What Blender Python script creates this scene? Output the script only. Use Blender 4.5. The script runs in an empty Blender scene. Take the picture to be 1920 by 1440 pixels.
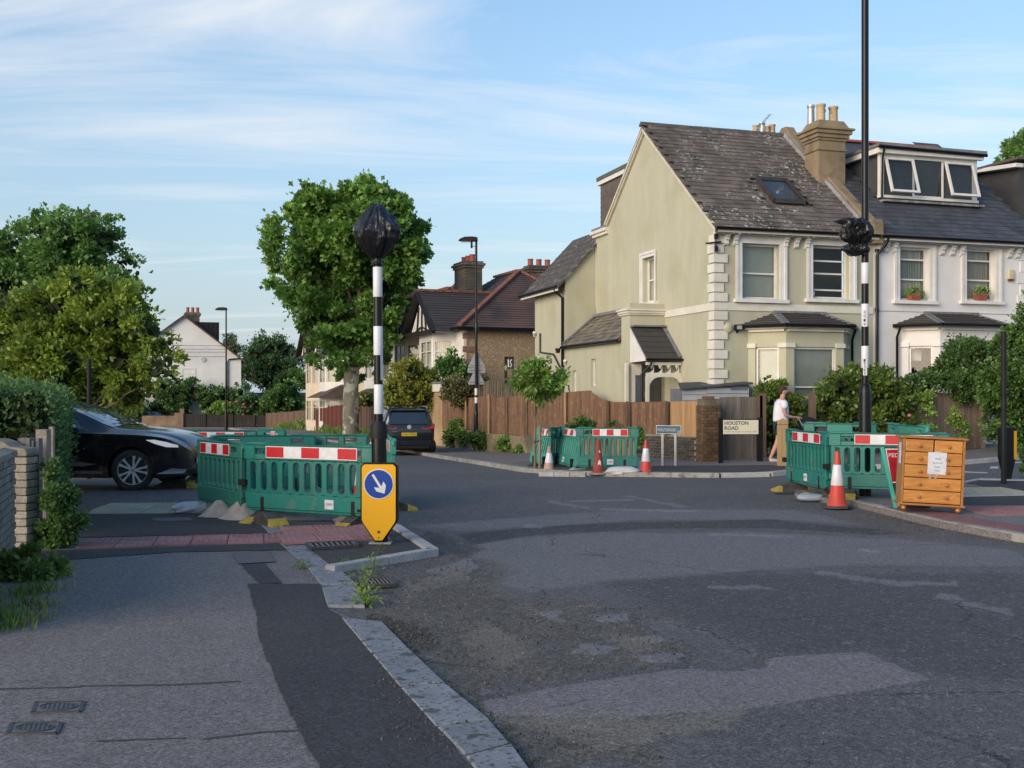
import bpy, bmesh, math, random
import numpy as np
from mathutils import Vector, Matrix
random.seed(7); RNG = np.random.default_rng(7)
SC = bpy.context.scene
COL = SC.collection
PI = math.pi
# ------------------------------------------------------------------ camera, world, sun, exposure
cam = bpy.data.cameras.new('camera'); camo = bpy.data.objects.new('camera', cam); COL.objects.link(camo)
camo.location = (0, 0, 1.65); camo.rotation_euler = (PI/2, 0, 0)
cam.sensor_width = 36; cam.lens = 36*2100/1920; cam.shift_y = 25/1920; cam.clip_end = 3000; cam.clip_start = 0.1
SC.camera = camo
SUN_AZ = math.radians(-138); SUN_EL = math.radians(16)      # azimuth clockwise from +Y
W = bpy.data.worlds.new('World'); SC.world = W; W.use_nodes = True
nt = W.node_tree; nt.nodes.clear(); L = nt.links
N = lambda t: nt.nodes.new(t)
out = N('ShaderNodeOutputWorld'); bg = N('ShaderNodeBackground'); sky = N('ShaderNodeTexSky')
sky.sky_type = 'NISHITA'; sky.sun_disc = False; sky.sun_elevation = SUN_EL; sky.sun_rotation = SUN_AZ
sky.air_density = 1.0; sky.dust_density = 0.6; sky.ozone_density = 1.5
bg.inputs['Strength'].default_value = 0.095
tc = N('ShaderNodeTexCoord'); sep = N('ShaderNodeSeparateXYZ'); L.new(tc.outputs['Generated'], sep.inputs[0])
def M(op, a, b=None, tree=None):
    n = (tree or nt).nodes.new('ShaderNodeMath'); n.operation = op
    for i, v in enumerate((a, b)):
        if v is None: continue
        if isinstance(v, (int, float)): n.inputs[i].default_value = v
        else: (tree or nt).links.new(v, n.inputs[i])
    return n.outputs[0]
zz = M('MAXIMUM', sep.outputs[2], 0.0)
den = M('ADD', zz, 0.10)
cx = M('DIVIDE', sep.outputs[0], den); cy = M('DIVIDE', sep.outputs[1], den)
cmb = N('ShaderNodeCombineXYZ'); L.new(cx, cmb.inputs[0]); L.new(cy, cmb.inputs[1])
mp = N('ShaderNodeMapping'); mp.inputs['Rotation'].default_value = (0, 0, math.radians(-9)); mp.inputs['Scale'].default_value = (0.32, 1.15, 1); mp.inputs['Location'].default_value = (0.60, 3.72, 0)
L.new(cmb.outputs[0], mp.inputs[0])
n1 = N('ShaderNodeTexNoise'); n1.inputs['Scale'].default_value = 1.3; n1.inputs['Detail'].default_value = 8; n1.inputs['Roughness'].default_value = 0.62; n1.inputs['Distortion'].default_value = 0.9
L.new(mp.outputs[0], n1.inputs[0])
mp2 = N('ShaderNodeMapping'); mp2.inputs['Scale'].default_value = (0.22, 0.5, 1); mp2.inputs['Location'].default_value = (0.99, 6.77, 0); L.new(cmb.outputs[0], mp2.inputs[0])
n2 = N('ShaderNodeTexNoise'); n2.inputs['Scale'].default_value = 1.1; n2.inputs['Detail'].default_value = 3; L.new(mp2.outputs[0], n2.inputs[0])
r1 = N('ShaderNodeValToRGB'); r1.color_ramp.elements[0].position = 0.50; r1.color_ramp.elements[1].position = 0.76; 
az = M('DIVIDE', sep.outputs[0], M('MAXIMUM', sep.outputs[1], .05))
def bank(a0, aw, z0, zw, k):      # a bank of cirrus: centre and spread in bearing and height
    q = M('ADD', M('POWER', M('ABSOLUTE', M('DIVIDE', M('SUBTRACT', az, a0), aw)), 2.0), M('POWER', M('ABSOLUTE', M('DIVIDE', M('SUBTRACT', zz, z0), zw)), 2.0))
    return M('MULTIPLY', M('POWER', 2.718, M('MULTIPLY', q, -1.0)), k)
nb = n1.outputs[0]
for bk in ((-.36, .24, .235, .035, .17), (-.30, .22, .325, .03, .16), (-.30, .10, .172, .008, .10), (.0, .14, .187, .010, .11), (.05, .20, .275, .02, .07), (.32, .14, .31, .012, .06)): nb = M('ADD', nb, bank(*bk))
L.new(nb, r1.inputs[0])
r2 = N('ShaderNodeValToRGB'); r2.color_ramp.elements[0].position = 0.40; r2.color_ramp.elements[1].position = 0.62; L.new(n2.outputs[0], r2.inputs[0])
cl = M('MULTIPLY', r1.outputs[0], M('ADD', M('MULTIPLY', r2.outputs[0], 0.5), 0.5))
# a thin veil of high cloud thickening towards the horizon, as hazy summer evenings have
veil = M('MULTIPLY', M('POWER', M('SUBTRACT', 1.0, zz), 3.0), 1.0)
hs = N('ShaderNodeHueSaturation'); hs.inputs['Saturation'].default_value = 1.15; hs.inputs['Value'].default_value = 0.88
L.new(sky.outputs[0], hs.inputs['Color'])
mv = N('ShaderNodeMixRGB'); L.new(veil, mv.inputs[0]); L.new(hs.outputs[0], mv.inputs[1]); mv.inputs[2].default_value = (1.46, 1.76, 2.08, 1)
mix = N('ShaderNodeMixRGB'); L.new(M('MULTIPLY', cl, 0.95), mix.inputs[0]); L.new(mv.outputs[0], mix.inputs[1])
mix.inputs[2].default_value = (3.3, 3.3, 3.3, 1)
L.new(mix.outputs[0], bg.inputs[0]); L.new(bg.outputs[0], out.inputs[0])
sun = bpy.data.lights.new('sun', 'SUN'); sun.energy = 1.15; sun.angle = math.radians(42); sun.color = (1.0, 0.82, 0.62)
suno = bpy.data.objects.new('sun', sun); COL.objects.link(suno)
sd = Vector((math.sin(SUN_AZ)*math.cos(SUN_EL), math.cos(SUN_AZ)*math.cos(SUN_EL), math.sin(SUN_EL)))
suno.rotation_euler = sd.to_track_quat('Z', 'Y').to_euler(); suno.location = (-20, -10, 30)
vs = SC.view_settings; vs.view_transform = 'Standard'; vs.look = 'None'; vs.gamma = 1; vs.use_curve_mapping = False; vs.exposure = 1.63

# ------------------------------------------------------------------ photograph measurements -> places in the world
F, CX, HY, CH = 2100.0, 960.0, 745.0, 1.65
def sstep(a, b, x):
    t = np.clip((np.asarray(x, float)-a)/(b-a), 0, 1); return t*t*(3-2*t)
def ground_z(x, y):
    """the street falls away to the far left and rises a little to the right"""
    d = np.interp(y, [0, 20, 30, 42, 58, 70, 98, 140], [0, 0, -.17, -.47, -.6, -.7, -1.0, -1.3])
    return d*(1-sstep(-1, 8, x)) + 0.03*np.clip(np.asarray(x, float)-5, 0, 8)*sstep(17, 26, y)
def gz(x, y): return float(ground_z(x, y))
def X(px, D): return (px-CX)*D/F
def Z(py, D): return CH-(py-HY)*D/F
def P(px, py, D): return Vector((X(px, D), D, Z(py, D)))
def G(px, py, dz=0.0):
    D = (CH-dz)*F/(py-HY)
    for _ in range(30):
        D = 0.5*D+0.5*(CH-dz-gz(X(px, D), D))*F/(py-HY)
    return Vector((X(px, D), D, gz(X(px, D), D)+dz))
def GD(px, D, dz=0.0):
    x = X(px, D); return Vector((x, D, gz(x, D)+dz))

# ------------------------------------------------------------------ mesh helpers
class MB:
    def __init__(s): s.v = []; s.f = []; s.m = []
    def add(s, vs, fs, m=0):
        o = len(s.v); s.v += [tuple(v) for v in vs]; s.f += [tuple(i+o for i in f) for f in fs]; s.m += [m]*len(fs); return s
    def box(s, x0, x1, y0, y1, z0, z1, m=0):
        return s.add([(x0,y0,z0),(x1,y0,z0),(x1,y1,z0),(x0,y1,z0),(x0,y0,z1),(x1,y0,z1),(x1,y1,z1),(x0,y1,z1)], BOXF, m)
    def obox(s, mat, sx, sy, sz, m=0):
        vs = [mat @ Vector((a*sx/2, b*sy/2, c*sz/2)) for c in (-1, 1) for a, b in ((-1,-1),(1,-1),(1,1),(-1,1))]
        return s.add(vs, BOXF, m)
    def quad(s, a, b, c, d, m=0): return s.add([a, b, c, d], [(0,1,2,3)], m)
    def bar(s, a, b, w, h, m=0, up=(0,0,1)):
        a = Vector(a); b = Vector(b); d = (b-a).normalized(); u = Vector(up)
        if abs(d.dot(u)) > .99: u = Vector((0, 1, 0))
        x = d.cross(u).normalized()*w/2; z = x.cross(d).normalized()*h/2
        vs = [a-x-z, a+x-z, a+x+z, a-x+z, b-x-z, b+x-z, b+x+z, b-x+z]
        return s.add(vs, [(0,1,2,3),(7,6,5,4),(0,4,5,1),(1,5,6,2),(2,6,7,3),(3,7,4,0)], m)
    def tube(s, pts, rad, n=8, m=0, cap=True):
        pts = [Vector(p) for p in pts]; k = len(pts)
        if not hasattr(rad, '__len__'): rad = [rad]*k
        rings = []; up = None
        for i, p in enumerate(pts):
            d = (pts[min(i+1, k-1)]-pts[max(i-1, 0)]).normalized()
            if up is None: up = Vector((0, 0, 1)) if abs(d.z) < .9 else Vector((0, 1, 0))
            x = d.cross(up).normalized(); y = x.cross(d).normalized(); up = y
            rings.append([p+(x*math.cos(2*PI*j/n)+y*math.sin(2*PI*j/n))*rad[i] for j in range(n)])
        fs = [(i*n+j, (i+1)*n+j, (i+1)*n+(j+1) % n, i*n+(j+1) % n) for i in range(k-1) for j in range(n)]
        if cap: fs += [tuple(range(n)), tuple(range(k*n-1, (k-1)*n-1, -1))]
        return s.add([v for r in rings for v in r], fs, m)
    def lathe(s, prof, n=16, c=(0,0,0), m=0):
        c = Vector(c)
        vs = [c+Vector((r*math.cos(2*PI*j/n), r*math.sin(2*PI*j/n), z)) for r, z in prof for j in range(n)]
        k = len(prof)
        fs = [(i*n+j, i*n+(j+1) % n, (i+1)*n+(j+1) % n, (i+1)*n+j) for i in range(k-1) for j in range(n)]
        if prof[0][0] > 1e-4: fs.append(tuple(range(n-1, -1, -1)))
        if prof[-1][0] > 1e-4: fs.append(tuple(range((k-1)*n, k*n)))
        return s.add(vs, fs, m)
    def prism(s, poly, ax, a0, a1, m=0):
        """extrude a 2-D outline along axis ax between a0 and a1"""
        def p3(p, a): return (a, p[0], p[1]) if ax == 'x' else (p[0], a, p[1]) if ax == 'y' else (p[0], p[1], a)
        n = len(poly); area = sum(poly[i][0]*poly[(i+1) % n][1]-poly[(i+1) % n][0]*poly[i][1] for i in range(n))
        if (area < 0) != (ax == 'y'): poly = poly[::-1]
        vs = [p3(p, a0) for p in poly]+[p3(p, a1) for p in poly]
        fs = [tuple(range(n-1, -1, -1)), tuple(range(n, 2*n))]+[(i, (i+1) % n, n+(i+1) % n, n+i) for i in range(n)]
        return s.add(vs, fs, m)
    def xf(s, mat): s.v = [tuple(mat @ Vector(v)) for v in s.v]; return s
    def mesh(s, name, mats):
        me = bpy.data.meshes.new(name); me.from_pydata(s.v, [], s.f)
        for mt in (mats if isinstance(mats, (list, tuple)) else [mats]): me.materials.append(mt)
        if any(s.m): me.polygons.foreach_set('material_index', s.m)
        me.update(); return me
    def obj(s, name, mats, parent=None, smooth=False, bevel=0, **tags):
        me = s.mesh(name, mats)
        if smooth: me.shade_smooth()
        o = bpy.data.objects.new(name, me); COL.objects.link(o)
        if parent is not None: o.parent = parent
        if smooth: autosmooth(o, 40 if smooth is True else smooth)
        if bevel:
            b = o.modifiers.new('bevel', 'BEVEL'); b.width = bevel; b.segments = 2; b.limit_method = 'ANGLE'; b.angle_limit = math.radians(40)
        for k, v in tags.items(): o[k] = v
        return o
BOXF = [(0,3,2,1),(4,5,6,7),(0,1,5,4),(1,2,6,5),(2,3,7,6),(3,0,4,7)]
def autosmooth(o, deg):
    bm = bmesh.new(); bm.from_mesh(o.data); lim = math.radians(deg)
    for e in bm.edges:
        if len(e.link_faces) == 2 and e.calc_face_angle(0) > lim: e.smooth = False
    bm.to_mesh(o.data); bm.free()
def thing(name, label, cat, loc=(0,0,0), rotz=0.0, group=None):
    o = bpy.data.objects.new(name, None); COL.objects.link(o); o.empty_display_size = .2
    o.location = loc; o.rotation_euler = (0, 0, rotz); o['label'] = label; o['category'] = cat
    if group: o['group'] = group
    return o
def tag(o, label, cat, group=None):
    o['label'] = label; o['category'] = cat
    if group: o['group'] = group
    return o
def copy_tree(o, loc=None, rotz=None, label=None, group=None, parent=None):
    c = o.copy(); COL.objects.link(c)
    if parent is not None: c.parent = parent
    if loc is not None: c.location = loc
    if rotz is not None: c.rotation_euler = (0, 0, rotz)
    if label: c['label'] = label
    if group: c['group'] = group
    for ch in o.children: copy_tree(ch, parent=c)
    return c
def pieces(parent, name, mesh, mats, limit=300, rest=None):
    """alike pieces: the first `limit` matrices become objects of their own, the others one joined part"""
    for mt in mats[:limit]:
        o = bpy.data.objects.new(name, mesh); COL.objects.link(o); o.parent = parent; o.matrix_local = mt
    if len(mats) > limit:
        base = np.array([v.co[:] for v in mesh.vertices]); fs = [tuple(p.vertices) for p in mesh.polygons]
        V = []; FF = []
        for k, mt in enumerate(mats[limit:]):
            a = np.array(mt); V.append(base @ a[:3, :3].T + a[:3, 3]); o = k*len(base); FF += [tuple(i+o for i in f) for f in fs]
        me = bpy.data.meshes.new(rest or name); me.from_pydata(np.vstack(V).tolist(), [], FF); me.materials.append(mesh.materials[0])
        o = bpy.data.objects.new(rest or name, me); COL.objects.link(o); o.parent = parent; o['kind'] = 'stuff'
def near_sort(mats, parent_m):
    c = Vector((0, 0, 1.65)); return sorted(mats, key=lambda m: ((parent_m @ m.translation)-c).length)
def rootmat(o): return Matrix.Translation(o.location) @ o.rotation_euler.to_matrix().to_4x4()

# ------------------------------------------------------------------ materials
MC = {}
def mat(name, col, rough=.6, col2=None, scale=3.0, detail=4, ramp=(.35, .65), bump=0.0, bscale=None, metal=0, spec=.5, speck=None, vary=0.0, coat=0, stretch=None, emis=None, alpha=None, blotch=None, spth=(.56,.66), spdet=2, spclump=0):
    """procedural material: two colours mixed by noise in world space, optional fine specks, per-piece variation and bump"""
    if name in MC: return MC[name]
    m = bpy.data.materials.new(name); m.use_nodes = True; t = m.node_tree; b = t.nodes['Principled BSDF']
    b.inputs['Roughness'].default_value = rough; b.inputs['Metallic'].default_value = metal; b.inputs['Specular IOR Level'].default_value = spec
    if coat: b.inputs['Coat Weight'].default_value = coat; b.inputs['Coat Roughness'].default_value = .04
    K = lambda ty: t.nodes.new(ty); LK = t.links.new
    geo = K('ShaderNodeNewGeometry'); pos = geo.outputs['Position']
    if stretch:
        mp = K('ShaderNodeMapping'); mp.inputs['Scale'].default_value = stretch; LK(pos, mp.inputs[0]); pos = mp.outputs[0]
    c2 = col2 or tuple(c*.72 for c in col)
    nz = K('ShaderNodeTexNoise'); nz.inputs['Scale'].default_value = scale; nz.inputs['Detail'].default_value = detail; nz.inputs['Roughness'].default_value = .62; LK(pos, nz.inputs[0])
    rp = K('ShaderNodeMapRange'); rp.inputs['From Min'].default_value = ramp[0]; rp.inputs['From Max'].default_value = ramp[1]; LK(nz.outputs[0], rp.inputs[0])
    mx = K('ShaderNodeMixRGB'); mx.inputs[1].default_value = (*col, 1); mx.inputs[2].default_value = (*c2, 1); LK(rp.outputs[0], mx.inputs[0])
    res = mx.outputs[0]
    if blotch:                       # (colour, scale, threshold, softness)
        bc, bs, th, so = blotch
        n = K('ShaderNodeTexNoise'); n.inputs['Scale'].default_value = bs; n.inputs['Detail'].default_value = 5; LK(geo.outputs['Position'], n.inputs[0])
        r = K('ShaderNodeMapRange'); r.inputs['From Min'].default_value = th; r.inputs['From Max'].default_value = th+so; LK(n.outputs[0], r.inputs[0])
        q = K('ShaderNodeMixRGB'); LK(r.outputs[0], q.inputs[0]); LK(res, q.inputs[1]); q.inputs[2].default_value = (*bc, 1); res = q.outputs[0]
    if speck:                        # (colour, scale, amount)
        sc_, ss, am = speck
        n = K('ShaderNodeTexNoise'); n.inputs['Scale'].default_value = ss; n.inputs['Detail'].default_value = spdet; LK(geo.outputs['Position'], n.inputs[0])
        r = K('ShaderNodeMapRange'); r.inputs['From Min'].default_value = spth[0]; r.inputs['From Max'].default_value = spth[1]; r.inputs['To Max'].default_value = am; LK(n.outputs[0], r.inputs[0]); fac = r.outputs[0]
        if spclump:
            n = K('ShaderNodeTexNoise'); n.inputs['Scale'].default_value = spclump; n.inputs['Detail'].default_value = 3; LK(geo.outputs['Position'], n.inputs[0]); r2_ = K('ShaderNodeMapRange'); r2_.inputs['From Min'].default_value = .42; r2_.inputs['From Max'].default_value = .58; LK(n.outputs[0], r2_.inputs[0]); fac = M('MULTIPLY', fac, r2_.outputs[0], t)
        q = K('ShaderNodeMixRGB'); LK(fac, q.inputs[0]); LK(res, q.inputs[1]); q.inputs[2].default_value = (*sc_, 1); res = q.outputs[0]
    if vary:
        oi = K('ShaderNodeObjectInfo'); s_ = M('FRACT', M('ADD', oi.outputs['Random'], geo.outputs['Random Per Island'], t), None, t)
        mr = K('ShaderNodeMapRange'); mr.inputs['To Min'].default_value = 1-vary; mr.inputs['To Max'].default_value = 1+vary; LK(s_, mr.inputs[0])
        q = K('ShaderNodeHueSaturation'); LK(mr.outputs[0], q.inputs['Value']); LK(res, q.inputs['Color']); res = q.outputs[0]
    LK(res, b.inputs['Base Color'])
    if bump:
        n = K('ShaderNodeTexNoise'); n.inputs['Scale'].default_value = bscale or scale*6; n.inputs['Detail'].default_value = 5; LK(pos, n.inputs[0])
        bp = K('ShaderNodeBump'); bp.inputs['Strength'].default_value = bump; bp.inputs['Distance'].default_value = .02; LK(n.outputs[0], bp.inputs['Height']); LK(bp.outputs[0], b.inputs['Normal'])
    if emis: b.inputs['Emission Color'].default_value = (*emis[0], 1); b.inputs['Emission Strength'].default_value = emis[1]
    MC[name] = m; return m
def glass_mat(name, tint=(.93,.96,.95), rough=.02):
    if name in MC: return MC[name]
    m = bpy.data.materials.new(name); m.use_nodes = True; t = m.node_tree; t.nodes.clear()
    o = t.nodes.new('ShaderNodeOutputMaterial'); mx = t.nodes.new('ShaderNodeMixShader'); tr = t.nodes.new('ShaderNodeBsdfTransparent'); g = t.nodes.new('ShaderNodeBsdfGlossy'); lw = t.nodes.new('ShaderNodeFresnel')
    lw.inputs[0].default_value = 1.55; tr.inputs[0].default_value = (*tint, 1); g.inputs['Roughness'].default_value = rough
    n = t.nodes.new('ShaderNodeTexNoise'); n.inputs['Scale'].default_value = 1.2; bp = t.nodes.new('ShaderNodeBump'); bp.inputs['Strength'].default_value = .04; t.links.new(n.outputs[0], bp.inputs['Height']); t.links.new(bp.outputs[0], g.inputs['Normal'])
    k = M('ADD', M('MULTIPLY', lw.outputs[0], .55, t), .02, t)
    t.links.new(k, mx.inputs[0]); t.links.new(tr.outputs[0], mx.inputs[1]); t.links.new(g.outputs[0], mx.inputs[2]); t.links.new(mx.outputs[0], o.inputs[0])
    MC[name] = m; return m
def leaf_mat(name, a, b_, c=None, trans=.38, rough=.42, spec=.5):
    """foliage: every leaf takes its own tone between two or three leaf colours"""
    if name in MC: return MC[name]
    m = bpy.data.materials.new(name); m.use_nodes = True; t = m.node_tree; t.nodes.clear()
    K = lambda ty: t.nodes.new(ty); LK = t.links.new
    geo = K('ShaderNodeNewGeometry'); cr = K('ShaderNodeValToRGB'); e = cr.color_ramp.elements
    e[0].color = (*a, 1); e[1].color = (*b_, 1)
    if c: x = e.new(.5); x.color = (*c, 1)
    LK(geo.outputs['Random Per Island'], cr.inputs[0])
    nz = K('ShaderNodeTexNoise'); nz.inputs['Scale'].default_value = 1.1; nz.inputs['Detail'].default_value = 4; LK(geo.outputs['Position'], nz.inputs[0]); mr = K('ShaderNodeMapRange'); mr.inputs['From Min'].default_value = .3; mr.inputs['From Max'].default_value = .7; mr.inputs['To Min'].default_value = .72; mr.inputs['To Max'].default_value = 1.38; LK(nz.outputs[0], mr.inputs[0])
    hv = K('ShaderNodeHueSaturation'); LK(mr.outputs[0], hv.inputs['Value']); LK(cr.outputs[0], hv.inputs['Color'])
    p = K('ShaderNodeBsdfPrincipled'); p.inputs['Roughness'].default_value = rough; p.inputs['Specular IOR Level'].default_value = spec; LK(hv.outputs[0], p.inputs['Base Color'])
    tr = K('ShaderNodeBsdfTranslucent'); LK(hv.outputs[0], tr.inputs[0])
    mx = K('ShaderNodeMixShader'); mx.inputs[0].default_value = trans; o = K('ShaderNodeOutputMaterial')
    LK(p.outputs[0], mx.inputs[1]); LK(tr.outputs[0], mx.inputs[2]); LK(mx.outputs[0], o.inputs[0]); MC[name] = m; return m
def brick_mat(name, c1, c2, mortar, bw=.225, bh=.075, msize=.012, rough=.85, rot=0.0, vary=.5, bump=.3):
    """brick courses too far away to pick apart: colour and fine relief from a brick pattern"""
    if name in MC: return MC[name]
    m = bpy.data.materials.new(name); m.use_nodes = True; t = m.node_tree; b = t.nodes['Principled BSDF']; b.inputs['Roughness'].default_value = rough
    K = lambda ty: t.nodes.new(ty); LK = t.links.new
    tcn = K('ShaderNodeTexCoord'); sp = K('ShaderNodeSeparateXYZ'); LK(tcn.outputs['Object'], sp.inputs[0])
    cb = K('ShaderNodeCombineXYZ'); LK(M('ADD', sp.outputs[0], sp.outputs[1], t), cb.inputs[0]); LK(sp.outputs[2], cb.inputs[1])
    br = K('ShaderNodeTexBrick'); br.inputs['Scale'].default_value = 1; br.inputs['Brick Width'].default_value = bw; br.inputs['Row Height'].default_value = bh; br.inputs['Mortar Size'].default_value = msize; br.inputs['Bias'].default_value = 0
    br.inputs['Color1'].default_value = (*c1, 1); br.inputs['Color2'].default_value = (*c2, 1); br.inputs['Mortar'].default_value = (*mortar, 1); LK(cb.outputs[0], br.inputs[0])
    n = K('ShaderNodeTexNoise'); n.inputs['Scale'].default_value = 1.2; n.inputs['Detail'].default_value = 6; LK(tcn.outputs['Object'], n.inputs[0])
    mr = K('ShaderNodeMapRange'); mr.inputs['From Min'].default_value = .3; mr.inputs['From Max'].default_value = .7; mr.inputs['To Min'].default_value = 1-vary; mr.inputs['To Max'].default_value = 1+vary*.5; LK(n.outputs[0], mr.inputs[0])
    h = K('ShaderNodeHueSaturation'); LK(mr.outputs[0], h.inputs['Value']); LK(br.outputs[0], h.inputs['Color']); LK(h.outputs[0], b.inputs['Base Color'])
    bp = K('ShaderNodeBump'); bp.inputs['Strength'].default_value = bump; bp.inputs['Distance'].default_value = .01; bp.invert = True; LK(br.outputs['Fac'], bp.inputs['Height']); LK(bp.outputs[0], b.inputs['Normal'])
    MC[name] = m; return m
BLACK = mat('black_paint', (.007,.007,.008), .3, (.010,.010,.011), 8, spec=.25)
BLACKM = mat('black_matt', (.010,.010,.011), .6, (.016,.016,.017), 6, spec=.25)
RUBBER = mat('rubber', (.028,.027,.026), .8, (.07,.065,.06), 9, bump=.2)
WHITE = mat('white_paint', (.72,.71,.68), .5, (.62,.60,.56), 2.5)
WHITER = mat('white_render', (.74,.72,.70), .75, (.66,.64,.62), 1.1, bump=.05, bscale=40)
SAGE = mat('sage_render', (.455,.44,.325), .8, (.405,.390,.285), 2.2, bump=.06, bscale=30, detail=7, stretch=(1,1,.28), ramp=(.38,.70), blotch=((.39,.37,.26), .7, .52, .16))
CREAMT = mat('cream_trim', (.70,.67,.59), .6, (.58,.55,.47), 2)
GREEN = mat('barrier_green', (.004,.165,.132), .42, (.008,.125,.104), 2.0, bump=.05, bscale=20, vary=.16, blotch=((.045,.150,.125), 4, .55, .10), speck=((.10,.17,.15), 30, .5), spth=(.62,.68))
GREENL = mat('barrier_green_faded', (.05,.27,.21), .5, (.04,.22,.17), 3, vary=.05)
RED = mat('reflective_red', (.50,.012,.02), .35, (.42,.012,.02), 10)
REFW = mat('reflective_white', (.70,.70,.72), .35, (.58,.58,.60), 12)
YEL = mat('yellow_rubber', (.46,.33,.045), .6, (.26,.19,.04), 14)
LEAD = mat('lead_flashing', (.20,.21,.22), .55, (.13,.13,.14), 6)
# ================================================================== GROUND
def sdist(px, py, poly):
    """signed distance of points to a closed polygon (inside positive)"""
    n = len(poly); d = np.full(px.shape, 1e9); ins = np.zeros(px.shape, bool)
    for i in range(n):
        x0, y0 = poly[i][0], poly[i][1]; x1, y1 = poly[(i+1) % n][0], poly[(i+1) % n][1]
        dx, dy = x1-x0, y1-y0; tt = np.clip(((px-x0)*dx+(py-y0)*dy)/(dx*dx+dy*dy+1e-12), 0, 1)
        d = np.minimum(d, np.hypot(px-x0-tt*dx, py-y0-tt*dy))
        c = ((y0 > py) != (y1 > py)) & (px < (x1-x0)*(py-y0)/(y1-y0+1e-12)+x0); ins ^= c
    return np.where(ins, d, -d)
def gp(pts, dz=0): return [tuple(G(a, b, dz)[:2]) for a, b in pts]
def cheap_noise(x, y, s, seed):
    r = np.random.default_rng(seed); o = np.zeros(x.shape)
    for k in range(5):
        a = r.uniform(0, 2*PI, 3); f = s*1.9**k
        for q in a: o += np.sin((x*math.cos(q)+y*math.sin(q))*f*r.uniform(.8, 1.3)+r.uniform(0, 6))*.6**k
    return o/3
def asphalt(name, base, alt, agg, agg_amt=.35, rough=.85, masks=True, bump=.5):
    m = bpy.data.materials.new(name); m.use_nodes = True; t = m.node_tree; b = t.nodes['Principled BSDF']; b.inputs['Roughness'].default_value = rough; b.inputs['Specular IOR Level'].default_value = .3
    K = lambda ty: t.nodes.new(ty); LK = t.links.new
    g = K('ShaderNodeNewGeometry'); pos = g.outputs['Position']
    def nz(s, d=4, r=.6):
        n = K('ShaderNodeTexNoise'); n.inputs['Scale'].default_value = s; n.inputs['Detail'].default_value = d; n.inputs['Roughness'].default_value = r; LK(pos, n.inputs[0]); return n.outputs[0]
    def mr(s, a, b_, c=0., d=1.):
        n = K('ShaderNodeMapRange'); n.inputs['From Min'].default_value = a; n.inputs['From Max'].default_value = b_; n.inputs['To Min'].default_value = c; n.inputs['To Max'].default_value = d; LK(s, n.inputs[0]); return n.outputs[0]
    def mx(f, a, c):
        n = K('ShaderNodeMixRGB'); 
        if isinstance(f, float): n.inputs[0].default_value = f
        else: LK(f, n.inputs[0])
        for i, v in ((1, a), (2, c)):
            if isinstance(v, tuple): n.inputs[i].default_value = (*v, 1)
            else: LK(v, n.inputs[i])
        return n.outputs[0]
    col = mx(mr(nz(.35, 5), .35, .65), base, alt)
    col = mx(mr(nz(3.5, 6, .7), .5, .75, 0, .35), col, tuple(c*.55 for c in base))
    if masks:
        def at(nm):
            a = K('ShaderNodeAttribute'); a.attribute_name = nm; return a.outputs['Fac']
        grit = nz(26, 5, .75)
        brk = mr(nz(5, 6, .7), .3, .7, -.35, .35)
        def soft(nm, k=1.0, a=.25, b=.75): return mr(M('ADD', at(nm), M('MULTIPLY', brk, k, t), t), a, b)
        col = mx(M('MULTIPLY', soft('pale', .5), .65, t), col, (.165,.162,.165))
        col = mx(M('MULTIPLY', soft('fresh', .35), .8, t), col, (.036,.036,.038))
        dm = soft('dirt', 1.6)
        dcol = mx(mr(nz(1.6, 6, .65), .38, .66), (.098,.083,.066), (.165,.138,.104))
        dcol = mx(mr(grit, .45, .62), dcol, (.052,.047,.043))
        col = mx(M('MULTIPLY', dm, mr(nz(9, 5, .75), .30, .62, .25, .95), t), col, dcol)
        col = mx(M('MULTIPLY', soft('bare', .7, .35, .5), .85, t), col, (.172,.168,.168))
        col = mx(M('MULTIPLY', soft('hollow', .5, .3, .45), .95, t), col, (.030,.029,.030))
        col = mx(M('MULTIPLY', soft('sand', 1.4), .6, t), col, (.19,.165,.13))
        col = mx(M('MULTIPLY', soft('chip', .10, .4, .55), .85, t), col, (.185,.165,.163))
        col = mx(M('MULTIPLY', soft('paint', 2.4, .35, .9), .26, t), col, (.36,.36,.37))
    if masks:
        wp = K('ShaderNodeVectorMath'); wp.operation = 'MULTIPLY_ADD'; nw = K('ShaderNodeTexNoise'); nw.inputs['Scale'].default_value = 2.2; nw.inputs['Detail'].default_value = 6; LK(pos, nw.inputs[0]); LK(nw.outputs['Color'], wp.inputs[0]); wp.inputs[1].default_value = (.5, .5, 0); LK(pos, wp.inputs[2])
        vc = K('ShaderNodeTexVoronoi'); vc.feature = 'DISTANCE_TO_EDGE'; vc.inputs['Scale'].default_value = .55; LK(wp.outputs[0], vc.inputs[0])
        cm_ = M('MULTIPLY', mr(vc.outputs['Distance'], .002, .008, 1, 0), mr(nz(.5, 3), .50, .56), t)
        col = mx(M('MULTIPLY', cm_, .75, t), col, (.022,.021,.021))
    # aggregate: every stone its own tone
    for sc_, am in ((105, .45), (46, .16)):
        vo = K('ShaderNodeTexVoronoi'); vo.inputs['Scale'].default_value = sc_; LK(pos, vo.inputs[0]); sv = K('ShaderNodeSeparateColor'); LK(vo.outputs['Color'], sv.inputs[0])
        hv = K('ShaderNodeHueSaturation'); LK(mr(sv.outputs[0], 0, 1, 1-am, 1+am), hv.inputs['Value']); LK(col, hv.inputs['Color']); col = hv.outputs[0]
        col = mx(mr(sv.outputs[1], .92, .95, 0, agg_amt), col, agg)
    LK(col, b.inputs['Base Color'])
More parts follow.
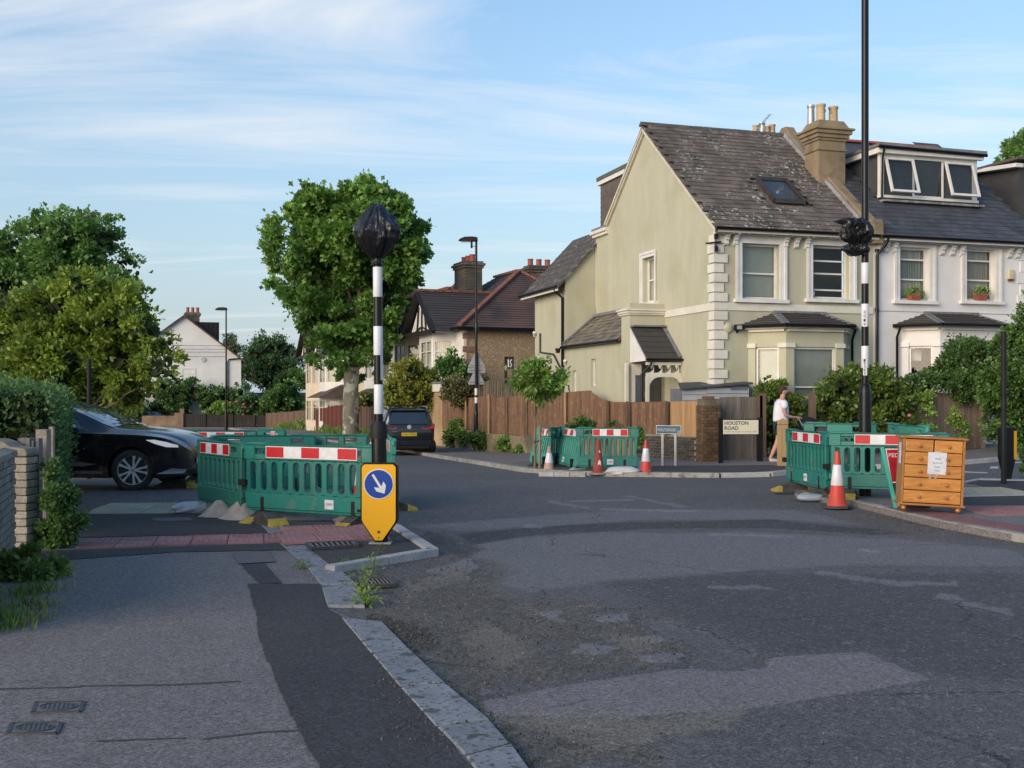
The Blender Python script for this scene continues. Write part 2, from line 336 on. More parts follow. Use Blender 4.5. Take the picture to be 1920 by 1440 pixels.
    bp = K('ShaderNodeBump'); bp.inputs['Strength'].default_value = bump; bp.inputs['Distance'].default_value = .006; LK(M('ADD', nz(90, 3), M('MULTIPLY', nz(6, 3), .8, t), t), bp.inputs['Height']); LK(bp.outputs[0], b.inputs['Normal'])
    MC[name] = m; return m
ROAD = asphalt('road_asphalt', (.090,.086,.086), (.112,.107,.105), (.26,.26,.27))
FOOT = asphalt('footway_asphalt', (.155,.138,.133), (.182,.162,.152), (.27,.26,.26), .42, masks=False)
FRESH = asphalt('fresh_asphalt', (.045,.043,.044), (.057,.055,.055), (.13,.13,.14), .25, masks=False)
SOIL = mat('soil', (.06,.05,.035), .95, (.05,.07,.03), 2, bump=.5)
# far ground reaching the horizon
mb = MB(); xs = np.concatenate([[-900], np.arange(-60, 61, 3.0), [900]]); ys = np.concatenate([[-60], np.arange(0, 151, 3.0), [1500]])
V = [(x, y, gz(x, min(y, 140))-.05-(.5 if y > 1000 else 0)) for y in ys for x in xs]; nx = len(xs)
mb.add(V, [(j*nx+i, j*nx+i+1, (j+1)*nx+i+1, (j+1)*nx+i) for j in range(len(ys)-1) for i in range(nx-1)])
mb.obj('ground', SOIL, kind='structure')
mb = MB(); xs = np.arange(-52, 31, 1.0); ys = np.arange(-12, 125, 1.0); nx = len(xs)
V = [(x, y, gz(x, y)-.008) for y in ys for x in xs]
mb.add(V, [(j*nx+i, j*nx+i+1, (j+1)*nx+i+1, (j+1)*nx+i) for j in range(len(ys)-1) for i in range(nx-1)])
road = mb.obj('road', ROAD, kind='structure')
# near road surface: finely divided, carries the patches of wear as attributes
xs = np.arange(-7.5, 11.5, .06); ys = np.arange(3.6, 26.0, .06); nx, ny = len(xs), len(ys)
XX, YY = np.meshgrid(xs, ys); zz_ = ground_z(XX, YY)
def msk(polys, w=.12, amp=.1, s=2.5, seed=1):
    o = np.zeros(XX.shape)
    for pp in polys:
        o = np.maximum(o, sstep(-w, w, sdist(XX, YY, gp(pp))+cheap_noise(XX, YY, s, seed)*amp))
    return o
A = {}
A['pale'] = np.clip(msk([[(880,1030),(960,1008),(1150,998),(1400,998),(1690,1010),(1900,1035),(1900,1060),(1600,1062),(1300,1075),(1150,1090),(980,1120),(930,1095)]], .25, .12)*1.0
    + .8*msk([[(790,985),(1000,968),(1200,955),(1500,956),(1620,985),(1450,973),(1200,976),(990,988),(860,998)]], .15, .06), 0, 1)
A['fresh'] = np.maximum.reduce([msk([[(850,1002),(990,990),(1200,978),(1450,975),(1720,1000),(1640,1005),(1450,990),(1200,992),(1000,1004),(890,1020)]], .12, .05),
    msk([[(760,985),(830,1000),(900,1030),(870,1045),(830,1030)]], .15, .08),
    .55*msk([[(1100,1090),(1400,1075),(1920,1070),(2100,1300),(1760,1280),(1620,1225),(1450,1232),(1250,1160)]], .3, .1)])
A['dirt'] = msk([[(650,1075),(830,1045),(880,1048),(930,1075),(1000,1125),(1190,1140),(1240,1200),(1440,1240),(1300,1262),(1000,1300),(920,1325),(1000,1360),(1150,1400),(1050,1440),(1100,1520),(960,1520),(940,1420),(830,1290),(690,1160)]], .25, .22, 2.2, 3)
A['dirt'] = np.maximum(A['dirt'], .6*msk([[(1560,955),(1700,972),(1800,992),(1920,1012),(1960,1030),(1700,1010),(1590,975)],[(740,985),(800,1000),(870,1010),(900,1030),(860,1030),(800,1010)]], .15, .1, 3, 5))
A['sand'] = np.maximum(msk([[(930,1345),(1200,1348),(1400,1332),(1350,1368),(1150,1385),(970,1365)]], .15, .15, 3, 6), msk([[(1100,1135),(1180,1145),(1170,1160),(1110,1150)],[(1150,1190),(1240,1200),(1200,1215),(1130,1205)],[(720,1110),(860,1050),(880,1085),(760,1130)],[(900,1170),(1010,1210),(960,1240),(850,1200)]], .12, .12, 3, 8))
A['chip'] = msk([[(895,1315),(1100,1280),(1350,1245),(1520,1228),(1620,1225),(1745,1275),(1600,1300),(1400,1330),(1200,1345),(1000,1345),(930,1342)]], .03, .008, 6, 4)
A['paint'] = msk([[(1160,930),(1170,928),(1292,950),(1282,953)],[(1060,939),(1190,936),(1190,940),(1060,942)],[(1030,938),(1110,952),(1100,956),(1025,942)],[(1120,953),(1310,957),(1310,961),(1120,957)],[(1330,1000),(1490,1004),(1490,1008),(1330,1004)],[(1605,1030),(1655,1034),(1655,1040),(1605,1035)],
   [(1540,1070),(1720,1095),(1710,1103),(1530,1078)],[(1700,1090),(1800,1092),(1800,1100),(1700,1097)],[(1760,1112),(1900,1145),(1895,1155),(1750,1122)],[(980,982),(1022,985),(1020,992),(985,990)],[(1330,1098),(1450,1100),(1450,1106),(1330,1104)]], .022, .03, 8, 9)
A['bare'] = msk([[(800,1072),(840,1056),(880,1044),(893,1062),(880,1086),(850,1078)],[(1085,1146),(1130,1152),(1188,1149),(1172,1164),(1120,1166)],[(1090,1205),(1150,1210),(1128,1229),(1095,1222)],[(1188,1230),(1277,1223),(1282,1240),(1200,1246)],[(1000,1150),(1060,1140),(1050,1165)],[(1180,1195),(1235,1192),(1250,1205),(1190,1212)]], .03, .05, 7, 14)
A['hollow'] = msk([[(1194,1160),(1215,1152),(1257,1168),(1310,1180),(1372,1202),(1400,1214),(1345,1220),(1300,1208),(1243,1190)],[(1275,1232),(1325,1216),(1392,1213),(1440,1240),(1410,1250),(1372,1258),(1291,1252)],[(1100,1140),(1160,1138),(1200,1146),(1190,1150),(1120,1147)]], .025, .04, 8, 15)
fade = sstep(3.6, 4.4, YY)*sstep(26, 24.5, YY)*sstep(-7.5, -6.8, XX)*sstep(11.4, 10.8, XX)
# worn hollows: the broken surface is really a little lower and rough
dz = -.018*sstep(.2, .8, A['hollow'])-.008*A['dirt']*(1-A['bare']) + .006*A['chip'] + .004*cheap_noise(XX, YY, 6, 12)*A['dirt'] + .003*cheap_noise(XX, YY, .9, 13)
V = np.stack([XX, YY, zz_+dz+.002], -1).reshape(-1, 3)
i0 = (np.arange(ny-1)[:, None]*nx+np.arange(nx-1)[None, :]).reshape(-1)
me = bpy.data.meshes.new('road_surface'); Fq = np.stack([i0, i0+1, i0+1+nx, i0+nx], -1)
me.vertices.add(len(V)); me.vertices.foreach_set('co', V.ravel()); me.loops.add(Fq.size); me.loops.foreach_set('vertex_index', Fq.ravel().astype(np.int32))
me.polygons.add(len(Fq)); me.polygons.foreach_set('loop_start', np.arange(0, Fq.size, 4, dtype=np.int32)); me.polygons.foreach_set('loop_total', np.full(len(Fq), 4, np.int32))
me.update(calc_edges=True); me.shade_smooth()
for k, a in A.items():
    at = me.attributes.new(k, 'FLOAT', 'POINT'); at.data.foreach_set('value', (a*fade).ravel().astype(np.float32))
me.materials.append(ROAD); ro = bpy.data.objects.new('road', me); COL.objects.link(ro); ro['kind'] = 'structure'

def sheet(name, poly, dz, m, skirt=0.0, cut=1.0, kind='structure', parent=None, jag=0.0, seed=0):
    """a surface draped on the terrain, with skirt > 0 a raised slab"""
    poly = [Vector((p[0], p[1], 0)) for p in poly]
    if jag:
        r = random.Random(seed); q = []
        for i, a in enumerate(poly):
            b = poly[(i+1) % len(poly)]; n = max(1, int((b-a).length/.12)); nrm = Vector((-(b-a).y, (b-a).x, 0)).normalized()
            for k in range(n): q.append(a.lerp(b, k/n)+nrm*r.uniform(-jag, jag))
        poly = q
    bm = bmesh.new(); f = bm.faces.new([bm.verts.new(p) for p in poly])
    if f.calc_area() and f.normal.z < 0: f.normal_flip()
    bm.normal_update()
    if bm.faces[:][0].normal.z < 0: bmesh.ops.reverse_faces(bm, faces=bm.faces[:])
    xs_ = [p.x for p in poly]; ys_ = [p.y for p in poly]
    if max(ys_) > 17:
        for a, lo, hi in ((0, min(xs_), max(xs_)), (1, min(ys_), max(ys_))):
            k = math.ceil(lo/cut)*cut
            while k < hi:
                n = Vector((1, 0, 0)) if a == 0 else Vector((0, 1, 0))
                bmesh.ops.bisect_plane(bm, geom=bm.verts[:]+bm.edges[:]+bm.faces[:], plane_co=n*k, plane_no=n); k += cut
    for v in bm.verts: v.co.z = gz(v.co.x, v.co.y)+dz
    if skirt:
        be = [e for e in bm.edges if len(e.link_faces) == 1]
        r = bmesh.ops.extrude_edge_only(bm, edges=be)
        for v in [g for g in r['geom'] if isinstance(g, bmesh.types.BMVert)]: v.co.z -= skirt
        bmesh.ops.recalc_face_normals(bm, faces=bm.faces[:])
    me = bpy.data.meshes.new(name); bm.to_mesh(me); bm.free(); me.materials.append(m)
    o = bpy.data.objects.new(name, me); COL.objects.link(o)
    if parent is not None: o.parent = parent
    elif kind: o['kind'] = kind
    return o
# foreground footway (flush), with its dark reinstatement patches
pav = sheet('footway', gp([(-900,1500),(955,1500),(935,1450),(880,1400),(800,1310),(712,1225),(655,1160),(612,1141),(600,1085),(560,1053),(523,1021),(504,1002),(484,981),(470,962),(150,964),(-250,964)]), .012, FOOT)
sheet('footway_patch', gp([(465,1098),(604,1098),(612,1142),(640,1162),(700,1235),(790,1330),(870,1430),(920,1500),(625,1500),(595,1440),(560,1370),(520,1290),(490,1215),(480,1150)]), .018, FRESH, jag=.012, parent=pav)
sheet('footway_patch', gp([(60,1036),(525,1021),(541,1034),(330,1038),(118,1053),(50,1056)]), .018, FRESH, jag=.008, parent=pav)
sheet('footway_patch', gp([(100,966),(478,964),(484,982),(503,1002),(148,1011),(90,1012)]), .018, FRESH, jag=.01, parent=pav)
sheet('footway_patch', gp([(452,1062),(497,1060),(528,1097),(487,1098),(470,1080)]), .020, FRESH, jag=.008, parent=pav)
CONC = mat('concrete', (.27,.27,.27), .85, (.20,.20,.205), 6, bump=.3, bscale=60, vary=.12, blotch=((.10,.095,.09), 9, .6, .08))
CONCW = mat('concrete_new', (.42,.41,.40), .85, (.34,.33,.32), 5, bump=.2, bscale=70, vary=.08, speck=((.15,.14,.13), 40, .5))
STONE = mat('kerb_stone', (.235,.245,.262), .8, (.175,.185,.20), 5, bump=.3, bscale=55, vary=.10, blotch=((.075,.07,.066), 7, .60, .06), speck=((.05,.05,.05), 30, .8))
SEAM = mat('trench_seam', (.05,.047,.046), .9, (.075,.07,.068), 12)
for q in ([(150,1290),(330,1287),(450,1281),(450,1283),(330,1289.5),(150,1292)], [(380,1390),(500,1376),(565,1374),(565,1376),(500,1378.5),(380,1392.5)], [(-20,1296),(150,1292),(150,1293.5),(-20,1298)], [(180,1394),(350,1388),(350,1390),(180,1396)]):
    sheet('trench_seam', gp(q), .0155, SEAM, jag=.004, parent=pav)
sheet('paving_slab', gp([(436,1040),(505,1037),(517,1057),(447,1061)]), .022, mat('slab_grey', (.135,.125,.118), .85, (.11,.10,.10), 8, bump=.3), parent=pav)
sheet('paving_slab', gp([(283,974),(355,973),(362,979),(292,980)]), .022, MC['slab_grey'], parent=pav)
def stone(quad, dz, h, m, parent, name='kerb_stone', inset=.006):
    """one kerb or paving stone from its four ground corners, bevelled"""
    c = sum((Vector((p[0], p[1], 0)) for p in quad), Vector())/4; vs = []
    if (quad[1][0]-quad[0][0])*(quad[2][1]-quad[1][1])-(quad[1][1]-quad[0][1])*(quad[2][0]-quad[1][0]) < 0: quad = quad[::-1]
    for zlev, ins in ((dz-h, inset), (dz-.008, inset), (dz, inset+.012)):
        for p in quad:
            q = Vector((p[0], p[1], 0)); q = q-(q-c).normalized()*ins*1.4; vs.append((q.x-c.x, q.y-c.y, gz(q.x, q.y)+zlev))
    fs = [(8,9,10,11)]+[(k*4+i, k*4+(i+1) % 4, k*4+4+(i+1) % 4, k*4+4+i) for k in range(2) for i in range(4)]
    o = MB().add(vs, fs).obj(name, m, parent); o.location = (c.x, c.y, 0); return o
kerb = bpy.data.objects.new('kerb', None); COL.objects.link(kerb); kerb['kind'] = 'structure'
for q in ([(915,1490),(1010,1470),(960,1401),(870,1424)], [(870,1424),(960,1401),(920,1357),(817,1370)], [(817,1370),(920,1357),(835,1287),(750,1295)], [(750,1295),(835,1287),(765,1220),(697,1232)], [(697,1232),(765,1220),(716,1170),(640,1163)],
          [(613,1141),(685,1141),(670,1100),(602,1102)], [(602,1101),(669,1099),(641,1073),(580,1074)], [(580,1073),(640,1072),(612,1053),(560,1054)], [(560,1053),(611,1052),(574,1021),(523,1021)], [(504,1002),(549,1000),(524,981),(484,982)]):
    stone(gp(q), .026, .08, STONE, kerb, inset=.010)
def strip_kerb(pts, w, top, h, m, L_=.9, side=1, close=False, lim=400):
    """a run of kerb stones along a line of world points"""
    pts = [Vector((p[0], p[1], 0)) for p in pts]
    segs = []; 
    d = [0]
    for a, b in zip(pts, pts[1:]): d.append(d[-1]+(b-a).length)
    def at(s):
        for i in range(len(pts)-1):
            if s <= d[i+1]+1e-6: return pts[i].lerp(pts[i+1], (s-d[i])/(d[i+1]-d[i]))
        return pts[-1]
    n = max(1, round(d[-1]/L_))
    P0 = [at(d[-1]*k/n) for k in range(n+1)]
    nr = []
    for k in range(n+1):
        t = (P0[min(k+1, n)]-P0[max(k-1, 0)]).normalized(); nr.append(Vector((-t.y, t.x, 0))*w*side)
    for k in range(n):
        stone([P0[k], P0[k+1], P0[k+1]+nr[k+1], P0[k]+nr[k]], top, h, m, kerb, inset=.003)
# small build-out island of the left crossing: white kerb, dark asphalt, red paving
ISL = gp([(612,1053),(625,1063),(823,1031),(748,984),(525,983)], .03)
sheet('traffic_island', ISL, .045, FRESH, skirt=.08)
strip_kerb(gp([(627,1064),(823,1031)], .06), .13, .075, .12, CONCW, .75)
strip_kerb(gp([(823,1031),(748,984)], .06), .13, .075, .12, CONCW, .75)
# raised concrete upstand behind the barrier
mb = MB(); a = G(500, 978); b = G(688, 978); mb.box(a.x, b.x+.1, a.y+.1, a.y+.32, 0, .16); up = mb.obj('kerb_upstand', CONCW, kerb, bevel=.01)
# tactile paving: every slab a piece, its blisters joined
def tactile(origin, dirx, nxs, nys, m, name, sz=.4, dz=.030):
    root = bpy.data.objects.new(name, None); COL.objects.link(root); root['kind'] = 'structure'; root.location = (0, 0, 0)
    u = Vector((dirx[0], dirx[1], 0)).normalized(); v = Vector((-u.y, u.x, 0)); o = Vector((origin[0], origin[1], 0))
    b = MB(); q = sz/2-.005; b.add([(-q,-q,-.03),(q,-q,-.03),(q,q,-.03),(-q,q,-.03),(-q,-q,-.004),(q,-q,-.004),(q,q,-.004),(-q,q,-.004),(-q+.008,-q+.008,0),(q-.008,-q+.008,0),(q-.008,q-.008,0),(-q+.008,q-.008,0)],
        [(8,9,10,11)]+[(k*4+i, k*4+(i+1) % 4, k*4+4+(i+1) % 4, k*4+4+i) for k in range(2) for i in range(4)])
    me = b.mesh('slab', m); bb = MB()
    ang = math.atan2(u.y, u.x)
    for j in range(nys):
        for i in range(nxs):
            c = o+u*(i+.5)*sz+v*(j+.5)*sz; z = gz(c.x, c.y)+dz+random.uniform(-.002, .002)
            ob = bpy.data.objects.new('slab', me); COL.objects.link(ob); ob.parent = root
            ob.matrix_local = Matrix.Translation((c.x, c.y, z)) @ Matrix.Rotation(ang+random.uniform(-.006, .006), 4, 'Z')
            for ky in range(6):
                for kx in range(6):
                    p = c+u*(kx-2.5)*.0667+v*(ky-2.5)*.0667; r = .0145
                    bb.add([(p.x-r*u.x-r*v.x, p.y-r*u.y-r*v.y, z), (p.x+r*u.x-r*v.x, p.y+r*u.y-r*v.y, z), (p.x+r*u.x+r*v.x, p.y+r*u.y+r*v.y, z), (p.x-r*u.x+r*v.x, p.y-r*u.y+r*v.y, z), (p.x, p.y, z+.007)], [(0,1,4),(1,2,4),(2,3,4),(3,0,4)])
    bo = bb.obj('blister', m, root); bo['kind'] = 'stuff'
REDT = mat('red_tactile', (.30,.150,.145), .85, (.235,.115,.112), 4, vary=.22, bump=.2, bscale=40)
BUFF = mat('buff_tactile', (.42,.38,.27), .85, (.33,.30,.21), 4, vary=.16, bump=.2, bscale=40)
o0 = G(140, 1031); d0 = G(530, 1020)-o0
tactile(o0, (d0.x, d0.y), 7, 2, REDT, 'tactile_paving')
o1 = G(532, 1019, .05); d1 = G(720, 1012, .05)-o1
tactile(o1, (d1.x, d1.y), 3, 2, REDT, 'tactile_paving', dz=.065); 
tactile(o1+Vector((-d1.y, d1.x, 0)).normalized()*.82+Vector((.1, 0, 0)), (d1.x, d1.y), 3, 2, REDT, 'tactile_paving', dz=.060)
o2 = G(150, 966); d2 = G(352, 964)-o2
tactile(o2, (d2.x, d2.y), 5, 4, BUFF, 'tactile_paving', dz=.022)
# small paving beyond the crossing on the near-right corner
RFP = gp([(1596,941),(1640,950),(1700,964),(1760,978),(1850,994),(1925,1006),(2060,1030),(2300,1040),(2300,900),(1925,899),(1835,897),(1804,902),(1640,903),(1500,903),(1490,925)], .08)
sheet('footway', RFP, .085, FOOT, skirt=.12)
CUR = gp([(1575,936),(1610,943),(1650,952),(1700,964),(1760,978),(1850,994),(1925,1006),(2060,1030)], .08)
strip_kerb(CUR, .14, .095, .14, mat('kerb_stone_pale', (.34,.33,.30), .85, (.24,.23,.21), 5, vary=.12, bump=.3, blotch=((.14,.13,.11), 6, .56, .08)), .9, side=1)
def sr(pts, m, dz=.090): return sheet('footway_patch', gp(pts, .09), dz, m, parent=pav)
sr([(1810,899),(1930,899),(1930,926),(1880,925),(1830,908),(1805,905)], FRESH)
sr([(1800,930),(1930,928),(1930,950),(1860,953),(1810,948)], FRESH, .0895)
BL = mat('red_block', (.22,.10,.10), .85, (.15,.075,.075), 20, vary=.1, bump=.3, bscale=60)
o3 = G(1640, 952, .1); 
kk = [G(a, b, .1) for a, b in ((1645,951),(1700,962),(1760,975),(1850,990),(1925,1000))]
tr = bpy.data.objects.new('block_paving', None); COL.objects.link(tr); tr['kind'] = 'structure'
bmB = MB(); bmB.box(-.098, .098, -.048, .048, -.03, 0); bme = bmB.mesh('paving_block', BL); mats = []
for a, b in zip(kk, kk[1:]):
    d = (b-a); L_ = d.length; d.normalize(); nn = Vector((-d.y, d.x, 0)); a2 = math.atan2(d.y, d.x)
    for i in range(int(L_/.2)):
        for j in range(5):
            c = a+d*(.2*i+.1+(.1 if j % 2 else 0))+nn*(.16+.1*j); mats.append(Matrix.Translation((c.x, c.y, .100+gz(c.x, c.y)+random.uniform(-.0015, .0015))) @ Matrix.Rotation(a2, 4, 'Z'))
pieces(tr, 'paving_block', bme, mats, 300, 'paving_block')
tactile(G(1808, 927, .09), (1, .05), 3, 3, BUFF, 'tactile_paving', dz=.098)
tactile(G(1850, 966, .09), (1, .06), 4, 3, REDT, 'tactile_paving', dz=.098)
WLINE = mat('road_paint', (.55,.55,.56), .7, (.40,.40,.41), 8)
for q in ([(1803,903),(1836,897),(1837,899),(1806,905.5)], [(1836,896.5),(1935,899),(1935,901),(1836,899)], [(1800,928),(1935,925),(1935,927.5),(1800,930.5)]):
    stone(gp(q, .1), .105, .06, CONCW, kerb, inset=0)
for q in ([(1800,884),(1850,886),(1853,888),(1800,886)], [(1858,875),(1872,875),(1872,879),(1855,879)], [(1885,868),(1935,865),(1935,867),(1885,870)]):
    sheet('road_marking', gp(q), .006, WLINE, cut=5, parent=ro)
# far corner footway with pale kerb, running up the side street on the left and to the right
K1 = [(1935,852),(1870,858),(1810,864),(1700,870),(1560,874),(1490,881),(1440,886),(1350,888),(1230,887),(1120,886),(1010,881),(930,869),(870,860),(815,852),(780,845)]
k1 = [G(a, b, .08) for a, b in K1]
lastp = k1[-1]; k1 += [Vector((lastp.x-.40*t, lastp.y+t, 0)) for t in (8, 20, 34, 48)]
k1 = [Vector((k1[0].x+14, k1[0].y+1, 0))]+k1
back = [Vector((k1[-1].x+6, k1[-1].y+4, 0)), Vector((4, 52, 0)), Vector((14, 44, 0)), Vector((30, 42, 0))]
FF = sheet('footway', [(p.x, p.y) for p in k1+back], .09, FOOT, skirt=.12)
strip_kerb(k1[1:8], .13, .098, .12, CONCW, 1.0, side=1)
strip_kerb(k1[8:], .15, .098, .12, MC['kerb_stone_pale'], 1.0, side=1)
strip_kerb(k1[7:9], .13, .098, .12, CONCW, .9, side=1)
sheet('footway_patch', gp([(1222,884),(1400,886),(1472,880),(1472,874),(1440,872),(1340,873),(1222,874)], .09), .096, FRESH, parent=FF)
sheet('footway_patch', gp([(1010,876),(960,868),(1000,862),(1100,866),(1200,872),(1200,882),(1100,882)], .09), .095, mat('footway_grey', (.13,.125,.12), .85, (.10,.10,.10), 4), parent=FF)
# left side of the side street, far footway in front of the distant fences
k2 = [Vector((-48, 90, 0)), Vector((-38, 91, 0)), Vector((-30, 92, 0)), Vector((-20, 92, 0)), Vector((-17.5, 90, 0))]
sheet('footway', [(p.x, p.y) for p in k2]+[(-10, 96), (-10, 104), (-48, 104)], .09, MC['footway_grey'], skirt=.12, cut=3)
strip_kerb(k2, .15, .1, .12, MC['kerb_stone_pale'], 2.0, side=1)
# loose gravel and grit
def gravel(polys, n, s0, s1, seed, dens_edge=True):
    r = np.random.default_rng(seed); ps = []
    for pp, w in polys:
        g_ = np.array(gp(pp)); k = int(n*w); lo, hi = g_.min(0), g_.max(0); q = np.empty((0, 2))
        while len(q) < k:
            c = r.uniform(lo, hi, (k*3, 2)); sdv = sdist(c[:, 0], c[:, 1], g_.tolist()); c = c[sdv+cheap_noise(c[:, 0], c[:, 1], 2.5, seed)*.2 > 0]; q = np.vstack([q, c])
        ps.append(q[:k])
    q = np.vstack(ps); m_ = len(q)
    s = s0+(s1-s0)*r.random(m_)**4; base = np.array([(1,0,0),(-.5,.85,0),(-.5,-.85,0),(0.1,.1,.55)])
    a = r.uniform(0, 2*PI, m_); ca, sa = np.cos(a), np.sin(a)
    Vv = np.empty((m_, 4, 3)); bx = base[:, 0][None]*r.uniform(.6, 1.2, (m_, 4)); by = base[:, 1][None]*r.uniform(.6, 1.2, (m_, 4)); bz = base[:, 2][None]*r.uniform(.5, 1, (m_, 1))
    Vv[..., 0] = q[:, 0, None]+(bx*ca[:, None]-by*sa[:, None])*s[:, None]; Vv[..., 1] = q[:, 1, None]+(bx*sa[:, None]+by*ca[:, None])*s[:, None]
    Vv[..., 2] = ground_z(q[:, 0], q[:, 1])[:, None]+.012+bz*s[:, None]; Vv[:, :3, 2] -= .01
    return Vv.reshape(-1, 3), m_
DIRT = [(650,1075),(830,1045),(880,1048),(930,1075),(1000,1125),(1190,1140),(1240,1200),(1440,1240),(1300,1262),(1000,1300),(920,1325),(1000,1360),(1150,1400),(1050,1440),(960,1440),(830,1290),(690,1160)]
EDGE = [(690,1150),(760,1180),(880,1310),(1000,1420),(1060,1480),(960,1440),(900,1345),(830,1280)]
LEDGE = [(590,1120),(640,1150),(720,1230),(820,1350),(900,1450),(860,1450),(760,1330),(660,1230),(560,1130)]
Vg, ng = gravel([(DIRT, .55), (EDGE, .25), (LEDGE, .07), ([(1000,1400),(1300,1330),(1900,1300),(1900,1440),(1000,1500)], .05), ([(1600,955),(1700,970),(1920,1012),(1920,1022),(1700,995)], .08)], 7000, .003, .012, 5)
mb = MB(); fs = [(4*i+a, 4*i+b, 4*i+c) for i in range(ng) for a, b, c in ((0,1,3),(1,2,3),(2,0,3))]; mb.add(Vg.tolist(), fs)
KB = [(870,1424),(960,1401),(835,1287),(716,1170),(640,1163),(697,1232),(750,1295)]
Vk, nk = gravel([(KB, .45), ([(817,1372),(920,1357),(870,1310),(770,1318)], .12), ([(640,1163),(716,1170),(760,1218),(690,1225)], .18), ([(602,1102),(670,1100),(612,1056),(560,1056)], .10), ([(700,1240),(800,1360),(880,1440),(820,1440),(700,1300)], .15)], 900, .003, .011, 8); Vk[:, 2] += .016
mb.add(Vk.tolist(), [(4*i+a, 4*i+b, 4*i+c) for i in range(nk) for a, b, c in ((0,1,3),(1,2,3),(2,0,3))])
gr = mb.obj('gravel', mat('gravel_stone', (.105,.10,.095), .9, (.035,.033,.032), 60, vary=.7), kind='stuff')
# drain covers and inspection covers
IRON = mat('cast_iron', (.06,.06,.062), .6, (.10,.095,.09), 14, metal=.5, bump=.2)
def grate(quad, label, nbar, dz=.02):
    c = sum((Vector(p) for p in quad), Vector())/4; r = thing('drain_grate', label, 'drain cover', (c.x, c.y, c.z))
    a, b, c2, d = [Vector(p)-c for p in quad]
    mb = MB()
    for p, q in ((a, b), (b, c2), (c2, d), (d, a)): mb.bar(p+Vector((0,0,dz)), q+Vector((0,0,dz)), .03, .03)
    mb.obj('frame', IRON, r); mb = MB(); mb.quad(*[p+Vector((0,0,dz-.012)) for p in (a, b, c2, d)]); mb.obj('pit', mat('pit_dark', (.02,.02,.02), .95), r)
    bs = MB(); e = (b-a).length; 
    for k in range(nbar):
        t_ = (k+.5)/nbar; m2 = MB(); m2.bar(a.lerp(b, t_)+Vector((0,0,dz)), d.lerp(c2, t_)+Vector((0,0,dz)), e/nbar*.4, .02); m2.obj('bar', mat('worn_iron', (.22,.22,.23), .4, (.14,.14,.14), 20, metal=.6), r)
grate([G(680,1104), G(742,1101), G(728,1088), G(672,1091)], 'rusty gully grate in the gutter beside the tall weed', 8)
grate([G(584,1029,.06), G(672,1024,.06), G(664,1016,.06), G(575,1020,.06)], 'slotted drain cover set in the small island before the red paving', 9, .004)
def cover(q, label):
    pts = [G(a, b) for a, b in q]; c = sum(pts, Vector())/4; r = thing('inspection_cover', label, 'manhole cover', (c.x, c.y, 0), group='inspection covers in the footway')
    pp = [p-c for p in pts]; mb = MB()
    lo = [p*1.0 for p in pp]
    for i in range(4): mb.bar(lo[i]+Vector((0,0,.016)), lo[(i+1) % 4]+Vector((0,0,.016)), .020, .008)
    mb.obj('frame', IRON, r); mb = MB(); mb.quad(*[p*.97+Vector((0,0,.0175)) for p in pp]); mb.obj('lid', mat('lid_iron', (.17,.175,.185), .7, (.21,.21,.215), 30, metal=.3, bump=.8, bscale=120), r)
    mb = MB(); ux = (pp[1]-pp[0])/2*.8; uy = (pp[3]-pp[0])/2*.75
    ring = [ux*math.cos(a*PI/12)+uy*math.sin(a*PI/12)+Vector((0,0,.0215)) for a in range(25)]
    for a, b in zip(ring, ring[1:]): mb.bar(a, b, .006, .003)
    for k in range(-3, 4):
        w_ = math.sqrt(max(0, 1-(k/4)**2)); mb.bar(ux*k/4-uy*w_+Vector((0,0,.021)), ux*k/4+uy*w_+Vector((0,0,.020)), .005, .003)
    mb.obj('raised_pattern', IRON, r)
cover([(61,1342),(150,1340),(157,1321),(68,1323)], 'small metal inspection cover in footway, the one farther from the camera')
cover([(15,1382),(106,1381),(115,1361),(23,1362)], 'small metal inspection cover in footway, the one nearer the camera')
# ================================================================== BUILDINGS
class Fr:
    """a building's own frame: local x along the front, y into depth; converts measured sight lines to local lengths"""
    def __init__(s, C, deg): s.C = Vector(C); s.a = math.radians(deg); s.u = Vector((math.cos(s.a), math.sin(s.a), 0)); s.v = Vector((-math.sin(s.a), math.cos(s.a), 0))
    def t(s, px, y=0.0):
        k = (px-CX)/F; o = s.C+s.v*y; return (k*o.y-o.x)/(s.u.x-k*s.u.y)
    def d(s, px, x=0.0):
        k = (px-CX)/F; o = s.C+s.u*x; return (k*o.y-o.x)/(s.v.x-k*s.v.y)
    def z(s, py, x, y): p = s.C+s.u*x+s.v*y; return CH-(py-HY)*p.y/F-s.C.z
    def hit(s, px, py, p0, n):
        """where the sight line meets a plane given in local coordinates"""
        p0 = s.C+s.u*p0[0]+s.v*p0[1]+Vector((0,0,p0[2])); n = s.u*n[0]+s.v*n[1]+Vector((0,0,n[2]))
        r = Vector(((px-CX)/F, 1, -(py-HY)/F)); o = Vector((0, 0, CH)); k = (p0-o).dot(n)/r.dot(n); q = o+r*k-s.C
        return Vector((q.dot(s.u), q.dot(s.v), q.z))
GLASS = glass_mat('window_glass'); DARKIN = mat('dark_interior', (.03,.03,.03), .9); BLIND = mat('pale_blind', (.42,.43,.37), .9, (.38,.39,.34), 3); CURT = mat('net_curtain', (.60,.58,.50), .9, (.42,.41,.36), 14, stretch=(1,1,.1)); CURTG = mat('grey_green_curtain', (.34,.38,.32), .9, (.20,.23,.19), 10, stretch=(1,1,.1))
SLATE = mat('roof_slate', (.052,.055,.064), .55, (.075,.078,.088), 1.2, vary=.22, bump=.25, bscale=30)
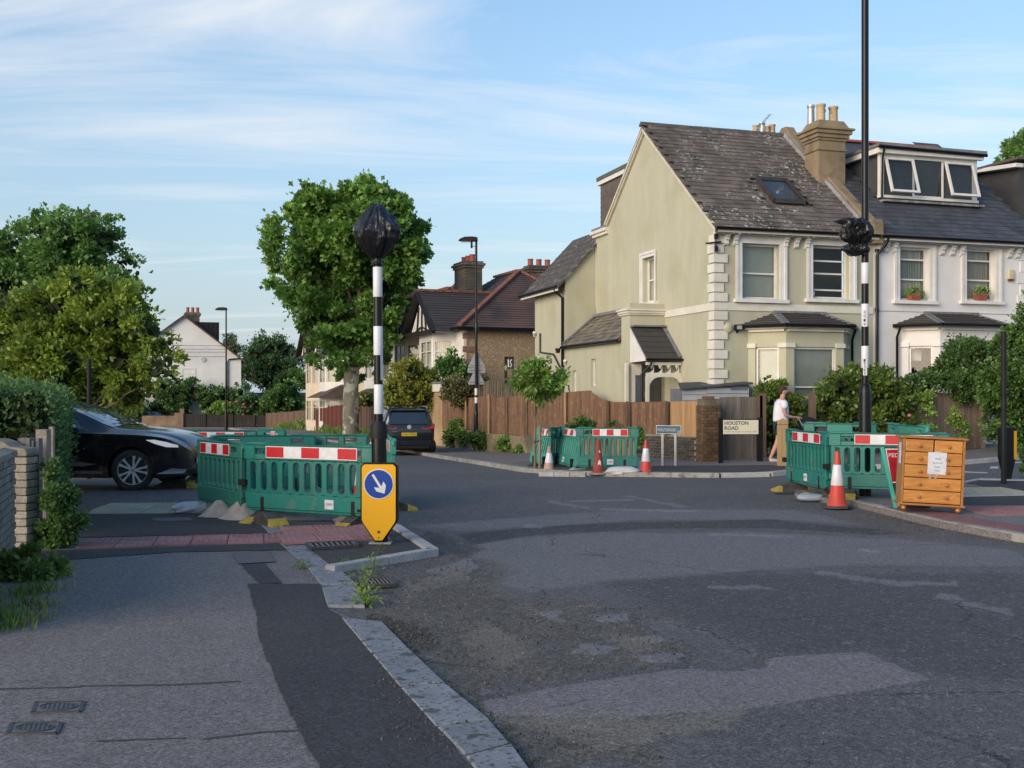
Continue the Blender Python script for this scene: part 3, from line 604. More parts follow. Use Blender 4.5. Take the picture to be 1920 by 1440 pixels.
TILE = mat('roof_tile', (.160,.128,.106), .9, (.105,.086,.074), 1.5, vary=.22, bump=.4, bscale=40, speck=((.50,.50,.45), 9, .85), spth=(.60,.63), spdet=2, spclump=.9, blotch=((.085,.076,.062), .9, .55, .1))
LEADB = MC['lead_flashing']; BRWN = mat('vertical_tile', (.125,.10,.085), .85, (.09,.075,.065), 6, vary=.12)
STUCCO = mat('weathered_stucco', (.27,.205,.125), .9, (.19,.145,.09), 2.2, bump=.4, bscale=40, blotch=((.10,.085,.06), 1.3, .56, .12))
POT = mat('buff_pot', (.52,.40,.24), .8, (.42,.31,.18), 5, blotch=((.2,.16,.11), 4, .58, .1)); TERR = mat('terracotta', (.36,.10,.06), .8, (.27,.075,.045), 5); STEEL = mat('flue_steel', (.62,.60,.58), .3, (.5,.48,.46), 4, metal=.7)
def wall2d(mb, f, a0, a1, b0, b1, holes, dep=.14, m=0):
    """a rectangular wall with openings cut through it and their reveals; f maps (a, b, depth) to a point"""
    A_ = sorted({a0, a1, *[h[0] for h in holes], *[h[1] for h in holes]}); B_ = sorted({b0, b1, *[h[2] for h in holes], *[h[3] for h in holes]})
    for i in range(len(A_)-1):
        for j in range(len(B_)-1):
            ca, cb_ = (A_[i]+A_[i+1])/2, (B_[j]+B_[j+1])/2
            if any(h[0] < ca < h[1] and h[2] < cb_ < h[3] for h in holes): continue
            mb.quad(f(A_[i], B_[j], 0), f(A_[i+1], B_[j], 0), f(A_[i+1], B_[j+1], 0), f(A_[i], B_[j+1], 0), m)
    for h in holes:
        x0, x1, z0, z1 = h[:4]
        for p, q in (((x0,z0),(x0,z1)),((x0,z1),(x1,z1)),((x1,z1),(x1,z0)),((x1,z0),(x0,z0))):
            mb.quad(f(*p, 0), f(*q, 0), f(*q, dep), f(*p, dep), m)
def bxf(mb, f, a0, a1, b0, b1, d0, d1, m=0):
    v = [f(a, b, d) for d in (d0, d1) for a, b in ((a0,b0),(a1,b0),(a1,b1),(a0,b1))]
    mb.add(v, [(0,1,2,3),(7,6,5,4),(0,4,5,1),(1,5,6,2),(2,6,7,3),(3,7,4,0)], m)
def ripple(f, a0, a1, b0, b1, d, mtl, parent, name='curtain', amp=.03, wl=.09, n=None):
    mb = MB(); n = n or max(8, int((a1-a0)/wl*6)); v = []
    for b in (b0, b1):
        for i in range(n+1): a = a0+(a1-a0)*i/n; v.append(f(a, b, d+amp*math.sin(a/wl*2*PI+.8*math.sin(a*7))))
    mb.add(v, [(i, i+1, n+2+i, n+1+i) for i in range(n)]); return mb.obj(name, mtl, parent, smooth=70)
def sash(parent, f, x0, x1, z0, z1, dep=.14, fr=.055, rails=(.5,), sur=None, sill=True, back='blind', name='window', fm=None, open_bottom=0.0, bm_=None, cream=None, mull=()):
    """a window: frame with rails, pane, sill, moulded surround and whatever hangs behind the glass"""
    fm = fm or WHITE; mb = MB()
    bxf(mb, f, x0, x0+fr, z0, z1, dep-.05, dep); bxf(mb, f, x1-fr, x1, z0, z1, dep-.05, dep)
    bxf(mb, f, x0+fr, x1-fr, z1-fr, z1, dep-.05, dep); bxf(mb, f, x0+fr, x1-fr, z0, z0+fr*1.1, dep-.05, dep)
    for r in rails: zr = z0+(z1-z0)*r; bxf(mb, f, x0+fr, x1-fr, zr-.022, zr+.022, dep-.045, dep-.002)
    for r in mull: xr = x0+(x1-x0)*r; bxf(mb, f, xr-.025, xr+.025, z0+fr*1.1, z1-fr, dep-.048, dep-.003)
    w = mb.obj(name, fm, parent)
    mb = MB(); mb.quad(f(x0+fr, z0+fr, dep-.018), f(x1-fr, z0+fr, dep-.018), f(x1-fr, z1-fr, dep-.018), f(x0+fr, z1-fr, dep-.018)); mb.obj('pane', GLASS, w)
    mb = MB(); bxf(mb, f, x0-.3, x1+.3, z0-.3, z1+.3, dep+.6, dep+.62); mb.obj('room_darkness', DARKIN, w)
    if back == 'blind': mb = MB(); bxf(mb, f, x0+.02, x1-.02, z0+open_bottom, z1, dep+.05, dep+.06); mb.obj('blind', bm_ or BLIND, w)
    elif back == 'curtain': ripple(f, x0+.02, x1-.02, z0, z1, dep+.09, bm_ or CURT, w)
    elif back == 'pair':
        ww = (x1-x0)*.38; ripple(f, x0+.02, x0+ww, z0, z1, dep+.09, bm_ or CURT, w); ripple(f, x1-ww, x1-.02, z0, z1, dep+.09, bm_ or CURT, w)
    if sur:
        mb = MB(); a, tp, pr = sur
        bxf(mb, f, x0-a, x0-.003, z0-.02, z1+.002, -pr, .03); bxf(mb, f, x1+.003, x1+a, z0-.02, z1+.002, -pr, .03); bxf(mb, f, x0-a, x1+a, z1+.002, z1+tp, -pr, .03)
        bxf(mb, f, x0-a-.03, x0-a+.05, z0-.02, z1+tp-.05, -pr-.025, -pr-.001); bxf(mb, f, x1+a-.05, x1+a+.03, z0-.02, z1+tp-.05, -pr-.025, -pr-.001); bxf(mb, f, x0-a-.03, x1+a+.03, z1+tp-.05, z1+tp+.03, -pr-.027, -pr-.001)
        mb.obj('surround', cream or WHITE, w)
    if sill: mb = MB(); e = (sur[0]+.07) if sur else .08; bxf(mb, f, x0-e, x1+e, z0-.115, z0-.022, -.13, dep-.052); mb.obj('sill', cream or WHITE, w)
    return w
def roof_tiles(parent, org, ax, up, na, nb, tw, ex, m, name='roof_tile', skip=None, limit=300, thick=.018, jit=.006, rest='roof_tile', clip=None):
    """overlapping tiles: org at the eaves, ax along the eaves, up the slope"""
    ax = Vector(ax).normalized(); up = Vector(up).normalized(); nrm = ax.cross(up).normalized()
    if nrm.z < 0: nrm = -nrm
    b = MB(); b.box(-tw/2+.004, tw/2-.004, 0, ex*1.25, -thick, 0); me = b.mesh(name, m); ms = []
    for j in range(nb):
        off = .5*(j % 2)
        for i in range(na+1):
            a = (i+.5-off)*tw; bb = j*ex
            if clip:
                lo, hi = clip(bb+ex*.5)
                if a < lo-.02 or a > hi+.02: continue
            elif a > na*tw+.01 or a < tw*.3: continue
            if skip and skip(a, bb): continue
            p = Vector(org)+ax*a+up*bb+nrm*(.045+random.uniform(-jit, jit)*.5); tilt = -thick*1.2/ex
            u2 = (up+nrm*tilt).normalized(); n2 = ax.cross(u2).normalized()
            if n2.z < 0: n2 = -n2
            r = Matrix((ax if ax.cross(u2).dot(n2) > 0 else -ax, u2, n2)).transposed().to_4x4()
            ms.append(Matrix.Translation(p) @ r @ Matrix.Rotation(random.uniform(-jit, jit), 4, 'Z'))
    pm = rootmat(parent) if parent.parent is None else rootmat(parent.parent) @ rootmat(parent)
    pieces(parent, name, me, near_sort(ms, pm), limit, rest)
def pipe(parent, pts, r=.04, m=None, name='downpipe', collars=()):
    mb = MB(); mb.tube(pts, r, 10)
    for c in collars: mb.lathe([(r*1.3, -.04), (r*1.3, .04)], 10, c)
    return mb.obj(name, m or BLACK, parent, smooth=True)

# ---------------- pale green corner house
HF = Fr((5.45, 30.1, 0), 17.5)
gh = thing('corner_house', 'pale green rendered corner house with white quoins and mossy tiled roof', 'house', HF.C, HF.a)
EZ, PITCH, SR = 6.2, .815, 4.5; WT = 4.96; RZ = EZ+PITCH*SR
ff = lambda a, b, d: (a, d, b)                  # front facade
fg = lambda a, b, d: (d, a, b)                  # gable wall (depth goes to +x)
def wz(py, x): return HF.z(py, x, 0)
w1 = [HF.t(1390.5), HF.t(1461), wz(560, 1.2), wz(457, 1.2)]; w2 = [HF.t(1523), HF.t(1592), wz(560, 3.6), wz(461, 3.6)]
bayL, bayR = HF.t(1403), HF.t(1590)
mb = MB(); wall2d(mb, ff, 0, WT, -.3, EZ+.1, [w1, w2, [bayL+.3, bayR-.3, .4, 2.7]], .16)
gw = [HF.d(1229), HF.d(1206), HF.z(566, 0, 4.2), HF.z(482, 0, 4.2)]
wall2d(mb, lambda a, b, d: fg(a, b, d), 0, 8.6, -.3, EZ, [gw], .18)
S1, Z1 = 7.55, HF.z(422, 0, 7.55); S2 = 8.6; Z2 = HF.z(436, 0, 8.6)
mb.add([(0,0,EZ),(0,SR,RZ),(0,S1,Z1),(0,S2,Z2),(0,S2,EZ)], [(0,1,2,3,4)])
mb.add([(0,S2,-.3),(WT,S2,-.3),(WT,S2,Z2),(0,S2,Z2)], [(0,1,2,3)])
mb.obj('wall', SAGE, gh)
sash(gh, ff, *w1, dep=.2, rails=(.47,), sur=(.18,.20,.05), back='blind', open_bottom=.08)
win2 = sash(gh, ff, *w2, dep=.2, rails=(.17,.48,.72), sur=(.18,.20,.05), back='none')
mb = MB(); mb.box(w2[0]+.05, w2[0]+.14, .1, .18, w2[2]+.09, w2[2]+.2); mb.obj('ornament', WHITE, win2)
sash(gh, fg, *gw, dep=.2, rails=(.5,), sur=(.10,.14,.05), back='curtain', sill=True)
# belt course, on both faces
BZ0, BZ1 = 4.0, 4.2
mb = MB(); mb.box(0, WT, -.03, -.001, BZ0, BZ1); mb.obj('belt_course', CREAMT, gh)
mb = MB(); mb.box(-.03, -.001, -.03, 3.4, BZ0+.0, BZ1); mb.obj('belt_course', CREAMT, gh)
# quoins
qz = 0.55; i = 0; qs = [MB().box(-.05, .36, -.05, .26, 0, .225).mesh('quoin', CREAMT), MB().box(-.04, .25, -.04, .36, 0, .225).mesh('quoin', CREAMT)]
zq = [z for z in np.arange(BZ0-.262, .1, -.262)]+[z for z in np.arange(BZ1+.03, EZ-.2, .262)]
for k, z in enumerate(zq):
    o = bpy.data.objects.new('quoin', qs[k % 2]); COL.objects.link(o); o.parent = gh; o.location = (0, 0, z)
# roof planes
def slope_box(mb, x0, x1, s0, z0, s1, z1, th=.10):
    mb.add([(x0,s0,z0),(x1,s0,z0),(x1,s1,z1),(x0,s1,z1),(x0,s0,z0-th),(x1,s0,z0-th),(x1,s1,z1-th),(x0,s1,z1-th)], [(0,1,2,3),(7,6,5,4),(0,4,5,1),(1,5,6,2),(2,6,7,3),(3,7,4,0)])
EO = .28
mb = MB(); slope_box(mb, -.12, WT-.16, -EO, EZ+.05-EO*PITCH+.1, SR, RZ+.12); slope_box(mb, -.12, WT, SR+.001, RZ+.12, S1, Z1+.1); roof = mb.obj('roof', TILE, gh)
UPV = Vector((0, 1, PITCH)); tl = math.hypot(SR+EO, (SR+EO)*PITCH)
sky_a = HF.hit(1419, 338, (0, 0, EZ+.2), (0, -PITCH, 1)); sky_b = HF.hit(1494, 382, (0, 0, EZ+.2), (0, -PITCH, 1)); sky_c = HF.hit(1470, 338, (0, 0, EZ+.2), (0, -PITCH, 1))
slx0, slx1 = sky_a.x-.02, (sky_c.x); slen = lambda s: (s+EO)*math.hypot(1, PITCH)
sb0, sb1 = slen(sky_b.y), slen(sky_a.y)
ch_s0, ch_s1 = 2.0, 2.8
roof_tiles(roof, (-.14, -EO-.03, EZ+.05-EO*PITCH+.1), (1, 0, 0), UPV, 17, int(tl/.23)+1, .29, .232, TILE, skip=lambda a, b: (slx0+.14-.2 < a < slx1+.14+.2 and sb0-.3 < b < sb1+.05))
mb = MB()
for k in range(12): mb.prism([(.17*math.cos(a)*.8, .11*math.sin(a)) for a in np.linspace(0, PI, 7)], 'x', 0+k*.41, .40+k*.41)
mb.xf(Matrix.Translation((-.16, SR, RZ+.11))); mb.obj('ridge_tile', mat('ridge_tile', (.10,.09,.085), .9, vary=.2), gh)
# verge mouldings and kneeler
for s0, z0, s1, z1 in ((-.25, EZ-.12, SR, RZ-.03), (SR, RZ-.03, S1, Z1-.03)):
    mb = MB(); mb.bar((-.07, s0, z0+.03), (-.07, s1, z1+.03), .075, .12, up=(1,0,0)); mb.bar((-.045, s0, z0-.05), (-.045, s1, z1-.05), .05, .07, up=(1,0,0)); mb.obj('verge_moulding', mat('verge_cream', (.60,.56,.46), .7, (.48,.45,.37), 3), gh)
mb = MB(); mb.box(-.16, .3, S1-.1, S2+.2, Z2-.10, Z2+.02); mb.box(-.10, .3, S1-.1, S2+.1, Z2-.2, Z2-.102); mb.obj('kneeler', CREAMT, gh, bevel=.02)
mb = MB(); mb.box(-.12, .5, S1-.05, S2+.12, Z2+.022, Z2+.10); mb.obj('kneeler_capping', LEADB, gh)
# gutter, fascia, corbels
mb = MB(); mb.box(-.05, WT, -EO+.02, -.001, EZ-.16, EZ-.06); mb.box(-.05, WT, -EO-.02, -EO+.019, EZ-.14, EZ-.02); mb.obj('eaves_board', CREAMT, gh)
def gutter(parent, x0, x1, y, z, r=.065):
    mb = MB(); mb.prism([(y+r*math.cos(a), z+r*math.sin(a)) for a in np.linspace(PI, 2*PI, 8)]+[(y+r, z+.01), (y-r, z+.01)], 'x', x0, x1); return mb.obj('gutter', BLACK, parent, smooth=True)
gutter(gh, -.15, WT, -EO-.07, EZ-.02)
CORB = MB()
prof = [(0,0),(-.20,0),(-.20,-.06),(-.15,-.08),(-.14,-.14),(-.10,-.17),(-.10,-.25),(-.05,-.29),(0,-.30)]
CORB.prism(prof, 'x', -.055, .055); cme = CORB.mesh('corbel', WHITE)
def corbels(parent, xs_, z):
    for x in xs_: o = bpy.data.objects.new('corbel', cme); COL.objects.link(o); o.parent = parent; o.location = (x, -.002, z)
corbels(gh, [HF.t(1360), HF.t(1377), HF.t(1471), HF.t(1491), HF.t(1511), HF.t(1610)], EZ-.162)
# skylight
mb = MB(); P0_ = Vector((slx0, sky_b.y, EZ+.2+sky_b.y*PITCH)); P1_ = Vector((slx1, sky_b.y, P0_.z)); dv = Vector((0, sky_a.y-sky_b.y, (sky_a.y-sky_b.y)*PITCH)); nn = Vector((0, -PITCH, 1)).normalized()*.06
for p, q in ((P0_, P1_), (P1_, P1_+dv), (P1_+dv, P0_+dv), (P0_+dv, P0_)): mb.bar(p+nn, q+nn, .09, .12)
sk = mb.obj('skylight', mat('dark_bronze', (.05,.042,.038), .5), gh); mb = MB(); mb.quad(P0_+nn, P1_+nn, P1_+dv+nn, P0_+dv+nn); mb.obj('pane', GLASS, sk)
mb = MB(); n3 = nn*.4; mb.quad(P0_+n3, P1_+n3, P1_+dv+n3, P0_+dv+n3); mb.obj('shade', mat('attic_grey', (.12,.14,.18), .9), sk)
# chimney stack on the party wall with its parapet
cxl, cxr = HF.t(1535, ch_s0), HF.t(1585, ch_s0); cyb = HF.d(1509, cxl)
zt = lambda py: HF.z(py, cxl, ch_s0)
mb = MB(); mb.box(cxl, cxr, ch_s0, cyb, 6.8, zt(262)); 
mb.box(cxl-.04, cxr+.04, ch_s0-.04, cyb+.04, zt(279)-.03, zt(279)+.03)
for k, (e, a, b) in enumerate(((.04, 262, 257), (.09, 257, 250), (.15, 250, 243), (.21, 243, 239))): mb.box(cxl-e, cxr+e, ch_s0-e, cyb+e, zt(a)+.001*k, zt(b)+.001*k)
o4 = len(mb.v); a, b = .12, .0
mb.add([(cxl-.1,ch_s0-.1,zt(239)),(cxr+.1,ch_s0-.1,zt(239)),(cxr+.1,cyb+.1,zt(239)),(cxl-.1,cyb+.1,zt(239)),(cxl+.03,ch_s0+.03,zt(223)),(cxr-.03,ch_s0+.03,zt(223)),(cxr-.03,cyb-.03,zt(223)),(cxl+.03,cyb-.03,zt(223))], BOXF)
chs = mb.obj('chimney', STUCCO, gh, bevel=.008)
def pot(parent, x, y, z, h, r, m, name='chimney_pot'):
    mb = MB(); mb.lathe([(r*1.05,0),(r,.05),(r*.95,h*.8),(r*1.02,h*.86),(r*1.12,h*.9),(r*1.12,h),(r*.85,h),(r*.8,h-.1),(0,h-.1)], 14, (x, y, z)); return mb.obj(name, m, parent, smooth=True)
pz = zt(226); pot(chs, cxl+.13, ch_s0+.62, pz, .62, .11, STEEL, 'flue_pipe'); pot(chs, cxl+.24, ch_s0+.26, pz, .56, .135, POT); pot(chs, cxl+.70, ch_s0+.3, pz, .53, .135, POT); pot(chs, cxl+.48, ch_s0+.6, pz, .5, .12, POT)
# parapet with rounded coping, following the roof
mb = MB(); px0, px1 = WT-.17, WT+.17
outl = [(-.28, EZ-.25), (-.28, EZ+.34), (-.2, EZ+.46), (0, EZ+.45)]+[(s, EZ+.42+s*PITCH) for s in (1, 2, 3, SR-.35)]+[(SR-.12, RZ+.42), (SR+.12, RZ+.42), (SR+.35, RZ+.2), (8.2, Z1+.1), (8.2, EZ), (.5, EZ-.25)]
mb.prism(outl, 'x', px0, px1); mb.obj('parapet', STUCCO, gh, bevel=.03)
mb = MB(); mb.bar((px0-.06, -.2, EZ+.08), (px0-.06, SR-.2, RZ+.12), .13, .05, up=(1,0,0)); mb.obj('flashing', mat('pale_lead', (.34,.35,.36), .6, (.22,.22,.23), 4), gh)
# stack behind the ridge, with an aerial
mb = MB(); bx = HF.t(1410, 5.6); b2 = HF.t(1458, 5.6); bz = HF.z(252, bx, 5.6); mb.box(bx, b2, 5.3, 5.9, RZ-2.5, bz); ch2 = mb.obj('chimney', STUCCO, gh)
for pxx, hh, mt in ((1417, .30, POT), (1429, .40, STEEL), (1438, .3, POT), (1448, .37, POT)): pot(ch2, HF.t(pxx, 5.6), 5.6, bz, hh, .1, mt)
mb = MB(); a0 = HF.t(1425, 5.2); za = lambda py: HF.z(py, a0, 5.2); mb.tube([(a0, 5.2, RZ-.5), (a0, 5.2, za(232))], .012, 6); tipx = HF.t(1441, 5.2)
mb.tube([(a0-.02, 5.2, za(237)), (tipx, 5.1, za(215))], .01, 6)
for k in range(9):
    q = k/8; c = Vector((a0-.02, 5.2, za(237))).lerp(Vector((tipx, 5.1, za(215))), q); mb.tube([c+Vector((-.09, -.02, -.0)), c+Vector((.09, .02, .03))], .005, 4)
mb.obj('aerial', mat('aerial_metal', (.12,.12,.12), .5), gh)
# rear dormer, tile hung
dz1 = HF.z(330, .35, 7.9); dx0 = .35; ds1 = HF.d(1128, dx0)
mb = MB(); mb.box(dx0, WT-.2, 5.2, ds1, Z1-.5, dz1-.12); dorm = mb.obj('rear_dormer', mat('dormer_core', (.09,.075,.065), .9), gh)
bd = MB(); bd.box(-.03, 0, 0, ds1-5.0, 0, .17); bme2 = bd.mesh('tile_course', BRWN); 
k = 0
zc = Z1-.3
while zc < dz1-.15:
    o = bpy.data.objects.new('tile_course', bme2); COL.objects.link(o); o.parent = dorm; o.location = (dx0-.002, 5.0, zc); o.rotation_euler = (0, math.radians(-5), 0); zc += .165
mb = MB(); mb.box(dx0-.12, WT-.1, 4.9, ds1+.12, dz1-.14, dz1); mb.obj('fascia', WHITE, dorm)
mb = MB(); mb.box(dx0-.14, WT-.1, 4.9, ds1+.14, dz1+.001, dz1+.14); mb.obj('flat_roof', mat('green_felt', (.10,.12,.085), .9), dorm)
# ground-floor bay
def bay(root, fr, x0, x1, p, zroof_py, zeave, zcor, zcap, wmat, roofm, wins, pipe_side=None):
    """canted bay: returns nothing; wins = window z-range"""
    c0, c1 = x0+p*.85, x1-p*.85; z0, z1 = wins
    pts = [(x0, 0), (c0, -p), (c1, -p), (x1, 0)]
    b = bpy.data.objects.new('bay', None); COL.objects.link(b); b.parent = root
    wm = MB()
    for (ax, ay), (bx_, by) in zip(pts, pts[1:]):
        d = Vector((bx_-ax, by-ay, 0)); L_ = d.length; d.normalize(); n = Vector((d.y, -d.x, 0))
        f = lambda a, bb, dd, ax=ax, ay=ay, d=d, n=n: (ax+d.x*a-n.x*dd, ay+d.y*a-n.y*dd, bb)
        pil = .24 if L_ > 1.2 else .2; h = [pil, L_-pil, z0, z1]
        wall2d(wm, f, 0, L_, -.3, zeave, [h], .08)
        w = sash(b, f, h[0], h[1], z0, z1, dep=.11, rails=(.5,), sur=None, back='blind' if wmat is SAGE else 'dark', sill=False, fr=.06)
        cm = MB(); bxf(cm, f, -.02, pil+.02, z1-.02, z1+.10, -.05, -.001); bxf(cm, f, L_-pil-.02, L_+.02, z1-.02, z1+.10, -.05, -.001); bxf(cm, f, -.03, L_+.03, z0-.12, z0-.005, -.07, -.001)
        bxf(cm, f, 0.03, L_-.03, zcor, zcor+.07, -.08, -.001); bxf(cm, f, -.04, L_+.04, zcor+.072, zeave-.002, -.16, -.001)
        cm.obj('moulding', CREAMT if wmat is SAGE else WHITE, b)
    wm.obj('bay_wall', wmat, b)
    o = .26; e = [(x0-o*1.1, .0), (c0-o*.6, -p-o), (c1+o*.6, -p-o), (x1+o*1.1, 0)]
    t0, t1 = (x0+c0)/2+.25, (x1+c1)/2-.25; rz = zroof_py
    mb = MB(); v = [(a, c, zeave) for a, c in e]+[(t0+.25, -.002, rz), (t1-.25, -.002, rz)]+[(a, c, zeave-.08) for a, c in e]
    mb.add(v, [(0,1,4),(1,2,5,4),(2,3,5),(0,6,7,1),(1,7,8,2),(2,8,9,3),(6,9,8,7)]); r = mb.obj('bay_roof', roofm, b)
    for (a, c), (a2, c2) in zip(e, e[1:]):
        mb = MB(); mb.tube([(a, c-.03, zeave-.03), (a2, c2-.03, zeave-.03)], .05, 8); mb.obj('gutter', BLACK, b, smooth=True)
    mb = MB(); mb.bar(v[1], v[4], .22, .03); mb.bar(v[2], v[5], .16, .03); mb.bar((v[4][0]-.1, -.03, rz+.02), (v[5][0]+.1, -.03, rz+.02), .08, .06); mb.obj('flashing', LEADB, b)
    courses = MB(); nrow = 6
    for k in range(nrow):
        q = k/nrow
        for i in range(3):
            A_, B_ = Vector(v[i]), Vector(v[i+1]); T0 = Vector(v[4 if i < 2 else 5]); T1 = Vector(v[4 if i == 0 else 5])
            p, s = A_.lerp(T0, q), B_.lerp(T1, q); courses.bar(p+Vector((0,0,.012)), s+Vector((0,0,.012)), .06, .02)
    courses.obj('slate_course', roofm, b)
    if pipe_side is not None: pipe(b, [(pipe_side, -.25, zeave-.05), (pipe_side, -.08, zeave-.35), (pipe_side, -.08, 0)], .035)
bay(gh, HF, bayL, bayR, .8, HF.z(587, 2.5, 0), HF.z(609, 2, -.6), HF.z(622, 2, -.6), 0, SAGE, mat('bay_tile', (.075,.065,.06), .8, (.055,.05,.048), 4, vary=.2), (.85, HF.z(650, 2, -.8)), pipe_side=HF.t(1598, -.08))
# security light and alarm box on the front
def lat(z): return z
mb = MB(); t_ = HF.t(1364); mb.lathe([(.0,0),(.13,0),(.13,.05),(.09,.08),(0,.085)], 20); mb.xf(Matrix.Translation((t_, 0, HF.z(615, t_, 0))) @ Matrix.Rotation(PI/2, 4, 'X')); mb.obj('alarm_box', mat('alarm_cream', (.58,.53,.36), .5), gh, smooth=True)
mb = MB(); t_ = HF.t(1381); mb.box(t_-.1, t_+.1, -.16, -.04, HF.z(620, t_, 0), HF.z(609, t_, 0)); mb.bar((t_, -.05, HF.z(618, t_, 0)), (t_, 0, HF.z(624, t_, 0)), .04, .04); fl = mb.obj('security_light', BLACKM, gh)
mb = MB(); mb.box(t_-.075, t_+.075, -.166, -.161, HF.z(618, t_, 0), HF.z(611, t_, 0)); mb.obj('lens', mat('lamp_lens', (.45,.42,.38), .3), fl)
# bracket light with cables high on the quoin
mb = MB(); zz0 = HF.z(454, 0, 0); mb.bar((-.32, -.1, zz0-.06), (.12, -.12, zz0), .04, .04); mb.bar((-.02, -.1, zz0-.28), (-.02, -.1, zz0+.2), .025, .025); mb.box(-.06, .03, -.15, -.07, zz0+.08, zz0+.2); mb.box(-.05, .02, -.15, -.07, zz0-.26, zz0-.12); mb.obj('cable_bracket', BLACKM, gh)
# side extension under a lean-to, porch block, canopy
EXO = HF.d(1060, -1.1); EX1 = EXO-4.9; EXW = 1.1
mb = MB(); lw = [HF.d(1117, -EXW), HF.d(1108, -EXW), HF.z(723, -EXW, 5.5), HF.z(672, -EXW, 5.5)]; lw2 = [HF.d(1080.5, -EXW), HF.d(1073, -EXW), HF.z(735, -EXW, 7.3), HF.z(694, -EXW, 7.3)]
wall2d(mb, lambda a, b, d: (-EXW+d, a, b), EX1, EXO, -.3, 3.38, [lw, lw2], .12); ext = mb.obj('side_extension', SAGE, gh)
sash(ext, lambda a, b, d: (-EXW+d, a, b), *lw, dep=.14, rails=(), fr=.05, back='curtain', sill=False); sash(ext, lambda a, b, d: (-EXW+d, a, b), *lw2, dep=.14, rails=(), fr=.05, back='blind', sill=False)
mb = MB(); mb.add([(-EXW-.12, EX1+.02, 3.38), (-EXW-.12, EXO, 3.38), (0, EXO, 4.38), (0, EX1+.02, 4.38), (-EXW-.12, EX1+.02, 3.30), (-EXW-.12, EXO, 3.30), (0, EXO, 4.30), (0, EX1+.02, 4.30)], [(0,1,2,3),(0,4,5,1),(3,2,6,7),(0,3,7,4),(1,5,6,2),(4,7,6,5)])
lr = mb.obj('lean_to_roof', BRWN, gh)
roof_tiles(lr, (-EXW-.14, EXO-.02, 3.36), (0, -1, 0), (EXW+.12, 0, 1.0), 17, 8, .285, .2, mat('lean_to_tile', (.20,.17,.125), .9, (.12,.105,.085), 2.2, vary=.25, bump=.4, bscale=40), name='lean_to_tile', rest='lean_to_tile', jit=.012)
mb = MB(); mb.bar((-.03, EX1+.1, 4.44), (-.03, EXO, 4.44), .12, .1); mb.bar((-EXW-.1, EXO-.06, 3.48), (0, EXO-.06, 4.48), .14, .05); mb.obj('flashing', LEADB, lr)
mb = MB(); mb.tube([(-EXW-.16, EX1+.02, 3.34), (-EXW-.16, EXO, 3.34)], .05, 8); mb.obj('gutter', BLACK, lr, smooth=True)
PB0 = EX1-.62  # porch block front plane
pzt = HF.z(568, -EXW, PB0); pz1 = HF.z(579, -EXW, PB0); pz0 = HF.z(590, -EXW, PB0)
mb = MB(); mb.box(-EXW-.03, .0, PB0, EX1-.001, -.3, pz0); dr = mb.obj('porch', SAGE, gh)
mb = MB(); mb.box(-EXW-.02, .0, PB0+.02, EX1+.1, pz1, pzt); mb.obj('porch_parapet', SAGE, dr)
mb = MB(); mb.box(-EXW-.17, .06, PB0-.13, EX1+.1, pz1-.05, pz1-.001); mb.box(-EXW-.12, .04, PB0-.09, EX1+.1, pz1-.12, pz1-.052); mb.box(-EXW-.08, .02, PB0-.05, EX1+.1, pz0, pz1-.122); mb.obj('cornice', CREAMT, dr)
# door in the porch front
fd = lambda a, b, d: (a, PB0+d, b)
dx_0, dx_1 = HF.t(1202, PB0), HF.t(1241, PB0); 
mb = MB(); mb.box(dx_0-.30, dx_1+.0, PB0-.03, PB0-.001, 0, 2.62); dpanel = mb.obj('door_frame', CREAMT, dr)
mb = MB(); mb.box(dx_0, dx_1-.03, PB0-.045, PB0-.031, 0, HF.z(683, dx_0, PB0)); door = mb.obj('door', mat('door_grey', (.055,.062,.058), .5, (.048,.054,.05), 3), dr)
mb = MB(); mb.box(dx_0-.2, dx_0-.03, PB0-.037, PB0-.031, .3, 2.3); mb.obj('side_light', mat('side_glass', (.10,.12,.16), .1), dr)
dw = dx_1-.03-dx_0
for x_0, x_1, z_0, z_1 in ((.08, .47, 1.15, 2.0), (.53, .92, 1.15, 2.0), (.08, .47, .2, 1.0), (.53, .92, .2, 1.0)):
    mb = MB(); a, b = dx_0+dw*x_0, dx_0+dw*x_1
    for p, q in (((a, z_0), (b, z_0)), ((b, z_0), (b, z_1)), ((b, z_1), (a, z_1)), ((a, z_1), (a, z_0))): mb.bar((p[0], PB0-.05, p[1]), (q[0], PB0-.05, q[1]), .018, .018)
    mb.obj('panel_moulding', MC['door_grey'], door)
mb = MB(); a = dx_0+dw*.16; mb.bar((a, PB0-.06, 1.62), (a, PB0-.06, 1.78), .025, .03); mb.bar((a-.03, PB0-.06, 1.79), (a+.01, PB0-.06, 1.79), .02, .02); mb.obj('handle', mat('brass', (.55,.38,.12), .35, metal=.6), door)
mb = MB(); mb.box(a-.025, a+.03, PB0-.06, PB0-.046, 1.36, 1.5); mb.obj('letter_plate', WHITE, door)
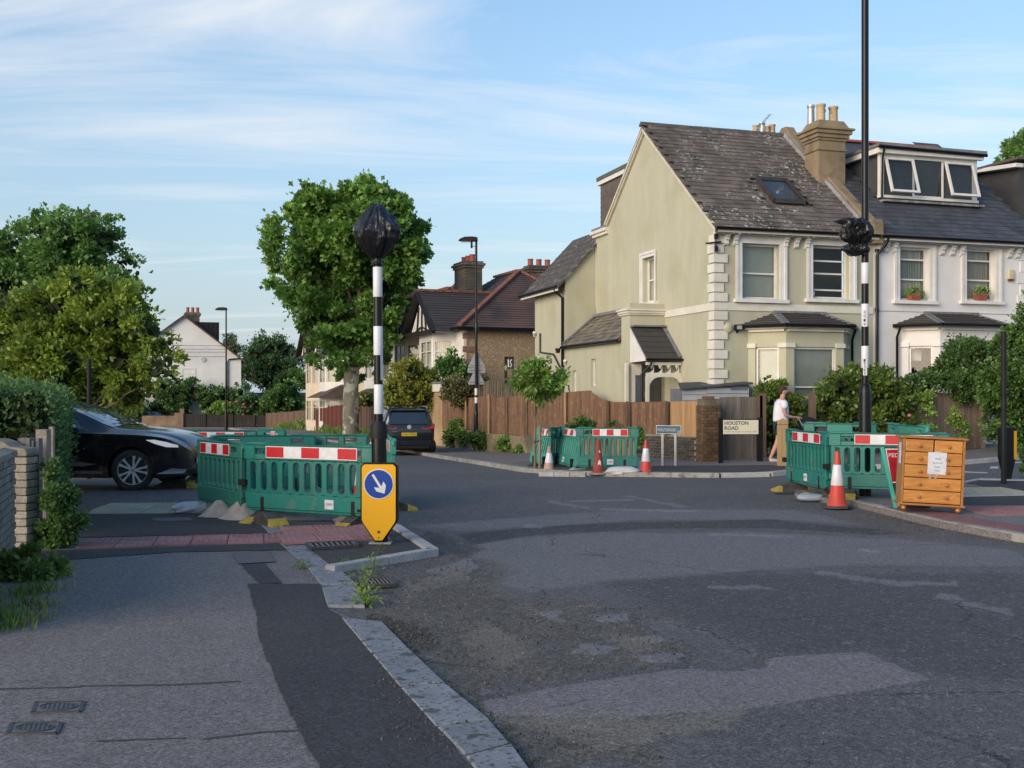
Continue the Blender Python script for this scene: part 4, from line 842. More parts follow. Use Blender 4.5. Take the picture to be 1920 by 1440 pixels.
# pitched canopy
cz1, cz0 = HF.z(611, -EXW, PB0), HF.z(671, -EXW+.0, PB0-1.1); cxa, cxb = -EXW+.0, HF.t(1245, PB0)+.12
can = bpy.data.objects.new('canopy', None); COL.objects.link(can); can.parent = gh
mb = MB(); y1, y0 = PB0, PB0-1.15
mb.add([(cxa,y0,cz0),(cxb,y0,cz0),(cxb,y1,cz1),(cxa,y1,cz1),(cxa,y0,cz0-.06),(cxb,y0,cz0-.06),(cxb,y1,cz1-.06),(cxa,y1,cz1-.06)], BOXF); mb.obj('canopy_roof', mat('canopy_felt', (.052,.048,.046), .85, (.042,.04,.038), 5, bump=.2), can)
for k in range(1, 6):
    q = k/6; mb = MB(); mb.bar((cxa, y0+(y1-y0)*q, cz0+(cz1-cz0)*q+.008), (cxb-.2, y0+(y1-y0)*q, cz0+(cz1-cz0)*q+.008), .02, .012); mb.obj('slate_course', MC['canopy_felt'], can)
mb = MB(); mb.bar((cxb-.09, y0, cz0+.03), (cxb-.09, y1, cz1+.03), .2, .04); mb.bar((cxa, y1-.08, cz1+.0), (cxb, y1-.08, cz1+.0), .16, .05); mb.obj('flashing', LEADB, can)
mb = MB(); mb.add([(cxa-.02,y1,cz1-.08),(cxa-.02,y0+.02,cz0-.08),(cxa-.02,y1,cz0-.10),(cxa+.02,y1,cz1-.08),(cxa+.02,y0+.02,cz0-.08),(cxa+.02,y1,cz0-.10)], [(0,1,2),(5,4,3),(0,3,4,1),(1,4,5,2),(2,5,3,0)]); mb.obj('cheek', WHITE, can)
gutter(can, cxa-.05, cxb+.05, y0-.05, cz0-.03, .05)
mb = MB(); fz = cz0-.12; mb.box(cxa, cxb-.1, y0+.05, y0+.1, fz-.42, fz-.30); mb.box(cxa, cxb-.1, y0+.05, y0+.1, fz-.08, fz)
xx_ = cxa+.1
while xx_ < cxb-.25:
    mb.add([(xx_,y0+.06,fz-.08),(xx_+.13,y0+.06,fz-.08),(xx_+.065,y0+.06,fz-.2)], [(0,1,2)]); mb.add([(xx_+.065-.08,y0+.07,fz-.30),(xx_+.065+.08,y0+.07,fz-.30),(xx_+.065+.08,y0+.07,fz-.08),(xx_+.065+.05,y0+.07,fz-.2),(xx_+.065,y0+.07,fz-.26)],[(0,1,2,3,4)]); xx_ += .26
mb.box(cxa, cxa+.09, y0+.04, y0+.13, 0, fz-.421); mb.box(cxa+.4-.6, cxa+.4-.52, y1-.1, y1-.01, 0, fz)
# curved brackets
def arc(cx_, cz_, r0, r1, a0, a1, y): 
    pts = [(cx_+r1*math.cos(a), cz_+r1*math.sin(a)) for a in np.linspace(a0, a1, 8)]+[(cx_+r0*math.cos(a), cz_+r0*math.sin(a)) for a in np.linspace(a1, a0, 8)]; mb.prism(pts, 'y', y, y+.05)
zb = fz-.42; R_ = .32
for sx, x0_ in ((1, cxa+.09), (-1, cxb-.1)):
    cxx = x0_+sx*R_; poly = [(x0_, zb), (cxx, zb)]+[(cxx-sx*R_*math.sin(a), zb-R_+R_*math.cos(a)) for a in np.linspace(0, PI/2, 8)]; mb.prism(poly, 'y', y0+.05, y0+.1)
mb.prism([(cxb-.1, zb), (cxb+.0, zb+.12), (cxb+.0, zb-.75), (cxb-.1, zb-.6), (cxb-.12, zb-.35)], 'y', y0+.045, y0+.105)
mb.obj('fretwork', CREAMT, can)
pipe(can, [(cxa+.12, y0-.05, cz0-.06), (cxa+.10, y0-.03, cz0-.2), (cxa-.12, y0+.1, cz0-.45), (cxa-.12, y0+.1, 0)], .035)
# rear outrigger with its own lean-to roof
oz0, oz1 = HF.z(524, -EXW, EXO), HF.z(462, 0, EXO); OL = HF.d(1003, -EXW)
mb = MB(); mb.add([(-EXW, EXO, 3.0), (0, EXO, 3.0), (0, EXO, oz1), (-EXW, EXO, oz0), (-EXW, OL, -.3), (-EXW, EXO, -.3), (-EXW, OL, oz0), (0, EXO, -.3)], [(5,7,2,3),(4,5,3,6)])
orr = mb.obj('outrigger', SAGE, gh)
mb = MB(); k_ = (oz1-oz0)/EXW; mb.add([(-EXW-.3, EXO-.12, oz0-.3*k_+.1), (.6, EXO-.12, oz1+.6*k_+.1), (.6, OL+.6, oz1+.6*k_+.1), (-EXW-.3, OL+.6, oz0-.3*k_+.1), (-EXW-.3, EXO-.12, oz0-.3*k_), (.6, EXO-.12, oz1+.6*k_), (.6, OL+.6, oz1+.6*k_), (-EXW-.3, OL+.6, oz0-.3*k_)], [(0,1,2,3),(0,4,5,1),(3,7,4,0),(4,7,6,5)])
mb.obj('outrigger_roof', mat('outrigger_tile', (.085,.075,.07), .9, (.06,.055,.05), 5, vary=.1, bump=.4, speck=((.3,.3,.27), 5, .5)), orr)
for k in range(7):
    q = (k+.3)/8; xq = -EXW-.3+(EXW+.9)*q; zq_ = oz0-.3*k_+.1+(xq+EXW+.3)*k_; mb = MB(); mb.bar((xq, EXO-.13, zq_+.012), (xq, OL+.6, zq_+.012), .02, .025); mb.obj('tile_course', MC['outrigger_tile'], orr)
mb = MB(); mb.bar((-EXW-.33, EXO-.14, oz0-.3*k_), (-EXW-.33, OL+.6, oz0-.3*k_), .04, .16); mb.obj('fascia', CREAMT, orr)
mb = MB(); mb.tube([(-EXW-.4, EXO-.2, oz0-.3*k_+.05), (-EXW-.4, OL+.6, oz0-.3*k_+.05)], .055, 8); mb.obj('gutter', BLACK, orr, smooth=True)
pipe(orr, [(-EXW-.36, EXO+.15, oz0-.3), (-EXW-.30, EXO+.12, oz0-.42), (-EXW-.07, EXO+.1, oz0-.62), (-EXW-.07, EXO+.1, 0)], .045)
pipe(orr, [(-EXW-.05, HF.d(1015, -EXW), HF.z(627, -EXW, OL)), (-EXW-.05, HF.d(1015, -EXW), HF.z(662, -EXW, OL)), (-EXW-.05, HF.d(1040, -EXW), HF.z(664, -EXW, EXO+1)), (-EXW-.05, HF.d(1052, -EXW), HF.z(688, -EXW, EXO+.4)), (-EXW-.06, EXO+.12, HF.z(690, -EXW, EXO))], .028)
mb = MB(); yv = HF.d(1034, -EXW); mb.box(-EXW-.02, -EXW-.001, yv-.06, yv+.12, HF.z(681, -EXW, yv), HF.z(673, -EXW, yv)); mb.obj('air_vent', mat('brown_vent', (.12,.07,.05), .8), orr)
def camera_part(root, x, y, z):
    mb = MB(); mb.lathe([(0,0),(.05,0),(.05,.16),(.06,.2),(.0,.21)], 12); mb.xf(Matrix.Translation((x, y, z)) @ Matrix.Rotation(-2.2, 4, 'X') @ Matrix.Rotation(.4, 4, 'Y')); mb.obj('camera_head', WHITE, root, smooth=True)
camera_part(orr, -EXW-.1, HF.d(1064, -EXW)+.0, HF.z(676, -EXW, EXO-.3)); camera_part(orr, -EXW-.12, HF.d(1007, -EXW), HF.z(624, -EXW, OL))
mb = MB(); mb.lathe([(.0,0),(.07,0),(.10,.16),(0,.14)], 12, (-EXW-.25, EXO+.05, HF.z(662, -EXW, EXO))); mb.obj('plant_pot', BLACKM, orr)

# ---------------- white house (right half)
wh = thing('white_house', 'white rendered semi-detached house with slate roof, dormer and flower pots on its sills', 'house', HF.C, HF.a)
WE = 10.35
v1 = [HF.t(1686), HF.t(1742), HF.z(564, 7, 0), HF.z(466, 7, 0)]; v2 = [HF.t(1811), HF.t(1866), HF.z(564, 9, 0), HF.z(468, 9, 0)]
wbL, wbR = HF.t(1690), HF.t(1872)
mb = MB(); wall2d(mb, ff, WT+.001, WE, -.3, EZ+.1, [v1, v2, [wbL+.3, wbR-.3, .4, 2.7]], .16)
mb.add([(WE,0,-.3),(WE,8,-.3),(WE,8,EZ),(WE,SR,RZ),(WE,0,EZ)], [(0,1,2,3,4)]); mb.obj('wall', WHITER, wh)
sash(wh, ff, *v1, dep=.2, rails=(.40,.78), sur=(.17,.17,.05), back='curtain', bm_=CURTG); sash(wh, ff, *v2, dep=.2, rails=(.40,.78), sur=(.17,.17,.05), back='curtain', bm_=mat('beige_curtain', (.44,.42,.34), .9, (.28,.27,.22), 10, stretch=(1,1,.1)))
for v in (v1, v2):
    ripple(ff, v[0]+.05, v[1]-.05, v[2]+.05, v[2]+(v[3]-v[2])*.38, .34-.06, CURT, wh, 'net_curtain'); ripple(ff, v[0]+.05, v[1]-.05, v[3]-.35, v[3]-.03, .34-.06, CURT, wh, 'net_curtain')
mb = MB(); mb.box(WT+.1, WE, -.012, -.001, HF.z(586.2, 7, 0), HF.z(585, 7, 0)); mb.obj('render_joint', mat('joint_grey', (.35,.34,.34), .9), wh)
corbels(wh, [HF.t(p) for p in (1648, 1659, 1675, 1764, 1783, 1801, 1890, 1905)], EZ-.162)
mb = MB(); mb.box(WT+.18, WE+.1, -EO+.02, -.001, EZ-.16, EZ-.06); mb.box(WT+.18, WE+.1, -EO-.02, -EO+.019, EZ-.14, EZ-.02); mb.obj('eaves_board', WHITE, wh)
gutter(wh, WT+.1, WE+.2, -EO-.07, EZ-.02)
for k in range(16):
    mb = MB(); w_ = .42 if k % 2 else .32; mb.box(WE-w_, WE+.03, -.03, -.001, .6+k*.34, .6+k*.34+.31); mb.obj('quoin', WHITER, wh)
mb = MB(); slope_box(mb, WT+.17, WE+.15, -EO, EZ+.05-EO*PITCH+.1, SR, RZ+.12); slope_box(mb, WT+.17, WE+.15, SR+.001, RZ+.12, 8.2, Z1-.3); wr = mb.obj('roof', SLATE, wh)
dpl = lambda px, py: HF.hit(px, py, (0, 0, EZ+.2), (0, -PITCH, 1))
db = dpl(1740, 381); dy = db.y; dxl, dxr = HF.t(1650, dy), HF.t(1832, dy); dzt = HF.z(283, 8, dy); dzb = HF.z(370, 8, dy)
roof_tiles(wr, (WT+.17, -EO-.03, EZ+.05-EO*PITCH+.1), (1, 0, 0), UPV, 22, int(tl/.235)+1, .258, .235, SLATE, name='slate', rest='slate', jit=.003, thick=.01, skip=lambda a, b: (dxl-.1 < a+WT+.17 < dxr+.1 and b > slen(dy)-.05))
mb = MB()
for k in range(14): mb.prism([(.13*math.cos(a), .10*math.sin(a)) for a in np.linspace(0, PI, 7)], 'x', k*.39, .38+k*.39)
mb.xf(Matrix.Translation((WT+.2, SR, RZ+.11))); mb.obj('ridge_tile', TERR, wh)
# dormer
dm = bpy.data.objects.new('dormer', None); COL.objects.link(dm); dm.parent = wh
SLC = mat('slate_cheek', (.05,.052,.056), .7, (.065,.066,.07), 4, bump=.3)
mb = MB(); mb.box(dxl+.06, dxr-.06, dy+.06, SR+.6, dzb-.5, dzt-.2); mb.obj('cheek', SLC, dm)
mb = MB(); mb.box(dxl, dxl+.14, dy, dy+.12, dzb-.02, dzt-.18); mb.box(dxr-.14, dxr, dy, dy+.12, dzb-.02, dzt-.18); mb.box(dxl+.14, dxr-.14, dy, dy+.10, dzt-.3, dzt-.18); mb.box(dxl-.02, dxr+.02, dy-.05, dy+.12, dzb-.1, dzb-.021); mb.obj('window_frame', WHITE, dm)
mb = MB(); mb.box(dxl-.14, dxr+.12, dy-.16, dy-.02, dzt-.2, dzt-.03); mb.box(dxl-.14, dxl-.0, dy-.02, SR+.4, dzt-.2, dzt-.031); mb.obj('fascia', WHITE, dm)
mb = MB(); mb.box(dxl-.2, dxr+.18, dy-.24, SR+.5, dzt-.028, dzt+.06); mb.obj('flat_roof', LEADB, dm)
mb = MB(); mb.tube([(dxl-.2, dy-.22, dzt-.03), (dxr+.18, dy-.22, dzt-.07)], .05, 8); mb.obj('gutter', BLACK, dm, smooth=True)
pipe(dm, [(dxl+.0, dy-.2, dzt-.1), (dxl+.02, dy-.1, dzt-.35), (dxl+.02, dy-.06, dzb-.15)], .03)
mb = MB(); mb.bar((dxl-.05, dy-.12, dzb-.22), (dxr+.05, dy-.12, dzb-.22), .3, .06); mb.obj('flashing', mat('worn_lead', (.30,.30,.29), .7, (.12,.12,.12), 5, bump=.4), dm)
wx = [dxl+.14, HF.t(1713, dy), HF.t(1770, dy), dxr-.14]
for k in range(3):
    a, b = wx[k], wx[k+1]; z_0, z_1 = dzb-.02, dzt-.3; H_ = z_1-z_0
    mb = MB()
    if k == 1:
        mb.box(a, a+.05, dy+.02, dy+.08, z_0, z_1); mb.box(b-.05, b, dy+.02, dy+.08, z_0, z_1); mb.box(a+.05, b-.05, dy+.02, dy+.08, z_0, z_0+.05)
        w = mb.obj('window', WHITE, dm); g = MB(); g.quad((a, dy+.05, z_0), (b, dy+.05, z_0), (b, dy+.05, z_1), (a, dy+.05, z_1)); g.obj('pane', GLASS, w)
    else:
        a += .02; b -= .02
        for x_0, x_1, q0, q1 in ((a, a+.07, 0, H_), (b-.07, b, 0, H_), (a+.07, b-.07, 0, .07), (a+.07, b-.07, H_-.07, H_)): mb.box(x_0, x_1, -.03, .03, -q1, -q0)
        w = mb.obj('window', WHITE, dm); w.location = (0, dy-.01, z_1); w.rotation_euler = (math.radians(-17), 0, 0)
        g = MB(); g.quad((a, 0, -H_), (b, 0, -H_), (b, 0, 0), (a, 0, 0)); g.obj('pane', GLASS, w)
    mb = MB(); mb.box(a, b, dy+.15, dy+.16, z_0, z_1); mb.obj('blind', mat('dormer_blind', (.17,.25,.36), .9), dm)
bay(wh, HF, wbL, wbR, .8, HF.z(589, 8, 0), HF.z(609, 7.5, -.6), HF.z(620, 7.5, -.6), 0, WHITER, MC['bay_tile'], (.85, HF.z(649, 8, -.8)), pipe_side=HF.t(1682, -.08))
pipe(wh, [(HF.t(1653), -.3, EZ-.06), (HF.t(1651), -.25, EZ-.25), (HF.t(1641), -.09, EZ-.55), (HF.t(1640.5), -.09, 0)], .045, collars=[(HF.t(1640.5), -.09, HF.z(581, WT, 0)), (HF.t(1640.5), -.09, HF.z(470, WT, 0))])
mb = MB(); t_ = HF.t(1893); mb.box(t_-.1, t_+.1, -.1, 0, HF.z(524, t_, 0), HF.z(506, t_, 0)); ab = mb.obj('alarm_box', mat('alarm_cream', (.62,.60,.5), .5), wh, bevel=.02)
mb = MB(); mb.box(t_-.08, t_+.08, -.09, -.01, HF.z(527, t_, 0), HF.z(524.2, t_, 0)); mb.obj('strobe', mat('strobe_red', (.2,.02,.02), .3), ab)
# ---------------- next house to the right, slate-hung dormer side
nh = thing('neighbour_house', 'house at right edge with slate hung flank and white bargeboards', 'house', HF.C+HF.u*11.6+HF.v*.5, HF.a)
NF = Fr(nh.location, 17.5)
mb = MB(); mb.box(0, 7, .6, 8, -.3, 6.4); mb.obj('wall', WHITER, nh)
n0 = NF.t(1840, 3); zA = NF.z(322, n0, 3); 
mb = MB(); mb.add([(-.3, -.2, 6.0), (-.3, 4.5, 9.6), (-.3, 8, 6.8), (-.3, 8, 6), (7, -.2, 6.0), (7, 4.5, 9.6), (7, 8, 6.8), (7, 8, 6)], [(0,1,2,3),(7,6,5,4),(0,4,5,1),(1,5,6,2)]); mb.obj('roof', mat('cheek_slate', (.06,.058,.058), .7, (.05,.05,.05), 3, bump=.3), nh)
mb = MB(); mb.box(.1, 4, 1.4, 5, 7.0, 9.0); mb.obj('slate_hung_cheek', MC['cheek_slate'], nh)
mb = MB(); mb.bar((-.05, 1.2, 8.95), (-.05, 5.2, 9.3), .12, .3, up=(1,0,0)); mb.bar((-.4, -.4, 5.9), (-.4, 1.6, 7.6), .1, .22, up=(1,0,0)); mb.obj('bargeboard', WHITE, nh)
mb = MB(); mb.box(-.2, 4, 1.1, 5.2, 9.12, 9.2); mb.obj('flat_roof', BRWN, nh)

# ---------------- tudor semi beyond the garage
SDEG = math.degrees(math.atan(.40))            # the side street leans left of the view by this much
TF = Fr(GD(870, 52), SDEG); TF.C.z = gz(TF.C.x, 52)
CREAMW = mat('cream_render', (.66,.56,.42), .85, (.56,.47,.35), 2); PEB = mat('pebbledash', (.33,.235,.135), .95, (.24,.165,.095), 9, detail=8, bump=.9, bscale=14, speck=((.46,.38,.27), 11, .7))
RBR = brick_mat('red_brick', (.24,.07,.045), (.19,.055,.04), (.28,.24,.2)); TIMB = mat('black_timber', (.018,.017,.017), .6)
RTIL = mat('red_brown_tile', (.115,.068,.055), .9, (.072,.050,.047), .9, detail=5, vary=.1, blotch=((.04,.037,.038), .7, .52, .12)); HIP = mat('hip_tile', (.22,.085,.055), .85, (.15,.06,.045), 3, vary=.15)
SLT2 = mat('dark_plain_tile', (.042,.038,.040), .8, (.058,.05,.05), 1.5, vary=.1)
def courses(parent, pts, n, m, th=.03, name='tile_course'):
    """raised rows on a roof plane given by its corners: eave a-b, top c-d (d above a)"""
    a, b, c, d = [Vector(p) for p in pts]; mb = MB(); nr = (b-a).cross(d-a).normalized(); nr = nr if nr.z > 0 else -nr
    for k in range(n):
        q, q2 = k/n, (k+.99)/n; p, s = a.lerp(d, q), b.lerp(c, q); p2, s2 = a.lerp(d, q2), b.lerp(c, q2)
        mb.add([p+nr*th, s+nr*th, s2+nr*.004, p2+nr*.004, p, s], [(0,1,2,3),(4,5,1,0)])
    o = mb.obj(name, m, parent); o['kind'] = 'stuff'; return o
def stack(parent, x, y, w, d, z0, z1, m, n=3, ph=.35):
    mb = MB(); mb.box(x-w/2, x+w/2, y-d/2, y+d/2, z0, z1-.35); mb.box(x-w/2-.07, x+w/2+.07, y-d/2-.07, y+d/2+.07, z1-.349, z1-.22); mb.box(x-w/2-.14, x+w/2+.14, y-d/2-.14, y+d/2+.14, z1-.219, z1-.1); mb.box(x-w/2-.05, x+w/2+.05, y-d/2-.05, y+d/2+.05, z1-.099, z1)
    c = mb.obj('chimney', m, parent)
    for k in range(n):
        q = (k-(n-1)/2)/max(1, n-1); pot(c, x+q*(w-.35) if w > d else x, y if w > d else y+q*(d-.35), z1, ph, .14, TERR)
    return c
DBR = brick_mat('sooty_brick', (.075,.055,.045), (.05,.042,.038), (.20,.18,.14), bump=.5); 
def tudor(frame, label, W_=8.5, D_=10.7, ez=5.45, rz=8.6, seed=0, side_m=None, bays=True):
    root = thing('tudor_house', label, 'house', frame.C, frame.a, group='half timbered semis along the side street')
    # local x: away from the street (camera-facing flank), local y: along the street; street front at x=0
    mb = MB(); mb.box(0, W_, 0, D_, -.6, ez); mb.obj('wall', side_m or PEB, root)
    mb = MB(); mb.box(-.02, -.001, 0, D_, -.6, ez); mb.obj('front_render', WHITE, root)
    # brick quoins
    for k in range(9):
        z = ez-.25-k*.62; mb = MB(); mb.box(-.04, .62, -.03, .1, z-.28, z); mb.obj('brick_quoin', RBR, root)
    mb = MB(); mb.box(-.025, .12, -.026, -.002, -.3, ez); mb.obj('corner_strip', CREAMW, root)
    # hipped main roof
    o = .35; A_, B_, C_, D__ = Vector((-o,-o,ez)), Vector((W_+o,-o,ez)), Vector((W_+o,D_+o,ez)), Vector((-o,D_+o,ez)); R0, R1 = Vector((W_/2, 3.6, rz)), Vector((W_/2, D_-3.6, rz))
    mb = MB(); mb.add([A_, B_, C_, D__, R0, R1], [(0,1,4),(1,2,5,4),(2,3,5),(3,0,4,5),(3,2,1,0)]); rf = mb.obj('roof', RTIL, root)
    courses(rf, (A_, B_, R0+Vector((.01,0,0)), R0), 26, RTIL); courses(rf, (D__, A_, R0, R1), 26, SLT2)
    for p, q in ((A_, R0), (B_, R0), (R0, R1)):
        n_ = int((q-p).length/.33)
        for k in range(n_):
            mb = MB(); mb.bar(p.lerp(q, k/n_)+Vector((0,0,.05)), p.lerp(q, (k+.93)/n_)+Vector((0,0,.07)), .26, .12); mb.obj('hip_tile', HIP, rf)
    mb = MB(); mb.bar(A_+Vector((0,-.04,-.06)), B_+Vector((0,-.04,-.06)), .1, .16); mb.bar(A_+Vector((-.04,0,-.06)), D__+Vector((-.04,0,-.06)), .1, .16); mb.obj('gutter', BLACK, rf)
    pipe(root, [(3.6, -.12, ez-.1), (3.6, -.08, ez-.5), (3.6, -.08, 0)], .05)
    # two bays under half-timbered gables
    for gi, (g0, g1, tile, fcol) in enumerate(((1.0, 4.9, SLT2, WHITE), (5.6, 9.4, mat('pantile_brown', (.10,.05,.038), .8, (.075,.04,.032), 3), CREAMW))):
        gz0, gz1 = ez-.15, ez+1.75; xo = -1.1; ym = (g0+g1)/2; e = .35; bx_ = 3.8
        mb = MB(); mb.add([(xo-.2,g0-e,gz0),(xo-.2,ym,gz1+.15),(xo-.2,g1+e,gz0),(bx_,g0-e,gz0),(bx_,ym,gz1+.15),(bx_,g1+e,gz0)], [(0,3,4,1),(1,4,5,2)]); gr_ = mb.obj('gable_roof', tile, root)
        courses(gr_, ((xo-.2,g0-e,gz0),(bx_,g0-e,gz0),(bx_,ym,gz1+.15),(xo-.2,ym,gz1+.15)), 16 if gi == 0 else 11, tile, .03 if gi == 0 else .05)
        for k in range(11): mb = MB(); mb.bar((xo-.2+k*.42, ym, gz1+.2), (xo+.18+k*.42, ym, gz1+.2), .22, .12); mb.obj('ridge_tile', HIP, gr_)
        mb = MB(); mb.add([(xo,g0,gz0),(xo,g1,gz0),(xo,ym,gz1)], [(0,2,1)]); mb.add([(xo,g0,gz0),(0,g0,gz0),(0,g1,gz0),(xo,g1,gz0)], [(0,1,2,3)]); gg = mb.obj('gable_face', fcol, root)
        mb = MB()
        for p, q in (((g0-e, gz0), (ym, gz1+.1)), ((g1+e, gz0), (ym, gz1+.1))): mb.bar((xo-.22, p[0], p[1]), (xo-.22, q[0], q[1]), .07, .30, up=(1,0,0))
        mb.bar((xo-.12, g0-.2, gz0), (xo-.12, g1+.2, gz0), .18, .2); mb.bar((xo-.03, ym, gz0), (xo-.03, ym, gz1), .05, .14)
        for s in (-1, 1): mb.bar((xo-.03, ym+s*.1, gz0+.3), (xo-.03, ym+s*1.0, gz0+.1), .05, .12, up=(1,0,0)); mb.bar((xo-.03, ym+s*.75, gz0), (xo-.03, ym+s*.45, gz1-.6), .05, .12, up=(1,0,0))
        mb.obj('timber_framing', TIMB, root)
        # two-storey canted bay
        pts = [(0, g0+.3), (xo+.15, g0+.95), (xo+.15, g1-.95), (0, g1-.3)]
        bo = bpy.data.objects.new('bay', None); COL.objects.link(bo); bo.parent = root; wm = MB()
        for (ax, ay), (bx2, by) in zip(pts[::-1], pts[::-1][1:]):
            d = Vector((bx2-ax, by-ay, 0)); L_ = d.length; d.normalize(); n = Vector((d.y, -d.x, 0))
            f = lambda a, b, dd, ax=ax, ay=ay, d=d, n=n: (ax+d.x*a-n.x*dd, ay+d.y*a-n.y*dd, b)
            h = [[.1, L_-.1, 3.35, 4.95], [.1, L_-.1, .7, 2.2]]; wall2d(wm, f, 0, L_, -.5, gz0, h, .06)
            for hh in h: sash(bo, f, *hh, dep=.08, fr=.07, rails=(.66,), mull=(.5,) if L_ > 1.2 else (), back='curtain', sill=False, name='window', fm=fcol if fcol is CREAMW else WHITE, bm_=CURT)
        wm.obj('bay_wall', fcol, bo)
    # ground-floor porch roof
    mb = MB(); mb.add([(-1.9, -.2, 2.35), (-1.9, 3.6, 2.35), (0, 3.0, 3.25), (0, .4, 3.25)], [(0,1,2,3)]); mb.add([(-1.9,-.2,2.35),(0,.4,3.25),(0,-.2,2.35)], [(0,1,2)]); mb.obj('porch_roof', RTIL, root)
    # side window of front corner
    f = lambda a, b, d: (-.03+d, D_-a, b) if False else (d, a, b)
    stack(root, W_*.25, 5.4, .95, 1.6, ez+1, rz+.55, DBR, 3); 
    stack(root, W_/2+1.2, 3.9, 1.3, .7, ez+1.5, rz+.35, DBR, 3)
    return root
TH = tudor(TF, 'pebbledashed tudor style house with red hip tiles behind the brick garage')
p2 = TF.C+TF.v*23.5; p2.z = gz(p2.x, p2.y)
T2F = Fr(p2, SDEG); tudor(T2F, 'half timbered house with cream bay windows partly behind the plane tree', side_m=CREAMW, rz=8.3)
p3 = TF.C+TF.v*11.8+TF.u*.2; p3.z = gz(p3.x, p3.y)
T3F = Fr(p3, SDEG); tudor(T3F, 'hip roofed house showing between the plane tree and the black gabled house', side_m=mat('brown_render', (.28,.20,.14), .9), rz=8.9)
# sub-details: open casements, board on the flank
mb = MB(); q0 = HF  # framed board seen against the pebbledash
eb = thing('estate_board', 'small black framed board with white lettering in front of the pebbledash wall', 'sign', P(951, 720, 41)+Vector((0,0,-.0)))
mb = MB(); mb.box(-.10, .0, -.03, .03, 0, .98); mb.box(.19, .24, -.03, .03, -.4, 1.0); mb.box(-.1, .24, -.03, .03, .94, 1.0); mb.obj('frame', BLACKM, eb)
mb = MB(); mb.box(0, .19, -.01, .01, .55, .94); bo_ = mb.obj('board', mat('board_dark', (.02,.03,.03), .5), eb); mb = MB(); mb.box(.02, .06, -.016, -.011, .62, .90); mb.box(.10, .17, -.016, -.011, .86, .90); mb.box(.10, .13, -.016, -.011, .76, .90); mb.box(.10, .17, -.016, -.011, .74, .78); mb.box(.14, .17, -.016, -.011, .62, .78); mb.box(.10, .17, -.016, -.011, .62, .66); mb.obj('lettering', WHITE, bo_)

# ---------------- white gabled house far left, with the black dormer
FW = Fr((X(345, 100), 100, gz(-29, 100)), 15)
fw = thing('gabled_house', 'distant white gable ended house with black zinc dormer and red chimney pots', 'house', FW.C, FW.a)
za = FW.z(592, 0, 0); ze = FW.z(672, FW.t(452), 0); hw_ = FW.t(452)
mb = MB(); mb.add([(-hw_,0,-.5),(hw_,0,-.5),(hw_,0,ze),(0,0,za),(-hw_,0,ze),(-hw_,9,-.5),(hw_,9,-.5),(hw_,9,ze),(0,9,za),(-hw_,9,ze)], [(0,1,2,3,4),(1,6,7,2),(0,4,9,5)]); mb.obj('wall', WHITER, fw)
mb = MB(); 
for s in (1, -1): mb.add([(s*(hw_+.3),-.3,ze-.2),(0,-.3,za+.08),(0,9,za+.08),(s*(hw_+.3),9,ze-.2),(s*(hw_+.3),-.3,ze-.35),(0,-.3,za-.08),(0,9,za-.08),(s*(hw_+.3),9,ze-.35)], [(0,1,2,3),(4,5,1,0),(7,6,5,4)])
mb.obj('roof', RTIL, fw)
ZINC = mat('black_zinc', (.012,.013,.015), .6, (.016,.017,.02), 2, spec=.25)
dx1, dz_1, dxm = FW.t(411), FW.z(604, 3, 0), FW.t(358)
mb = MB(); mb.add([(dxm,.25,za-(dxm)*(za-ze)/hw_-.1),(dx1,.25,za-dx1*(za-ze)/hw_-.1),(dx1,.25,dz_1),(dxm,.25,dz_1),(dxm,8,za-(dxm)*(za-ze)/hw_-.1),(dx1,8,za-dx1*(za-ze)/hw_-.1),(dx1,8,dz_1),(dxm,8,dz_1)], [(0,1,2,3),(1,5,6,2),(3,2,6,7)]); dd = mb.obj('dormer', ZINC, fw)
for k in range(5): x_ = dxm+.7+(dx1-dxm-.7)*k/4.5; mb = MB(); zb_ = za-x_*(za-ze)/hw_; mb.box(x_-.02, x_+.02, .21, .249, zb_, dz_1-.01); mb.obj('standing_seam', ZINC, dd)
c = stack(fw, FW.t(361), .8, 1.2, .7, za-1.5, FW.z(590, 1, 0)+.25, DBR, 3, .45)
sash(fw, ff, FW.t(340), FW.t(367), FW.z(719, 1, 0), FW.z(690, 1, 0), dep=.02, rails=(.62,), mull=(), back='none', sill=True, fr=.12)
mb = MB(); mb.lathe([(0,0),(.22,0),(.22,.08),(0,.1)], 16); mb.xf(Matrix.Translation((FW.t(381), 0, FW.z(674, 1, 0))) @ Matrix.Rotation(PI/2, 4, 'X')); mb.obj('alarm_box', mat('alarm_pale', (.6,.6,.52), .5), fw)
pipe(fw, [(hw_-.0, -.15, FW.z(672, hw_, 0)), (FW.t(429), -.12, FW.z(674, 4, 0)), (FW.t(427), -.1, FW.z(678, 4, 0)), (FW.t(427), -.1, 0)], .06)
for py in (648, 654.5, 660, 668.5):
    mb = MB(); mb.tube([(FW.t(300), -.6, FW.z(py, 0, 0)), (FW.t(360), -.6, FW.z(py+.6, 0, 0)), (FW.t(424), -.6, FW.z(py, 0, 0))], .018, 5); mb.obj('cable', BLACKM, fw)
mb = MB(); mb.add([(hw_,0,-.5),(hw_+1.6,0,-.5),(hw_+1.6,0,.9),(hw_,0,2.2),(hw_,6,2.2),(hw_+1.6,6,.9)], [(0,1,2,3),(3,2,5,4)]); mb.obj('lean_to', WHITER, fw)
